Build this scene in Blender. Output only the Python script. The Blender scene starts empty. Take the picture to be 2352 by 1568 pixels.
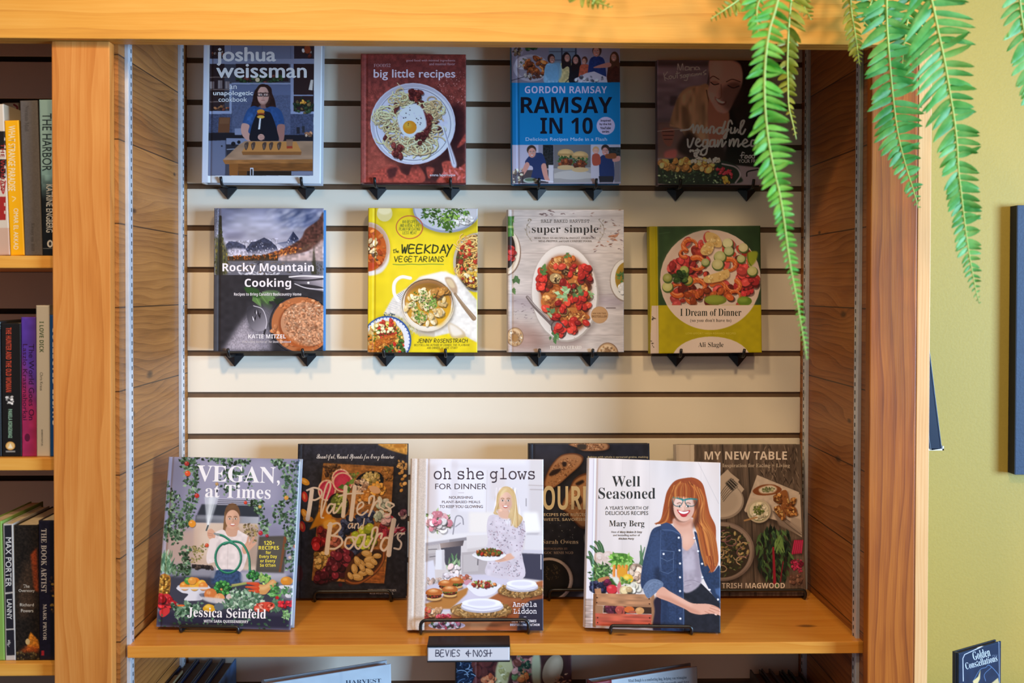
import bpy, bmesh, math, random
import numpy as np
from mathutils import Matrix, Vector, Euler
sc = bpy.context.scene
COL = sc.collection
# ------------------------------------------------------------------ camera (35 mm, level, lens shift)
FPX = 35.0 / 36.0 * 2352
YAW, PITCH, ROLL, SHIFT = .0233, .0147, .0021, -85.0
ZG = 1.92                                    # height of the topmost slat groove
CAM = np.array([-.0136, -1.8314, ZG - .4213])
fw = np.array([math.sin(YAW) * math.cos(PITCH), math.cos(YAW) * math.cos(PITCH), -math.sin(PITCH)])
r0 = np.array([math.cos(YAW), -math.sin(YAW), 0.]); u0 = np.cross(r0, fw)
rt = r0 * math.cos(ROLL) + u0 * math.sin(ROLL); up = -r0 * math.sin(ROLL) + u0 * math.cos(ROLL)
cam = bpy.data.cameras.new('camera'); cam.lens = 35; cam.sensor_width = 36; cam.sensor_fit = 'HORIZONTAL'
cam.shift_y = SHIFT / 2352; cam.clip_start = .05; cam.clip_end = 60
cam_ob = bpy.data.objects.new('camera', cam); COL.objects.link(cam_ob)
cam_ob.matrix_world = Matrix(((rt[0], up[0], -fw[0], CAM[0]), (rt[1], up[1], -fw[1], CAM[1]), (rt[2], up[2], -fw[2], CAM[2]), (0, 0, 0, 1)))
cam.dof.use_dof = True; cam.dof.focus_distance = 1.75; cam.dof.aperture_fstop = 4.0
sc.camera = cam_ob
# ------------------------------------------------------------------ light
sc.view_settings.view_transform = 'Standard'; sc.view_settings.look = 'None'
sc.view_settings.gamma = 1.0; sc.view_settings.use_curve_mapping = False
sc.view_settings.exposure = -0.06
world = bpy.data.worlds.new('room_daylight'); sc.world = world; world.use_nodes = True
bg = world.node_tree.nodes['Background']; bg.inputs[0].default_value = (.78, .85, 1.0, 1); bg.inputs[1].default_value = .21

def lamp(name, kind, loc, target, energy, col, size=.2, size_y=None, spot=None, blend=.6):
    l = bpy.data.lights.new(name, kind); l.energy = energy; l.color = col
    if kind == 'AREA':
        l.size = size
        if size_y: l.shape = 'RECTANGLE'; l.size_y = size_y
    else:
        l.shadow_soft_size = size
    if kind == 'SPOT': l.spot_size = math.radians(spot); l.spot_blend = blend
    o = bpy.data.objects.new(name, l); COL.objects.link(o); o.location = loc
    o.rotation_euler = (Vector(target) - Vector(loc)).to_track_quat('-Z', 'Y').to_euler()
    return o
WARM = (1.0, .71, .40)
lamp('track_spot', 'SPOT', (-.55, -1.75, 3.0), (-.2, -.1, 1.15), 86, WARM, .10, spot=75, blend=.7)
lamp('track_spot', 'SPOT', (.55, -2.2, 3.0), (.3, -.1, 1.15), 98, WARM, .12, spot=70, blend=.7)
lamp('track_spot', 'SPOT', (-.1, -3.2, 3.0), (.0, 0, 1.3), 44, WARM, .25, spot=70, blend=.7)
lamp('track_spot', 'SPOT', (1.0, -1.3, 3.0), (1.15, .06, 1.95), 17, WARM, .2, spot=46, blend=1.0)
lamp('daylight_window', 'AREA', (3.6, -2.6, 1.42), (-.3, 0, 1.62), 80, (.45, .70, 1.0), 1.5, 1.3).data.spread = math.radians(85)

# ------------------------------------------------------------------ projection helpers
def P(px, py, Y):
    d = fw + rt * ((px - 1176) / FPX) - up * ((py - 784 - SHIFT) / FPX)
    t = (Y - CAM[1]) / d[1]
    return CAM + d * t
def proj(p):
    v = np.asarray(p, float) - CAM; d = v @ fw
    return np.array([1176 + FPX * (v @ rt) / d, 784 + SHIFT - FPX * (v @ up) / d])

# ------------------------------------------------------------------ object helpers
def tag(o, label=None, cat=None, group=None, kind=None):
    if label: o['label'] = label
    if cat: o['category'] = cat
    if group: o['group'] = group
    if kind: o['kind'] = kind
    return o
def empty(name, loc=(0, 0, 0), mat=None, **k):
    o = bpy.data.objects.new(name, None); o.empty_display_size = .02; COL.objects.link(o)
    if mat is not None: o.matrix_world = mat
    else: o.location = loc
    return tag(o, **k)
def link(name, me, mats, parent=None, smooth=False):
    o = bpy.data.objects.new(name, me); COL.objects.link(o)
    for m in (mats if isinstance(mats, (list, tuple)) else [mats]): me.materials.append(m)
    if parent: o.parent = parent
    if smooth:
        for p in me.polygons: p.use_smooth = True
    return o
class MB:
    """collects shapes, builds one mesh"""
    def __init__(s): s.v = []; s.f = []; s.m = []
    def add(s, vs, fs, m=0):
        b = len(s.v); s.v += [tuple(map(float, v)) for v in vs]; s.f += [tuple(b + i for i in f) for f in fs]; s.m += [m] * len(fs); return s
    def box(s, a, b, m=0, bev=0):
        if bev:
            bm = bmesh.new(); bmesh.ops.create_cube(bm, size=1)
            for v in bm.verts: v.co = Vector([(a[i] + b[i]) / 2 + v.co[i] * (b[i] - a[i]) for i in range(3)])
            bmesh.ops.bevel(bm, geom=bm.edges[:], offset=bev, segments=2, affect='EDGES', profile=.6)
            bm.verts.index_update()
            s.add([v.co[:] for v in bm.verts], [[v.index for v in f.verts] for f in bm.faces], m); bm.free(); return s
        x0, y0, z0 = a; x1, y1, z1 = b
        return s.add([(x0, y0, z0), (x1, y0, z0), (x1, y1, z0), (x0, y1, z0), (x0, y0, z1), (x1, y0, z1), (x1, y1, z1), (x0, y1, z1)],
                     [(0, 3, 2, 1), (4, 5, 6, 7), (0, 1, 5, 4), (1, 2, 6, 5), (2, 3, 7, 6), (3, 0, 4, 7)], m)
    def tube(s, pts, r, n=8, m=0, cap=True):
        pts = [Vector(p) for p in pts]; rs = r if isinstance(r, (list, tuple)) else [r] * len(pts)
        t0 = (pts[1] - pts[0]).normalized(); a = t0.orthogonal().normalized(); vs = []
        for i, p in enumerate(pts):
            t = (pts[min(i + 1, len(pts) - 1)] - pts[max(i - 1, 0)]).normalized()
            a = (a - t * a.dot(t)).normalized(); b = t.cross(a)
            vs += [p + (a * math.cos(2 * math.pi * k / n) + b * math.sin(2 * math.pi * k / n)) * rs[i] for k in range(n)]
        fs = [(i * n + k, i * n + (k + 1) % n, (i + 1) * n + (k + 1) % n, (i + 1) * n + k) for i in range(len(pts) - 1) for k in range(n)]
        if cap: fs += [tuple(range(n))[::-1], tuple((len(pts) - 1) * n + k for k in range(n))]
        return s.add(vs, fs, m)
    def prism(s, poly, y0, y1, m=0):
        """polygon in x,z pushed from y0 to y1"""
        n = len(poly)
        return s.add([(x, y0, z) for x, z in poly] + [(x, y1, z) for x, z in poly],
                     [tuple(range(n)), tuple(range(n, 2 * n))[::-1]] + [(i, i + n, (i + 1) % n + n, (i + 1) % n) for i in range(n)], m)
    def build(s, name, mats, parent=None, smooth=False):
        me = bpy.data.meshes.new(name); me.from_pydata(s.v, [], s.f); me.polygons.foreach_set('material_index', s.m); me.update()
        bm = bmesh.new(); bm.from_mesh(me); bmesh.ops.recalc_face_normals(bm, faces=bm.faces[:]); bm.to_mesh(me); bm.free()
        return link(name, me, mats, parent, smooth)
def rounded(pts, r, n=5):
    """3-D polyline with rounded corners"""
    out = [Vector(pts[0])]; pts = [Vector(p) for p in pts]
    for i in range(1, len(pts) - 1):
        a, b, c = pts[i - 1], pts[i], pts[i + 1]; d1 = (a - b); d2 = (c - b); q = min(r, d1.length * .45, d2.length * .45)
        p, e = b + d1.normalized() * q, b + d2.normalized() * q
        out += [p.lerp(b, t).lerp(b.lerp(e, t), t) for t in [k / n for k in range(n + 1)]]
    return out + [pts[-1]]

# ------------------------------------------------------------------ materials
def lin(h):
    c = [int(h[i:i + 2], 16) / 255 for i in (0, 2, 4)]
    return tuple(x / 12.92 if x <= .04045 else ((x + .055) / 1.055) ** 2.4 for x in c)
def mat(name, hexcol, rough=.5, metal=0., spec=.5, bump=None, var=0., vscale=20, **k):
    m = bpy.data.materials.new(name); m.use_nodes = True; nt = m.node_tree; b = nt.nodes['Principled BSDF']
    c = lin(hexcol); b.inputs['Base Color'].default_value = (*c, 1); b.inputs['Roughness'].default_value = rough
    b.inputs['Metallic'].default_value = metal; b.inputs['Specular IOR Level'].default_value = spec
    for kk, v in k.items(): b.inputs[kk].default_value = v
    if var or bump:
        tc = nt.nodes.new('ShaderNodeTexCoord'); no = nt.nodes.new('ShaderNodeTexNoise'); no.inputs['Scale'].default_value = vscale; no.inputs['Detail'].default_value = 5
        nt.links.new(tc.outputs['Object'], no.inputs['Vector'])
        if var:
            rp = nt.nodes.new('ShaderNodeValToRGB'); rp.color_ramp.elements[0].position = .3; rp.color_ramp.elements[1].position = .7
            rp.color_ramp.elements[0].color = (*[x * (1 - var) for x in c], 1); rp.color_ramp.elements[1].color = (*[min(1, x * (1 + var)) for x in c], 1)
            nt.links.new(no.outputs['Fac'], rp.inputs[0]); nt.links.new(rp.outputs[0], b.inputs['Base Color'])
        if bump:
            bp = nt.nodes.new('ShaderNodeBump'); bp.inputs['Strength'].default_value = bump; bp.inputs['Distance'].default_value = .002
            nt.links.new(no.outputs['Fac'], bp.inputs['Height']); nt.links.new(bp.outputs[0], b.inputs['Normal'])
    return m
def wood(name, light, mid, dark, axis='X', across=None, knots=(), plank=0., rough=.42, ring=55., wav=.35, seed=0., contrast=1., coat=.0):
    """pine: rings across the grain, bent by slow noise, opened around knots.  axis = along the grain (object space)."""
    m = bpy.data.materials.new(name); m.use_nodes = True; nt = m.node_tree; N = nt.nodes; L = nt.links; b = N['Principled BSDF']
    def nd(t, **k):
        n = N.new(t)
        for a, v in k.items(): setattr(n, a, v)
        return n
    def mth(op, a, bb=None, c=None):
        n = nd('ShaderNodeMath', operation=op)
        for i, v in enumerate((a, bb, c)):
            if v is None: continue
            if isinstance(v, (int, float)): n.inputs[i].default_value = v
            else: L.new(v, n.inputs[i])
        return n.outputs[0]
    tc = nd('ShaderNodeTexCoord'); sp = nd('ShaderNodeSeparateXYZ'); L.new(tc.outputs['Object'], sp.inputs[0])
    ax = {'X': 0, 'Y': 1, 'Z': 2}; along = sp.outputs[ax[axis]]
    across = across or {'X': 'Z', 'Y': 'Z', 'Z': 'X'}[axis]; acr = sp.outputs[ax[across]]
    third = sp.outputs[3 - ax[axis] - ax[across]]
    off = seed
    if plank:
        pz = mth('SUBTRACT', acr, .0927); pid = mth('FLOOR', mth('DIVIDE', pz, plank)); wn = nd('ShaderNodeTexWhiteNoise', noise_dimensions='1D'); L.new(pid, wn.inputs['W'])
        off = mth('MULTIPLY_ADD', wn.outputs['Value'], 37., seed); tone = wn.outputs['Value']
        seam = mth('ABSOLUTE', mth('SUBTRACT', mth('FRACT', mth('DIVIDE', pz, plank)), .5))
    cv = nd('ShaderNodeCombineXYZ')
    L.new(mth('MULTIPLY', mth('ADD', along, off), 1.6), cv.inputs[0]); L.new(mth('MULTIPLY', acr, 9.), cv.inputs[1]); L.new(mth('MULTIPLY', third, 9.), cv.inputs[2])
    n1 = nd('ShaderNodeTexNoise'); n1.inputs['Scale'].default_value = 1.6; n1.inputs['Detail'].default_value = 2; L.new(cv.outputs[0], n1.inputs['Vector'])
    ringc = mth('ADD', acr, mth('MULTIPLY', third, .6)); ringc = mth('MULTIPLY_ADD', n1.outputs['Fac'], wav * .35, ringc)
    kd = None
    for (ka, kb, ks) in knots:
        da = mth('MULTIPLY', mth('SUBTRACT', along, ka), .42); db = mth('SUBTRACT', acr, kb)
        d = mth('SQRT', mth('ADD', mth('MULTIPLY', da, da), mth('MULTIPLY', db, db)))
        g = mth('POWER', 2.718, mth('MULTIPLY', mth('DIVIDE', d, ks * 2.2), -1.))
        ringc = mth('ADD', ringc, mth('MULTIPLY', g, ks * 1.6))
        kk = mth('SMOOTH_MIN', mth('MULTIPLY', mth('SUBTRACT', ks * .5, d), 3. / ks), 1., .3); kk = mth('MAXIMUM', kk, 0.)
        kd = kk if kd is None else mth('MAXIMUM', kd, kk)
    w = mth('FRACT', mth('MULTIPLY', ringc, ring)); w = mth('POWER', w, 2.2)                # soft rise, sharp latewood line
    w2 = mth('MULTIPLY', mth('ABSOLUTE', mth('SINE', mth('MULTIPLY', ringc, ring * 11.3))), .25)
    cf = nd('ShaderNodeCombineXYZ'); L.new(mth('MULTIPLY', along, 14.), cf.inputs[0]); L.new(mth('MULTIPLY', acr, 700.), cf.inputs[1]); L.new(mth('MULTIPLY', third, 700.), cf.inputs[2])
    n2 = nd('ShaderNodeTexNoise'); n2.inputs['Scale'].default_value = 1.; n2.inputs['Detail'].default_value = 3; L.new(cf.outputs[0], n2.inputs['Vector'])
    n3 = nd('ShaderNodeTexNoise'); n3.inputs['Scale'].default_value = 3.; n3.inputs['Detail'].default_value = 3; L.new(cv.outputs[0], n3.inputs['Vector'])
    f = mth('MULTIPLY', mth('ADD', w, w2), .55 * contrast)
    f = mth('ADD', f, mth('MULTIPLY', mth('SUBTRACT', n2.outputs['Fac'], .5), .55))
    f = mth('ADD', f, mth('MULTIPLY', mth('SUBTRACT', n3.outputs['Fac'], .5), .9))
    if plank: f = mth('ADD', f, mth('MULTIPLY', mth('SUBTRACT', tone, .5), .35))
    f = mth('ADD', f, .22)
    rp = nd('ShaderNodeValToRGB'); e = rp.color_ramp.elements
    e[0].position = 0.; e[0].color = (*lin(light), 1); e[1].position = 1.; e[1].color = (*lin(dark), 1)
    x = e.new(.5); x.color = (*lin(mid), 1)
    L.new(f, rp.inputs[0]); out = rp.outputs[0]
    def mix(fac, colr, a):
        n = nd('ShaderNodeMix', data_type='RGBA'); L.new(fac, n.inputs['Factor']); L.new(a, n.inputs['A']); n.inputs['B'].default_value = (*colr, 1); return n.outputs['Result']
    if kd is not None: out = mix(mth('MULTIPLY', kd, .8), [v * .22 for v in lin(dark)], out)
    if plank: out = mix(mth('MULTIPLY', mth('GREATER_THAN', seam, .5 - .001 / plank), .85), [v * .12 for v in lin(dark)], out)
    L.new(out, b.inputs['Base Color']); b.inputs['Roughness'].default_value = rough; b.inputs['Specular IOR Level'].default_value = .35
    if coat: b.inputs['Coat Weight'].default_value = coat; b.inputs['Coat Roughness'].default_value = .2
    bp = nd('ShaderNodeBump'); bp.inputs['Strength'].default_value = .12; bp.inputs['Distance'].default_value = .001
    L.new(n2.outputs['Fac'], bp.inputs['Height']); L.new(bp.outputs[0], b.inputs['Normal'])
    return m
def print_mat(name, rough=.38, spec=.45):
    m = bpy.data.materials.new(name); m.use_nodes = True; nt = m.node_tree; b = nt.nodes['Principled BSDF']
    a = nt.nodes.new('ShaderNodeAttribute'); a.attribute_name = 'ink'; nt.links.new(a.outputs['Color'], b.inputs['Base Color'])
    b.inputs['Roughness'].default_value = rough; b.inputs['Specular IOR Level'].default_value = spec
    return m
M = dict(
    ink=print_mat('printed_laminate', .42, .25), ink_matte=print_mat('printed_matte_paper', .6, .3),
    black=mat('black_powder_coat', '141417', .42, 0, .5, bump=.05, vscale=400), wire=mat('black_wire', '101012', .35, 0, .6),
    steel=mat('zinc_steel', 'd2d6de', .32, .35, var=.06, vscale=60), hole=mat('slot_dark', '08080a', .9),
    slat=mat('cream_laminate', 'ece1ce', .45, var=.015, vscale=6), groove=mat('mdf_brown', '664d37', .8, var=.1, vscale=50),
    dslat=mat('shaded_laminate', 'c0bab6', .6, var=.03, vscale=8), dgroove=mat('shaded_groove', '1a1513', .9),  # left bay slat wall: its shade is put into these darker colours
    paper=mat('page_paper', 'e9e2d3', .8, var=.05, vscale=200), paper_tan=mat('aged_page_paper', 'c8b89a', .85, var=.08, vscale=150),
    beam=wood('honey_pine_beam', 'e6aa50', 'dd9a3e', 'c07c2e', 'X', 'Z', ring=38, wav=.16, contrast=.6, seed=3.),
    post=wood('honey_pine_post', 'd8924a', 'c87c36', 'a65c22', 'Z', 'X', knots=((1.405, -.664, .006), (1.865, -.655, .007)), ring=42, wav=.2, contrast=.6, seed=1.),
    post2=wood('fir_post', 'bb6c22', '9a5014', '6c3208', 'Z', 'X', knots=((1.43, .70, .006),), ring=60, wav=.12, contrast=.75, seed=5.),
    pale=wood('window_lit_edge_grain', 'eec088', 'e2ac70', 'c88f56', 'Z', 'X', ring=220, wav=.06, contrast=.6, seed=8.),  # end panel: window light on its edge is put into the paler wood
    shelf=wood('pine_shelf', 'dc9840', 'cf842e', 'a8641e', 'X', 'Y', knots=((.195, -.279, .011), (.50, -.243, .017)), ring=55, wav=.14, contrast=.5, seed=2., rough=.33, coat=.15),
    board=wood('knotty_pine_board', 'b4763a', '945c2a', '5c3410', 'Y', 'Z', knots=((-.28, 1.305, .013), (-.20, 1.36, .016), (-.27, 1.62, .012), (-.07, 1.70, .008)), plank=.1253, ring=85, wav=.2, contrast=.6, seed=4.),
    board2=wood('knotty_cedar_board', 'b57438', '965622', '5e2e0e', 'Y', 'Z', knots=((-.25, 1.29, .010), (-.2, 1.22, .015), (-.1, 1.6, .008), (-.22, 1.46, .015)), plank=.1253, ring=85, wav=.22, contrast=.65, seed=9.),
)
# ------------------------------------------------------------------ setting
XW = .5648; YF = -.353
ZB = P(1000, 95, YF - .013)[2]               # underside of the header beam
ZS = P(1000, 1479, -.3157)[2]                # top of the display shelf
fm = MB().box((-3.2, -4.2, -.02), (4.2, .4, 0)).build('floor', mat('floor_boards', '54402c', .5, var=.15, vscale=3)); tag(fm, kind='structure')
gw = MB().box((-3.2, .06, 0), (4.2, .12, 3.3)).build('wall_back', mat('olive_green_paint', 'b39d45', .55, bump=.12, vscale=260, var=.03)); tag(gw, kind='structure')

bc = empty('bookcase', (0, 0, 0), label='built-in pine bookcase with two bays, slatted back and plank sides', cat='bookcase')
XE = P(2136, 700, YF)[0]
MB().box((-1.26, YF - .013, ZB), (XE, YF + .0, ZB + .15), bev=.0015).box((-1.26, YF + .0005, ZB), (XE, YF + .02, ZB + .15)).build('header_beam', M['beam'], bc)
MB().box((-1.26, YF + .021, ZB + .128), (XE, .055, ZB + .15)).build('top_board', M['beam'], bc)
xl0, xl1 = P(121, 700, YF)[0], P(253.5, 700, YF)[0]
MB().box((xl0, YF, 0), (xl1, YF + .019, ZB - .0005), bev=.0015).build('post', M['post'], bc)
xr0, xr1 = P(1999, 700, YF)[0], P(2105.5, 700, YF)[0]
MB().box((xr0, YF, 0), (xr1, YF + .019, ZB - .0005), bev=.0015).build('post', M['post2'], bc)
MB().box((xr1 + .0006, YF - .001, 0), (XE, .055, ZB - .0005), bev=.001).build('end_panel', M['pale'], bc)
MB().box((-1.26, YF, 0), (-1.17, YF + .019, ZB - .0005), bev=.0015).build('post', M['post'], bc)
# plank-lined sides of the display bay; left bay side
MB().box((-XW - .012, YF + .0195, 0), (-XW, .03, ZB + .128)).build('side_lining', M['board'], bc)
MB().box((XW, YF + .0195, 0), (XW + .012, .03, ZB + .128)).build('side_lining', M['board2'], bc)
MB().box((-1.19, YF + .0195, 0), (-1.1705, .03, ZB + .128)).build('side_lining', M['board'], bc)
MB().box((-.645, YF + .0195, 0), (-.625, .03, ZB + .128)).build('divider', M['board'], bc)
# slat wall: laminate slats over a brown backing
def slatwall(name, x0, x1, m, z0=.55):
    mb = MB(); z = ZG; hs = .0762 - .0098
    zs = [ZG + .0762 * k for k in range(0, 2)] + [ZG - .0762 * k for k in range(1, 18)]
    for zt in sorted(zs):                    # zt = top of a groove; the slat below it runs zt-.0098 down to the next groove top
        mb.box((x0, 0, zt - .0762), (x1, .0046, zt - .0098), 0, bev=.0012)
    mb.box((x0, .0045, min(zs) - .08), (x1, .02, ZG + .0762), 1)
    return mb.build(name, m, bc)
slatwall('slat_panel', -XW + .0003, XW - .0003, [M['slat'], M['groove']])
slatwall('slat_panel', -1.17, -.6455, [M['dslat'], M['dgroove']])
# slotted steel standards let on to the sides
for sx in (-1, 1):
    for y0 in (-.3085, -.0505) if sx < 0 else (-.3015, -.048):
        a, b = (-XW, -XW + .006) if sx < 0 else (XW - .006, XW)
        face = b if sx < 0 else a
        mb = MB().box((a, y0, .3), (b, y0 + .0165, ZB + .11), 0, bev=.0008)
        zz = .6
        while zz < ZB + .1:
            mb.box((face - .0002, y0 + .0095, zz), (face + .0002, y0 + .0125, zz + .0062), 1); zz += .0127
        mb.build('shelf_standard', [M['steel'], M['hole']], bc)

# ------------------------------------------------------------------ shelves (lift off their brackets)
def shelf(name, label, x0, x1, yf, yb, zt, m, th=.0183):
    o = MB().box((x0, yf, zt - th), (x1, yb, zt), bev=.0012).build(name, m); return tag(o, label, 'shelf')
shelf('display_shelf', 'wide honey pine shelf carrying the front row of cookbooks and a section sign', P(292, 1480, -.3157)[0], P(1988, 1477, -.3157)[0], -.3157, -.0005, ZS, M['shelf'])
LS = [P(60, 587, -.335)[2], P(60, 1052, -.335)[2], P(60, 1524, -.335)[2]]
for zt, lb in zip(LS, ('pine shelf in the left bay under the yellow and grey novels', 'pine shelf in the left bay under the black, purple and white paperbacks', 'lowest visible pine shelf in the left bay, under the Lanny and Overstory paperbacks')):
    shelf('bay_shelf', lb, -1.169, -.6455, -.335, -.0005, zt, M['beam'])

# ------------------------------------------------------------------ book hooks in the slat grooves
def hook_proto():
    e = empty('slatwall_hook')
    k = .0172
    mb = MB().add([(-k, -.0005, .001), (k, -.0005, .001), (0, -.0005, -.019), (-k, -.0045, .001), (k, -.0045, .001), (0, -.0065, -.019), (0, -.009, .001)],
                  [(0, 1, 2), (3, 5, 6), (6, 5, 4), (0, 3, 6, 4, 1), (1, 4, 5, 2), (2, 5, 3, 0)])
    mb.box((-k * .8, -.001, .0005), (k * .8, .0095, .0045))
    mb.build('plate', M['black'], e)
    MB().tube(rounded([(0, -.002, .0015), (0, -.047, .002), (0, -.053, .016)], .008), .0026, 10).build('prong', M['black'], e, True)
    return e
HK = hook_proto()
def dup(o, **k):
    c = o.copy(); COL.objects.link(c)
    for ch in list(o.children):
        d = ch.copy(); d.parent = c; COL.objects.link(d)
    return c
HOOKS = [(525, 3, 'left hook under the white-bordered cookbook of a cook in blue'), (704, 3, 'right hook under the white-bordered cookbook of a cook in blue'),
         (868, 3, 'left hook under the red Big Little Recipes book'), (1037, 3, 'right hook under the red Big Little Recipes book'),
         (1235, 3, 'left hook under the blue Ramsay in 10 book'), (1363, 3, 'right hook under the blue Ramsay in 10 book'),
         (1551, 3, 'left hook under the dark vegan book beside the fern'), (1714, 3, 'right hook under the dark vegan book, next to the fern frond'),
         (541, 7, 'left hook under the Rocky Mountain Cooking book'), (707, 7, 'right hook under the Rocky Mountain Cooking book'),
         (888, 7, 'left hook under the yellow Weekday Vegetarians book'), (1026, 7, 'right hook under the yellow Weekday Vegetarians book'),
         (1236, 7, 'left hook under the Super Simple book'), (1355, 7, 'right hook under the Super Simple book'),
         (1552, 7, 'left hook under the green I Dream of Dinner book'), (1693, 7, 'right hook under the green I Dream of Dinner book')]
for i, (px, row, lb) in enumerate(HOOKS):
    h = HK if i == 0 else dup(HK)
    zt = ZG - .0762 * row
    h.location = (P(px, 430 + (row - 3) * 95, 0)[0], 0, zt - .0098)
    tag(h, 'black ' + lb, 'hook', 'black slatwall book hooks')

# ------------------------------------------------------------------ wire easels on the shelf
def easel(px0, px1, ytop, yb, Yl, lean, label, skew=0.):
    """front lip between two pixel columns at depth Yl"""
    a, b = P(px0, ytop, Yl), P(px1, ytop, Yl); x0, x1 = a[0], b[0]; z = ZS + .004; h = max(.010, a[2] - ZS)
    e = empty('wire_easel', ((x0 + x1) / 2, Yl, ZS)); w = (x1 - x0) / 2; Z = .003; d = .115
    tag(e, label, 'easel', 'black wire book easels'); e.rotation_euler.z = skew
    MB().tube(rounded([(-w, d, Z), (-w, 0, Z), (-w, 0, h), (w, 0, h), (w, 0, Z), (w, d, Z)], .011), .0027, 10).build('lip_frame', M['wire'], e, True)
    q = w * .62; t = math.tan(math.radians(lean))
    MB().tube(rounded([(-q, .043, Z), (-q, .043 + .15 * t, .15), (q, .043 + .15 * t, .15), (q, .043, Z)], .02), .003, 10).tube([(-w, .043, Z), (w, .043, Z)], .003, 8).build('back_rest', M['wire'], e, True)
    MB().tube(rounded([(0, .043 + .15 * t, .15), (0, d + .015, Z), (0, d - .03, Z)], .01), .003, 8).tube([(-w, d, Z), (w, d, Z)], .003, 8).build('strut', M['wire'], e, True)
    return e
# ------------------------------------------------------------------ printing: covers are painted shape by shape on a fine grid of ink dots
RND = random.Random(7)
def srgb(h):
    return np.array([int(h[i:i + 2], 16) / 255 for i in (0, 2, 4)])
def PT(s):
    if isinstance(s, str): return np.array([[float(q) for q in p.split(',')] for p in s.split()])
    return np.array(s, float).reshape(-1, 2)
def spline(p, closed, n=6):
    if len(p) < 3: return p
    q = np.vstack([p[-1], p, p[0], p[1]]) if closed else np.vstack([2 * p[0] - p[1], p, 2 * p[-1] - p[-2]])
    out = []; t = np.linspace(0, 1, n, endpoint=False)[:, None]
    for i in range(1, len(q) - 2):
        a, b, c, d = q[i - 1], q[i], q[i + 1], q[i + 2]
        out.append(.5 * (2 * b + (c - a) * t + (2 * a - 5 * b + 4 * c - d) * t ** 2 + (3 * b - a - 3 * c + d) * t ** 3))
    if not closed: out.append(q[-2][None])
    return np.vstack(out)
def homog(src, dst):
    A = []; B = []
    for (x, y), (u, v) in zip(src, dst):
        A += [[x, y, 1, 0, 0, 0, -u * x, -u * y], [0, 0, 0, x, y, 1, -v * x, -v * y]]; B += [u, v]
    return np.append(np.linalg.solve(np.array(A, float), np.array(B, float)), 1).reshape(3, 3)
SUB = np.array([(i + .5) / 3 for i in range(3)]) - .5
TXT = {}
STROKES = {'A': '0,1 .5,0 1,1|.2,.65 .8,.65', 'B': '0,0 0,1|0,0 .7,.08 .75,.4 0,.48|0,.48 .9,.6 .85,.95 0,1', 'C': '.95,.12 .5,0 .05,.5 .5,1 .95,.88', 'D': '0,0 0,1|0,0 .8,.2 .9,.6 .6,.95 0,1',
           'E': '.85,0 0,0 0,1 .9,1|0,.48 .7,.45', 'F': '.85,0 0,0 0,1|0,.48 .7,.48', 'G': '.9,.15 .5,0 .05,.5 .5,1 .95,.85 .95,.55 .55,.55', 'H': '0,0 0,1|1,0 1,1|0,.5 1,.48', 'I': '.5,0 .5,1',
           'J': '.8,0 .8,.75 .5,1 .1,.85', 'K': '0,0 0,1|.9,0 .05,.55 .95,1', 'L': '0,0 0,1 .85,1', 'M': '0,1 .12,0 .5,.7 .88,0 1,1', 'N': '0,1 0,0 .95,1 .95,0', 'O': '.5,0 .05,.5 .5,1 .95,.5 .5,0', 'P': '0,1 0,0 .8,.08 .8,.45 0,.55',
           'R': '0,1 0,0 .8,.08 .8,.42 0,.52 .95,1', 'S': '.9,.1 .45,0 .1,.25 .85,.65 .6,.98 .05,.9', 'T': '0,0 1,0|.5,0 .5,1', 'U': '0,0 .05,.8 .5,1 .92,.8 .95,0', 'V': '0,0 .48,1 .95,0', 'W': '0,0 .28,1 .5,.3 .75,1 1,0', 'Y': '0,0 .5,.5|1,0 .3,1', 'X': '0,0 1,1|1,0 0,1', 'Z': '0,0 1,0 0,1 1,1',
           '0': '.5,0 .1,.5 .5,1 .9,.5 .5,0', '1': '.5,0 .5,1', '-': '.1,.5 .9,.5', '&': '.95,.5 .2,.5|.55,.1 .55,.95 .1,.7 .5,.35', ',': '.3,.9 .2,1.15', '.': '.3,.95 .32,1'}
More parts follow.
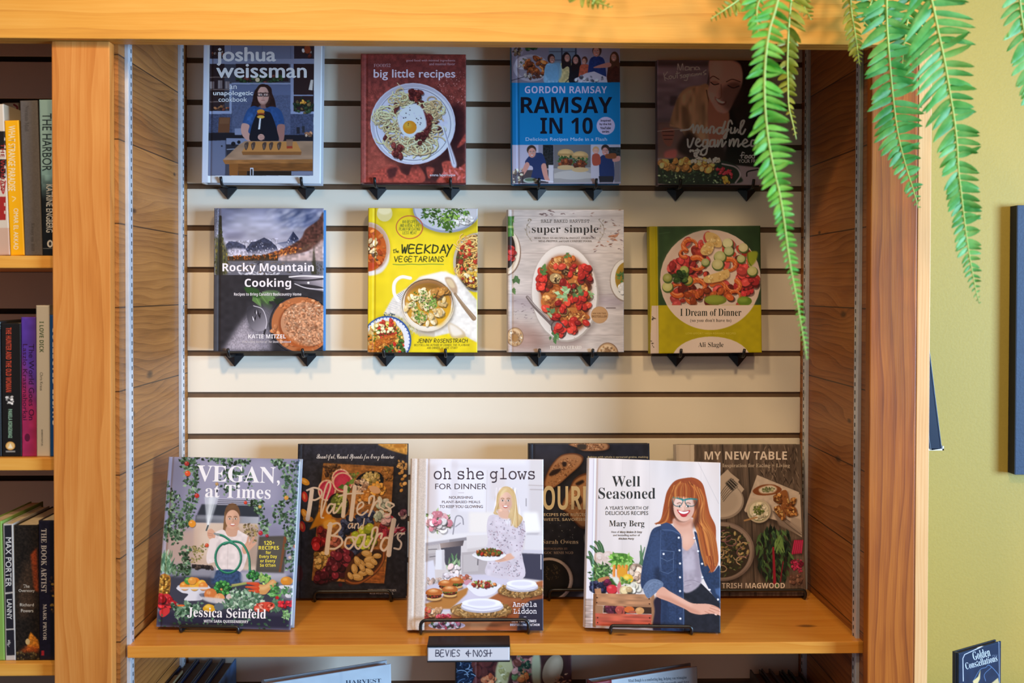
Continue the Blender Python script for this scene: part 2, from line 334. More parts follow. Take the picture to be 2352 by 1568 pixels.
class Cover:
    def __init__(s, org, scale, quad, res, base='ffffff', gain=(1, 1, 1), seed=1):
        """org/scale: where the drawing's coordinates lie in the photo; quad: TL TR BR BL of the cover in the photo"""
        q = [((x - org[0]) * scale, (y - org[1]) * scale) for x, y in quad]
        w = (np.linalg.norm(np.subtract(quad[1], quad[0])) + np.linalg.norm(np.subtract(quad[2], quad[3]))) / 2
        h = (np.linalg.norm(np.subtract(quad[3], quad[0])) + np.linalg.norm(np.subtract(quad[2], quad[1]))) / 2
        s.W, s.H = int(w * res), int(h * res); s.k = res / scale; s.quad = np.array(q)
        s.Hm = homog(q, [(0, 0), (s.W, 0), (s.W, s.H), (0, s.H)]); s.a = np.empty((s.H, s.W, 3)); s.a[:] = srgb(base)
        s.gain = np.array(gain, float); s.tx = []; s.rs = np.random.RandomState(seed)
    def m(s, p):
        p = PT(p); v = np.c_[p, np.ones(len(p))] @ s.Hm.T
        return v[:, :2] / v[:, 2:]
    def _blend(s, x0, y0, mask, col, a):
        h, w = mask.shape; reg = s.a[y0:y0 + h, x0:x0 + w]; k = (mask * a)[..., None]
        reg[:] = reg * (1 - k) + (col if isinstance(col, np.ndarray) else srgb(col)) * k
    def _mask(s, p, pad=0):
        x0 = max(0, int(np.floor(p[:, 0].min())) - pad); x1 = min(s.W, int(np.ceil(p[:, 0].max())) + 1 + pad)
        y0 = max(0, int(np.floor(p[:, 1].min())) - pad); y1 = min(s.H, int(np.ceil(p[:, 1].max())) + 1 + pad)
        if x1 <= x0 or y1 <= y0: return None
        xs = (np.arange(x0, x1)[:, None] + .5 + SUB).ravel(); ys = (np.arange(y0, y1)[:, None] + .5 + SUB).ravel()
        q = np.roll(p, -1, 0); ax, ay, bx, by = p[:, 0], p[:, 1], q[:, 0], q[:, 1]; dy = np.where(by == ay, 1e-9, by - ay)
        ins = np.zeros((len(ys), len(xs)), bool)
        cross = (ay[None] > ys[:, None]) != (by[None] > ys[:, None])
        xi = ax[None] + (ys[:, None] - ay[None]) * ((bx - ax) / dy)[None]
        for j in np.nonzero(cross.any(0))[0]:
            r = np.nonzero(cross[:, j])[0]; ins[r] ^= xs[None] < xi[r, j][:, None]
        return x0, y0, ins.reshape(y1 - y0, 3, x1 - x0, 3).mean((1, 3))
    @staticmethod
    def _blur(m, r):
        r = int(max(1, r)); k = 2 * r + 1
        for _ in range(2):
            for ax in (0, 1):
                q = np.pad(m, [(r + 1, r) if i == ax else (0, 0) for i in (0, 1)]); c = np.cumsum(q, ax)
                m = ((c[k:] - c[:-k]) if ax == 0 else (c[:, k:] - c[:, :-k])) / k
        return m
    def p(s, col, pts, a=1., b=0, sm=0, raw=None):
        p = PT(pts) if raw is None else raw
        if sm: p = spline(p, True)
        p = s.m(p); r = b * s.k; r = int(round(r)) if b else 0
        k = s._mask(p, 2 * r + 1 if r else 0)
        if k is None: return
        x0, y0, mk = k
        s._blend(x0, y0, s._blur(mk, r) if r else mk, col, a)
    def e(s, col, x, y, rx, ry=None, rot=0, a=1., b=0):
        ry = rx if ry is None else ry; t = np.linspace(0, 2 * np.pi, 12 if rx * s.k < 5 else 36, endpoint=False); c, sn = np.cos(math.radians(rot)), np.sin(math.radians(rot))
        X, Y = rx * np.cos(t), ry * np.sin(t); s.p(col, None, a, b, raw=np.c_[x + X * c - Y * sn, y + X * sn + Y * c])
    def r(s, col, x0, y0, x1, y1, a=1., b=0): s.p(col, [x0, y0, x1, y0, x1, y1, x0, y1], a, b)
    def l(s, col, pts, w, a=1., sm=1, w2=None):
        """stroke of width w (tapering to w2)"""
        p = PT(pts); p = spline(p, False) if sm and len(p) > 2 else p
        p = s.m(p); n = len(p); ws = np.linspace(w, w if w2 is None else w2, n) * s.k / 2; mw = ws.max() + 1
        x0 = max(0, int(p[:, 0].min() - mw)); x1 = min(s.W, int(p[:, 0].max() + mw) + 1); y0 = max(0, int(p[:, 1].min() - mw)); y1 = min(s.H, int(p[:, 1].max() + mw) + 1)
        if x1 <= x0 or y1 <= y0: return
        X, Y = np.meshgrid(np.arange(x0, x1) + .5, np.arange(y0, y1) + .5); best = np.full(X.shape, -9.)
        for i in range(n - 1):
            dx, dy = p[i + 1] - p[i]; L = dx * dx + dy * dy + 1e-9; t = np.clip(((X - p[i, 0]) * dx + (Y - p[i, 1]) * dy) / L, 0, 1)
            best = np.maximum(best, ws[i] + (ws[i + 1] - ws[i]) * t - np.hypot(X - p[i, 0] - t * dx, Y - p[i, 1] - t * dy))
        s._blend(x0, y0, np.clip(best + .5, 0, 1) * np.clip(2 * ws.max(), .25, 1), col, a)
    def g(s, c0, c1, pts, p0, p1, a=1., b=0, sm=0):
        """polygon filled with a blend from c0 at p0 to c1 at p1"""
        p = PT(pts); p = spline(p, True) if sm else p; p = s.m(p); k = s._mask(p, int(2 * b * s.k))
        if k is None: return
        x0, y0, mk = k
        if b: mk = s._blur(mk, b * s.k)
        e = s.m([*p0, *p1]); d = e[1] - e[0]; h, w = mk.shape
        X, Y = np.meshgrid(np.arange(x0, x0 + w), np.arange(y0, y0 + h)); t = np.clip(((X - e[0, 0]) * d[0] + (Y - e[0, 1]) * d[1]) / (d @ d), 0, 1)[..., None]
        s._blend(x0, y0, mk, srgb(c0) * (1 - t) + srgb(c1) * t, a)
    def inside(s, reg):
        """random point of a region: (x, y, rx, ry) ellipse or polygon"""
        if isinstance(reg, tuple):
            x, y, rx, ry = reg[:4]; t = s.rs.rand() * 6.283; q = math.sqrt(s.rs.rand()); return x + rx * q * math.cos(t), y + ry * q * math.sin(t)
        P_ = PT(reg); lo, hi = P_.min(0), P_.max(0)
        while True:
            x, y = lo + (hi - lo) * s.rs.rand(2); c = False; j = len(P_) - 1
            for i in range(len(P_)):
                if (P_[i, 1] > y) != (P_[j, 1] > y) and x < (P_[j, 0] - P_[i, 0]) * (y - P_[i, 1]) / (P_[j, 1] - P_[i, 1]) + P_[i, 0]: c = not c
                j = i
            if c: return x, y
    def jit(s, col, v=.1):
        return np.clip(srgb(col) * (1 + (s.rs.rand() - .5) * 2 * v), 0, 1)
    def sc(s, n, cols, reg, r=(3, 8), asp=.7, v=.14, sh=.5, hi=.35, rot=None):
        """heap of n lumps with a shadow under and a glint on each"""
        cols = cols.split()
        for _ in range(n):
            x, y = s.inside(reg); q = r[0] + (r[1] - r[0]) * s.rs.rand(); t = s.rs.rand() * 180 if rot is None else rot + (s.rs.rand() - .5) * 40
            c = s.jit(cols[s.rs.randint(len(cols))], v)
            if sh: s.e(c * .25, x + q * .2, y + q * .35, q * 1.05, q * asp * 1.1, t, sh)
            s.e(c, x, y, q, q * asp, t)
            if hi: s.e(np.clip(c * 1.2 + .22, 0, 1), x - q * .2, y - q * .3 * asp, q * .38, q * .22, t, hi)
    def lv(s, n, cols, reg, r=(8, 16), v=.2, wid=.3, ang=None):
        """scattered pointed leaves"""
        cols = cols.split()
        for _ in range(n):
            x, y = s.inside(reg); q = r[0] + (r[1] - r[0]) * s.rs.rand(); t = (s.rs.rand() * 360 if ang is None else ang + (s.rs.rand() - .5) * 70) * math.pi / 180
            c = s.jit(cols[s.rs.randint(len(cols))], v); d = np.array([math.cos(t), math.sin(t)]); o = np.array([-d[1], d[0]]); z = np.array([x, y])
            s.p(c, None, raw=np.array([z, z + d * q * .35 + o * q * wid, z + d * q, z + d * q * .35 - o * q * wid]))
            s.l(np.clip(c * 1.35, 0, 1), [z, z + d * q * .9], q * .06, .6, 0)
    def st(s, n, cols, reg, r=(10, 30), w=3, curve=1., sh=.45):
        """noodles: loose arcs"""
        cols = cols.split()
        for _ in range(n):
            x, y = s.inside(reg); q = r[0] + (r[1] - r[0]) * s.rs.rand(); t = s.rs.rand() * 6.283; k = (1.2 + s.rs.rand() * 2.6) * curve
            u = np.linspace(t, t + k, 7); p = np.c_[x + q * np.cos(u) - q * .5 * math.cos(t), y + q * .75 * np.sin(u) - q * .4 * math.sin(t)]; c = s.jit(cols[s.rs.randint(len(cols))])
            if sh: s.l(c * .3, p + [w * .3, w * .5], w * 1.3, sh, 0)
            s.l(c, p, w, 1, 0); s.l(np.clip(c * 1.15 + .08, 0, 1), p - [0, w * .2], w * .35, .6, 0)
    def n(s, amp, cell, pts=None, a=1., gx=1., gy=1.):
        """mottle: value noise multiplied in"""
        hh, ww = max(2, int(s.H / (cell * s.k * gy)) + 2), max(2, int(s.W / (cell * s.k * gx)) + 2); g = s.rs.rand(hh, ww)
        yi = np.linspace(0, hh - 1.001, s.H); xi = np.linspace(0, ww - 1.001, s.W); y0, x0 = yi.astype(int), xi.astype(int); fy, fx = (yi - y0)[:, None], (xi - x0)[None]
        fy, fx = fy * fy * (3 - 2 * fy), fx * fx * (3 - 2 * fx)
        v = (g[y0][:, x0] * (1 - fx) + g[y0][:, x0 + 1] * fx) * (1 - fy) + (g[y0 + 1][:, x0] * (1 - fx) + g[y0 + 1][:, x0 + 1] * fx) * fy
        f = 1 + (v - .5) * 2 * amp
        if pts is None: s.a *= f[..., None]
        else:
            p = PT(pts); k = s._mask(s.m(p)); 
            if k is None: return
            x0_, y0_, mk = k; h, w = mk.shape; s.a[y0_:y0_ + h, x0_:x0_ + w] *= 1 + (f[y0_:y0_ + h, x0_:x0_ + w, None] - 1) * mk[..., None]
        np.clip(s.a, 0, 1, s.a)
    def t(s, txt, x0, y0, x1, y1, col, f='r', off=0., rot=0., sh=0.):
        """lettering fitted to a box; f picks the letter style"""
        if f == 'r' and off > 0:                 # heavier weight: the same letters overprinted a hair to each side
            o = off * .55 * (min(x1 - x0, y1 - y0)); d = ((-o, 0), (o, 0), (0, -o * .7), (0, o * .7))
        else: d = ((0, 0),)
        for dx, dy in d: s.tx.append((txt, x0 + dx, y0 + dy, x1 + dx, y1 + dy, col, f, off, rot, sh))
    def hw(s, txt, x0, y0, x1, y1, col, w, gap=.35, slant=.12, wob=.05):
        """pen-written capitals"""
        n = sum(.55 if c in ' ' else (.4 if c in 'I1.,' else 1) for c in txt); cw = (x1 - x0) / (n * (1 + gap) - gap); x = x0
        for ch in txt:
            if ch == ' ': x += cw * .55 * (1 + gap); continue
            k = .4 if ch in 'I1.,' else 1
            for part in STROKES.get(ch, '').split('|'):
                if part:
                    q = PT(part) + (s.rs.rand(len(part.split()), 2) - .5) * wob
                    s.l(col, np.c_[x + (q[:, 0] * cw * k + (1 - q[:, 1]) * slant * (y1 - y0)), y0 + q[:, 1] * (y1 - y0)], w, 1, len(q) > 3)
            x += cw * k * (1 + gap)
    def pen(s, col, w, *strokes):
        for q in strokes: s.l(col, q, w)

def glyphs(txt, f, off, sh):
    if f == 'r': off = 0.
    if f == 's': off = min(0., max(off, -.005))
    if f == 'm': off = 0.
    key = (txt, f, off, sh)
    if key in TXT: return TXT[key]
    base = {'b': (0x1D5D4, 0x1D5EE, 0x1D7EC), 's': (0x1D400, 0x1D41A, 0x1D7CE), 'm': (0x1D670, 0x1D68A, 0x1D7F6), 'S': (0x1D4D0, 0x1D4EA, 0), 'I': (0x1D468, 0x1D482, 0), 't': (0x1D434, 0x1D44E, 0), 'i': (0x1D63C, 0x1D656, 0)}.get(f)
    o = ''
    for ch in txt:
        if base and 'A' <= ch <= 'Z': o += chr(base[0] + ord(ch) - 65)
        elif base and 'a' <= ch <= 'z' and not (f == 't' and ch == 'h'): o += chr(base[1] + ord(ch) - 97)
        elif base and base[2] and ch.isdigit(): o += chr(base[2] + ord(ch) - 48)
        else: o += ch
    c = bpy.data.curves.new('lettering', 'FONT'); c.body = o; c.offset = off; c.shear = sh; c.resolution_u = 3
    ob = bpy.data.objects.new('lettering', c); COL.objects.link(ob)
    me = ob.evaluated_get(bpy.context.evaluated_depsgraph_get()).to_mesh()
    v = np.array([q.co[:2] for q in me.vertices]) if len(me.vertices) else np.zeros((0, 2)); fs = [tuple(q.vertices) for q in me.polygons]
    bpy.data.objects.remove(ob); bpy.data.curves.remove(c)
    TXT[key] = (v, fs); return TXT[key]
def tolin(a): return np.where(a <= .04045, a / 12.92, ((a + .055) / 1.055) ** 2.4)

def printed_face(name, cv, w, h, parent, depth=.003, hinge=None, m='ink', extra=None):
    """front of a board w x h (x right, z up, facing -y): ink-dot grid with a pressed hinge, rim, and lettering"""
    W, H = cv.W, cv.H; xs = np.linspace(0, w, W); zs = np.linspace(h, 0, H)
    X, Z = np.meshgrid(xs, zs); Y = np.zeros_like(X)
    for hx in (hinge or ()):
        hu = hx * w; Y += .0011 * np.exp(-((X - hu) / .0022) ** 2)
    # slightly rounded rim
    ed = np.minimum(np.minimum(X, w - X), np.minimum(Z, h - Z)); Y += np.where(ed < .0012, (.0012 - ed) * .6, 0)
    V = np.stack([X, Y, Z], -1).reshape(-1, 3); C = np.clip(tolin(cv.a) * cv.gain, 0, .92).reshape(-1, 3)
    i = np.arange(H * W).reshape(H, W); Q = np.stack([i[:-1, :-1], i[1:, :-1], i[1:, 1:], i[:-1, 1:]], -1).reshape(-1, 4)
    rim = np.concatenate([i[0, :], i[1:, -1], i[-1, -2::-1], i[-2:0:-1, 0]]); n0 = len(V)
    R = V[rim].copy(); R[:, 1] = depth; V = np.vstack([V, R]); C = np.vstack([C, C[rim]]); k = len(rim); j = np.arange(k); jn = (j + 1) % k
    Q = np.vstack([Q, np.stack([rim[j], rim[jn], n0 + jn, n0 + j], -1)])
    loops = [Q.ravel()]; starts = [np.arange(len(Q)) * 4]; tot = [np.full(len(Q), 4)]; nl = len(Q) * 4; nv = len(V); Vs = [V]; Cs = [C]
    Hi = np.linalg.inv(cv.Hm); lift = 0
    for (txt, x0, y0, x1, y1, col, f, off, rot, sh) in cv.tx:
        v, fs = glyphs(txt, f, off, sh)
        if not len(v): continue
        lo, hi = v.min(0), v.max(0); u = (v - lo) / np.maximum(hi - lo, 1e-6); px = x0 + u[:, 0] * (x1 - x0); py = y1 - u[:, 1] * (y1 - y0)
        if rot:
            t = math.radians(rot); cx, cy = (x0 + x1) / 2, (y0 + y1) / 2; px, py = cx + (px - cx) * math.cos(t) - (py - cy) * math.sin(t), cy + (px - cx) * math.sin(t) + (py - cy) * math.cos(t)
        q = cv.m(np.c_[px, py]); lift += 1; yy = -.00012 - .00001 * lift
        uu = q[:, 0] / W * w; hy = sum(.0011 * np.exp(-((uu - hx * w) / .0022) ** 2) for hx in hinge) if hinge else 0
        Vs.append(np.c_[uu, np.full(len(q), yy) + hy, h - q[:, 1] / H * h]); Cs.append(np.tile(np.clip(tolin(srgb(col)) * cv.gain, 0, .92), (len(q), 1)))
        for fc in fs: loops.append(np.array(fc) + nv); starts.append(np.array([nl])); tot.append(np.array([len(fc)])); nl += len(fc)
        nv += len(q)
    V = np.vstack(Vs); C = np.vstack(Cs); me = bpy.data.meshes.new(name)
    me.vertices.add(len(V)); me.vertices.foreach_set('co', V.astype(np.float32).ravel()); me.loops.add(nl); me.loops.foreach_set('vertex_index', np.concatenate(loops).astype(np.int32))
    st = np.concatenate(starts); me.polygons.add(len(st)); me.polygons.foreach_set('loop_start', st.astype(np.int32)); me.polygons.foreach_set('loop_total', np.concatenate(tot).astype(np.int32))
    me.update(calc_edges=True); at = me.attributes.new('ink', 'FLOAT_COLOR', 'POINT'); at.data.foreach_set('color', np.c_[C, np.ones(len(C))].astype(np.float32).ravel())
    return link(name, me, M[m] if isinstance(m, str) else m, parent)

def rest(px, Y, z):
    a, b = P(px, 1500, Y)[2], P(px, 1600, Y)[2]; return px, 1500 + 100 * (z - a) / (b - a)
class Book:
    """a standing hardback seen face-on.  BL, BR: lower corners of the front board in the photo, top: y of its top edge, Y: depth of the lower edge, lean in degrees"""
    def __init__(s, name, label, cat, BL, BR, top, Y, lean, thick, dY=0., group=None):
        a, b = P(*BL, Y), P(*BR, Y + dY); x = b - a; s.w = np.linalg.norm(x); x /= s.w
        t = math.radians(lean); u = np.array([0, math.sin(t), math.cos(t)]); u -= x * (u @ x); u /= np.linalg.norm(u); yv = np.cross(u, x)
        lo, hi = .05, .6; mid = (a + b) / 2
        for _ in range(50):
            hh = (lo + hi) / 2
            if proj(mid + u * hh)[1] > top: lo = hh
            else: hi = hh
        s.h = hh; s.t = thick
        s.ob = empty(name, mat=Matrix(((x[0], yv[0], u[0], a[0]), (x[1], yv[1], u[1], a[1]), (x[2], yv[2], u[2], a[2]), (0, 0, 0, 1))), label=label, cat=cat, group=group)
        s.quad = [proj(a + u * hh), proj(b + u * hh), proj(b), proj(a)]
    def cover(s, org, scale, **k):
        s.cv = Cover(org, scale, s.quad, k.pop('res', 1.0), **k); return s.cv
    def finish(s, spine='808080', back='808080', hinge=(.06,), m='ink', pages='paper', inset=.004):
        w, h, t = s.w, s.h, s.t; T = .0028; g = s.cv.gain if hasattr(s, 'cv') else np.ones(3)
        sm = mat('cover_cloth', spine, .45); c = np.clip(np.array(lin(spine)) * g, 0, .9); sm.node_tree.nodes['Principled BSDF'].inputs['Base Color'].default_value = (*c, 1)
        bm_ = mat('cover_back', back, .45)
        printed_face('front_cover', s.cv, w, h, s.ob, T, hinge, m)
        MB().box((0, t - T, 0), (w, t, h), bev=.0006).build('back_cover', bm_, s.ob)
        # rounded spine
        n = 7; sec = [(.0008 - .0028 * math.sin(math.pi * i / (n - 1)), T + .0001 + (t - 2 * T - .0002) * i / (n - 1)) for i in range(n)] + [(.0035, t - T - .0001), (.0035, T + .0001)]
        k = len(sec); MB().add([(x, y, 0) for x, y in sec] + [(x, y, h) for x, y in sec], [tuple(range(k)), tuple(range(k, 2 * k))[::-1]] + [(i, i + k, (i + 1) % k + k, (i + 1) % k) for i in range(k)]).build('spine', sm, s.ob)
        MB().box((.004, T + .0001, inset), (w - inset, t - T - .0001, h - inset)).build('pages', M[pages], s.ob)
# ------------------------------------------------------------------ the cookbooks on the slat wall
def face(c, x, y, rx, ry, skin, brow='3a2418', lip='a8453c', smile=1, rot=0, shade=None, eye=1):
    c.e(skin, x, y, rx, ry, rot); sk = srgb(skin)
    c.e(np.clip(sk * .8, 0, 1), x + rx * .5, y + ry * .1, rx * .5, ry * .8, rot, .45, rx * .3)
    c.e(np.clip(sk * 1.12, 0, 1), x - rx * .2, y - ry * .4, rx * .5, ry * .35, rot, .5, rx * .3)
    for q in (-1, 1):
        ex, ey = x + q * rx * .4, y - ry * .1
        c.e(np.clip(sk * .72, 0, 1), ex, ey, rx * .26, ry * .13, 0, .6)
        if eye:
            c.e('f4efe8', ex, ey + ry * .02, rx * .19, ry * .075); c.e('2a1c14', ex, ey + ry * .02, rx * .09, ry * .085)
        c.l(brow, [ex - rx * .22, ey - ry * .17, ex, ey - ry * .23, ex + rx * .22, ey - ry * .17], rx * .09)
        c.e('d98a78', x + q * rx * .5, y + ry * .3, rx * .25, ry * .16, 0, .3, rx * .12)
    c.l(np.clip(sk * .72, 0, 1), [x + rx * .03, y - ry * .05, x + rx * .1, y + ry * .22, x - rx * .08, y + ry * .26], rx * .07, .8)
    if smile:
        c.p(lip, [x - rx * .4, y + ry * .43, x - rx * .1, y + ry * .46, x + rx * .1, y + ry * .46, x + rx * .4, y + ry * .43, x + rx * .2, y + ry * .66, x - rx * .2, y + ry * .66], 1, 0, 1)
        c.p('fbf4ee', [x - rx * .31, y + ry * .47, x + rx * .31, y + ry * .47, x + rx * .16, y + ry * .57, x - rx * .16, y + ry * .57], 1, 0, 1)
    else: c.l(lip, [x - rx * .25, y + ry * .5, x, y + ry * .48, x + rx * .25, y + ry * .5], rx * .1)

# --- white-bordered book, cook in a blue shirt holding a burger on a knife
B = Book('cookbook', 'white-bordered cookbook with a long-haired cook in blue behind a wooden table, top left', 'book', (462.5, 419), (736, 421.5), 84, -.047, 2.4, .030)
c = B.cover((420, 80), 3.92, base='c2c5d6', seed=1, gain=(1.6, 1.6, 1.6))
c.r('adb2c8', 160, 60, 222, 1360, .5, 4)
c.p('3a3a44', '245,60 1182,60 1170,1265 228,1265')
c.p('6c7186', '245,60 1182,60 1180,265 243,265'); c.r('565b70', 440, 60, 990, 262, .5)
for x in (438, 715, 968): c.l('4c5164', [x, 60, x, 258], 4)
c.r('2a2024', 246, 60, 376, 215); c.r('2c2328', 1000, 60, 1180, 216); c.sc(14, '6a3a2c 8a8078 3c2a24', (310, 170, 55, 30), (8, 16)); c.sc(12, '7a3a24 4c2018 c8c4c0', (1110, 160, 55, 40), (9, 22))
c.e('7c3a22', 1120, 130, 28, 40)
c.r('767b90', 243, 218, 1180, 262); c.r('281d1f', 243, 262, 376, 690); c.r('281d1f', 478, 262, 952, 420); c.r('2a1d1e', 994, 262, 1178, 690)
c.sc(60, '24351f 30472a 5a2f28 1c2a1a', (715, 400, 230, 40), (10, 22)); c.e('b8a888', 672, 405, 20, 20)
for y in (380, 490, 600): c.r('4a3a38', 243, y, 430, y + 8); c.r('8a7a72', 243, y, 430, y + 3)
for x, h in ((262, 60), (335, 70), (400, 60)): c.r('6b5f60', x - 18, 480 - h, x + 22, 484); c.r('8d8684', x - 12, 480 - h, x - 2, 484, .6)
c.sc(14, '6a3528 8a5a38 3a2a28', (340, 655, 80, 24), (9, 16)); c.r('8087a0', 240, 685, 440, 712); c.r('8087a0', 420, 440, 442, 700); c.r('7a8098', 440, 432, 985, 448)
c.r('7d839b', 968, 262, 996, 712); c.r('8087a0', 968, 690, 1176, 714); c.r('8087a0', 990, 540, 1172, 550)
c.sc(40, '2a3a24 1c2a1c 5a4a2c', (1085, 640, 85, 70), (9, 20)); c.sc(8, 'b06a28 c88a34', (1085, 605, 26, 22), (9, 15)); c.p('b8b0a8', '1130,495 1150,405 1172,405 1165,500')
c.p('3d4258', '236,712 1176,712 1170,960 232,960'); c.n(.16, 9, '236,712 1176,712 1170,960 232,960'); c.p('545b76', '440,450 970,450 970,545 440,545'); c.p('4a5068', '445,545 968,545 968,900 445,900'); c.n(.1, 8, '445,545 968,545 968,900 445,900')
c.p('5c3a26', '326,742 428,742 420,882 318,880'); c.p('6e4a32', '335,748 420,748 414,800 330,800', .6); c.r('1a191f', 232, 880, 600, 955); c.r('1a191f', 900, 900, 1172, 955); c.sc(9, 'b07a58 8a5a3c c0a088', (1130, 895, 34, 18), (11, 17)); c.r('232228', 1022, 830, 1052, 890); c.r('2a2a2e', 1072, 820, 1096, 880)
c.p('5e6378', '232,952 388,948 380,1262 228,1262'); c.l('3c4054', [385, 950, 385, 1262], 4); c.e('26262c', 352, 1000, 8); c.p('70758a', '392,930 620,930 620,985 392,985'); c.p('26262e', '390,985 620,985 500,1100 400,1140'); c.e('17171b', 455, 980, 20); c.e('17171b', 505, 965, 16); c.l('8a8e9e', [400, 1030, 480, 1025], 7); c.r('757a90', 468, 842, 530, 900)
# hair, shirt, arms, apron
c.p('2a1815', '715,448 650,500 625,600 600,690 640,700 690,640 740,640 780,700 835,690 830,600 800,520 775,460', 1, 0, 1); c.n(.25, 14, '715,448 640,500 600,690 690,640 780,700 840,690 800,520')
c.p('27426e', '640,640 580,680 540,800 600,815 610,900 850,900 850,815 912,800 880,680 800,645 720,665', 1, 0, 1); c.p('365a90', '590,690 560,790 600,805 640,720', .6, 6); c.n(.14, 18, '640,640 540,800 610,900 850,900 912,800 800,645')
c.p('b08478', '533,800 598,812 592,880 680,920 735,900 740,950 690,975 590,955 530,890', 1, 0, 1); c.p('8f6258', '848,820 912,808 915,870 905,950 868,950', 1, 0, 1); c.p('16171f', '660,720 700,690 760,690 800,720 850,870 845,960 620,960 610,860', 1, 0, 1)
face(c, 722, 548, 52, 84, 'b48a7c', '2a1815', '8a5048', 0); c.p('3c211b', '675,600 690,640 722,655 760,640 772,600 722,625', .45, 8, 1); c.p('2a1815', '668,520 690,475 722,470 760,478 778,525 800,560 795,480 740,445 690,450 655,500', 1, 0, 1)
for x in (695, 748): c.l('141216', [x - 25, 524, x + 23, 524, x + 20, 552, x - 20, 552, x - 25, 524], 6, 1, 0)
c.p('8a5d50', '700,625 745,625 745,665 700,660', .7); c.e('c07f2c', 702, 690, 34, 20); c.e('8a3a20', 702, 712, 36, 10); c.e('3c2418', 702, 722, 34, 8); c.e('d8983a', 702, 738, 34, 14); c.p('c8ccd6', '690,750 704,750 695,850 678,850'); c.r('1a171a', 702, 865, 720, 900); c.e('b98b7c', 705, 920, 30, 28); c.pen('7c564c', 4, [690, 905, 735, 912], [690, 920, 738, 926], [692, 935, 735, 940])
# table and board
c.p('8f7058', '510,985 560,955 1168,955 1168,1125 360,1125'); c.n(.1, 30, '510,985 560,955 1168,955 1168,1125 360,1125', gx=4); c.p('8a5a30', '360,1125 1168,1118 1168,1152 380,1162'); c.p('6c421f', '418,1160 1168,1152 1168,1222 418,1222'); c.n(.12, 14, '380,1125 1168,1118 1168,1222 418,1222', gx=5); c.p('7b4c24', '418,1160 500,1160 495,1264 420,1264'); c.p('5a3718', '500,1222 580,1222 575,1264 500,1264'); c.r('1c1512', 580, 1224, 1000, 1264); c.r('686c80', 976, 1226, 1166, 1262); c.r('b8bccb', 606, 1195, 636, 1264); c.r('1c1512', 613, 1205, 628, 1264)
c.p('a8713c', '600,960 1020,960 1068,1052 530,1052'); c.p('7c4f2a', '530,1050 1068,1050 1062,1080 540,1080')
for x in (575, 635, 735, 795, 868): c.p('46352e', [x - 20, 985, x, 965, x + 18, 972, x + 8, 1020, x - 10, 1035], 1, 0, 1); c.l('98887a', [x - 8, 990, x - 4, 1020], 5, .6)
c.p('7c5a48', '930,940 990,940 985,1020 935,1020', .8); c.r('902818', 935, 1000, 985, 1022, .8)
for tx, x0, y0, x1, y1 in (('joshua', 305, 112, 838, 278), ('weissman', 300, 262, 1116, 388)): c.t(tx, x0 + 4, y0 + 2, x1 - 4, y1 - 2, 'e4e6f4', 'r', .06)
c.t('an', 420, 456, 485, 488, 'e0e2f0', 'r', .02); c.t('unapologetic', 274, 504, 632, 556, 'e4e6f4', 'r', .05); c.t('cookbook', 322, 560, 578, 602, 'e0e2f0', 'r', .02)
B.finish('c6cadc', 'b8bac4', (.072,))

# --- red book, spaghetti with an egg
B = Book('cookbook', 'red Big Little Recipes book with spaghetti and a fried egg on its cover', 'book', (828.5, 419), (1069.5, 420), 124, -.047, 1.1, .028)
c = B.cover((780, 80), 3.92, base='7c3830', seed=2, gain=(1.7, 1.65, 1.65))
c.n(.22, 26); c.n(.14, 7); c.p('5a2a2c', '190,165 1145,165 1145,420 190,460', .5, 60); c.p('a8503e', '190,850 520,900 700,1200 190,1330', .4, 60)
c.r('8a4a44', 178, 150, 232, 1340, .4, 5)
c.p('2a1114', '1000,640 1140,720 1140,1330 700,1330 520,1180 800,1170 1000,950', .85, 22, 1)
for q in ('300,1240 420,1190 520,1175 560,1240 620,1260 650,1185 720,1180 740,1330 240,1330', '780,1190 850,1200 830,1260 800,1290', '920,1150 1000,1135 1060,1200 1140,1160 1140,1330 880,1330 930,1230', '1060,1000 1140,880 1140,950 1075,1010'): c.p('9a4034', q, 1, 3, 1); c.n(.2, 16, q)
c.sc(14, 'c0605a', '900,1180 1120,1200 1120,1300 900,1300', (10, 26), .4, .1, 0, .2); c.p('32161a', '430,1210 520,1190 500,1270 450,1290', .8, 8, 1)
c.e('1c0c10', 690, 830, 385, 380, 0, .5, 20); c.e('b9b6c2', 660, 800, 382, 366); c.e('a9a5b0', 660, 800, 372, 356); c.e('c3c2cf', 672, 812, 358, 340);
t_ = np.linspace(0, 2 * math.pi, 60); c.l('34323e', np.c_[665 + 334 * np.cos(t_), 806 + 322 * np.sin(t_)], 4, .9, 0); c.e('9b96a0', 640, 770, 310, 290, 0, .35, 30)
c.sc(60, '5a2622 722e26 431a18', (640, 820, 270, 260), (16, 36), .7); c.st(150, 'c8ab78 b8976a d6bc8c a8865a', (640, 840, 265, 225), (24, 62), 10, 1.1)
c.st(30, 'd2b888 bf9f6c', (560, 570, 80, 45), (30, 50), 10, 1.4); c.st(40, 'd0b484 b8966a', (850, 660, 80, 80), (30, 55), 10, 1.4); c.st(50, 'd8c094 c4a678', (700, 1000, 190, 80), (50, 110), 11, 1.); c.st(30, 'd4ba8a', (400, 740, 60, 70), (40, 70), 10)
c.sc(26, '5c2420 7c342a 481a1a', '630,500 740,520 700,600 640,570', (16, 30)); c.sc(26, '5a2220 6e3028', '740,700 830,700 800,880 760,860', (14, 30)); c.sc(26, '5a2220 7c3830', '480,980 560,1000 560,1100 490,1100', (14, 28)); c.sc(18, '4e1e1c', '660,900 820,860 720,980', (14, 26))
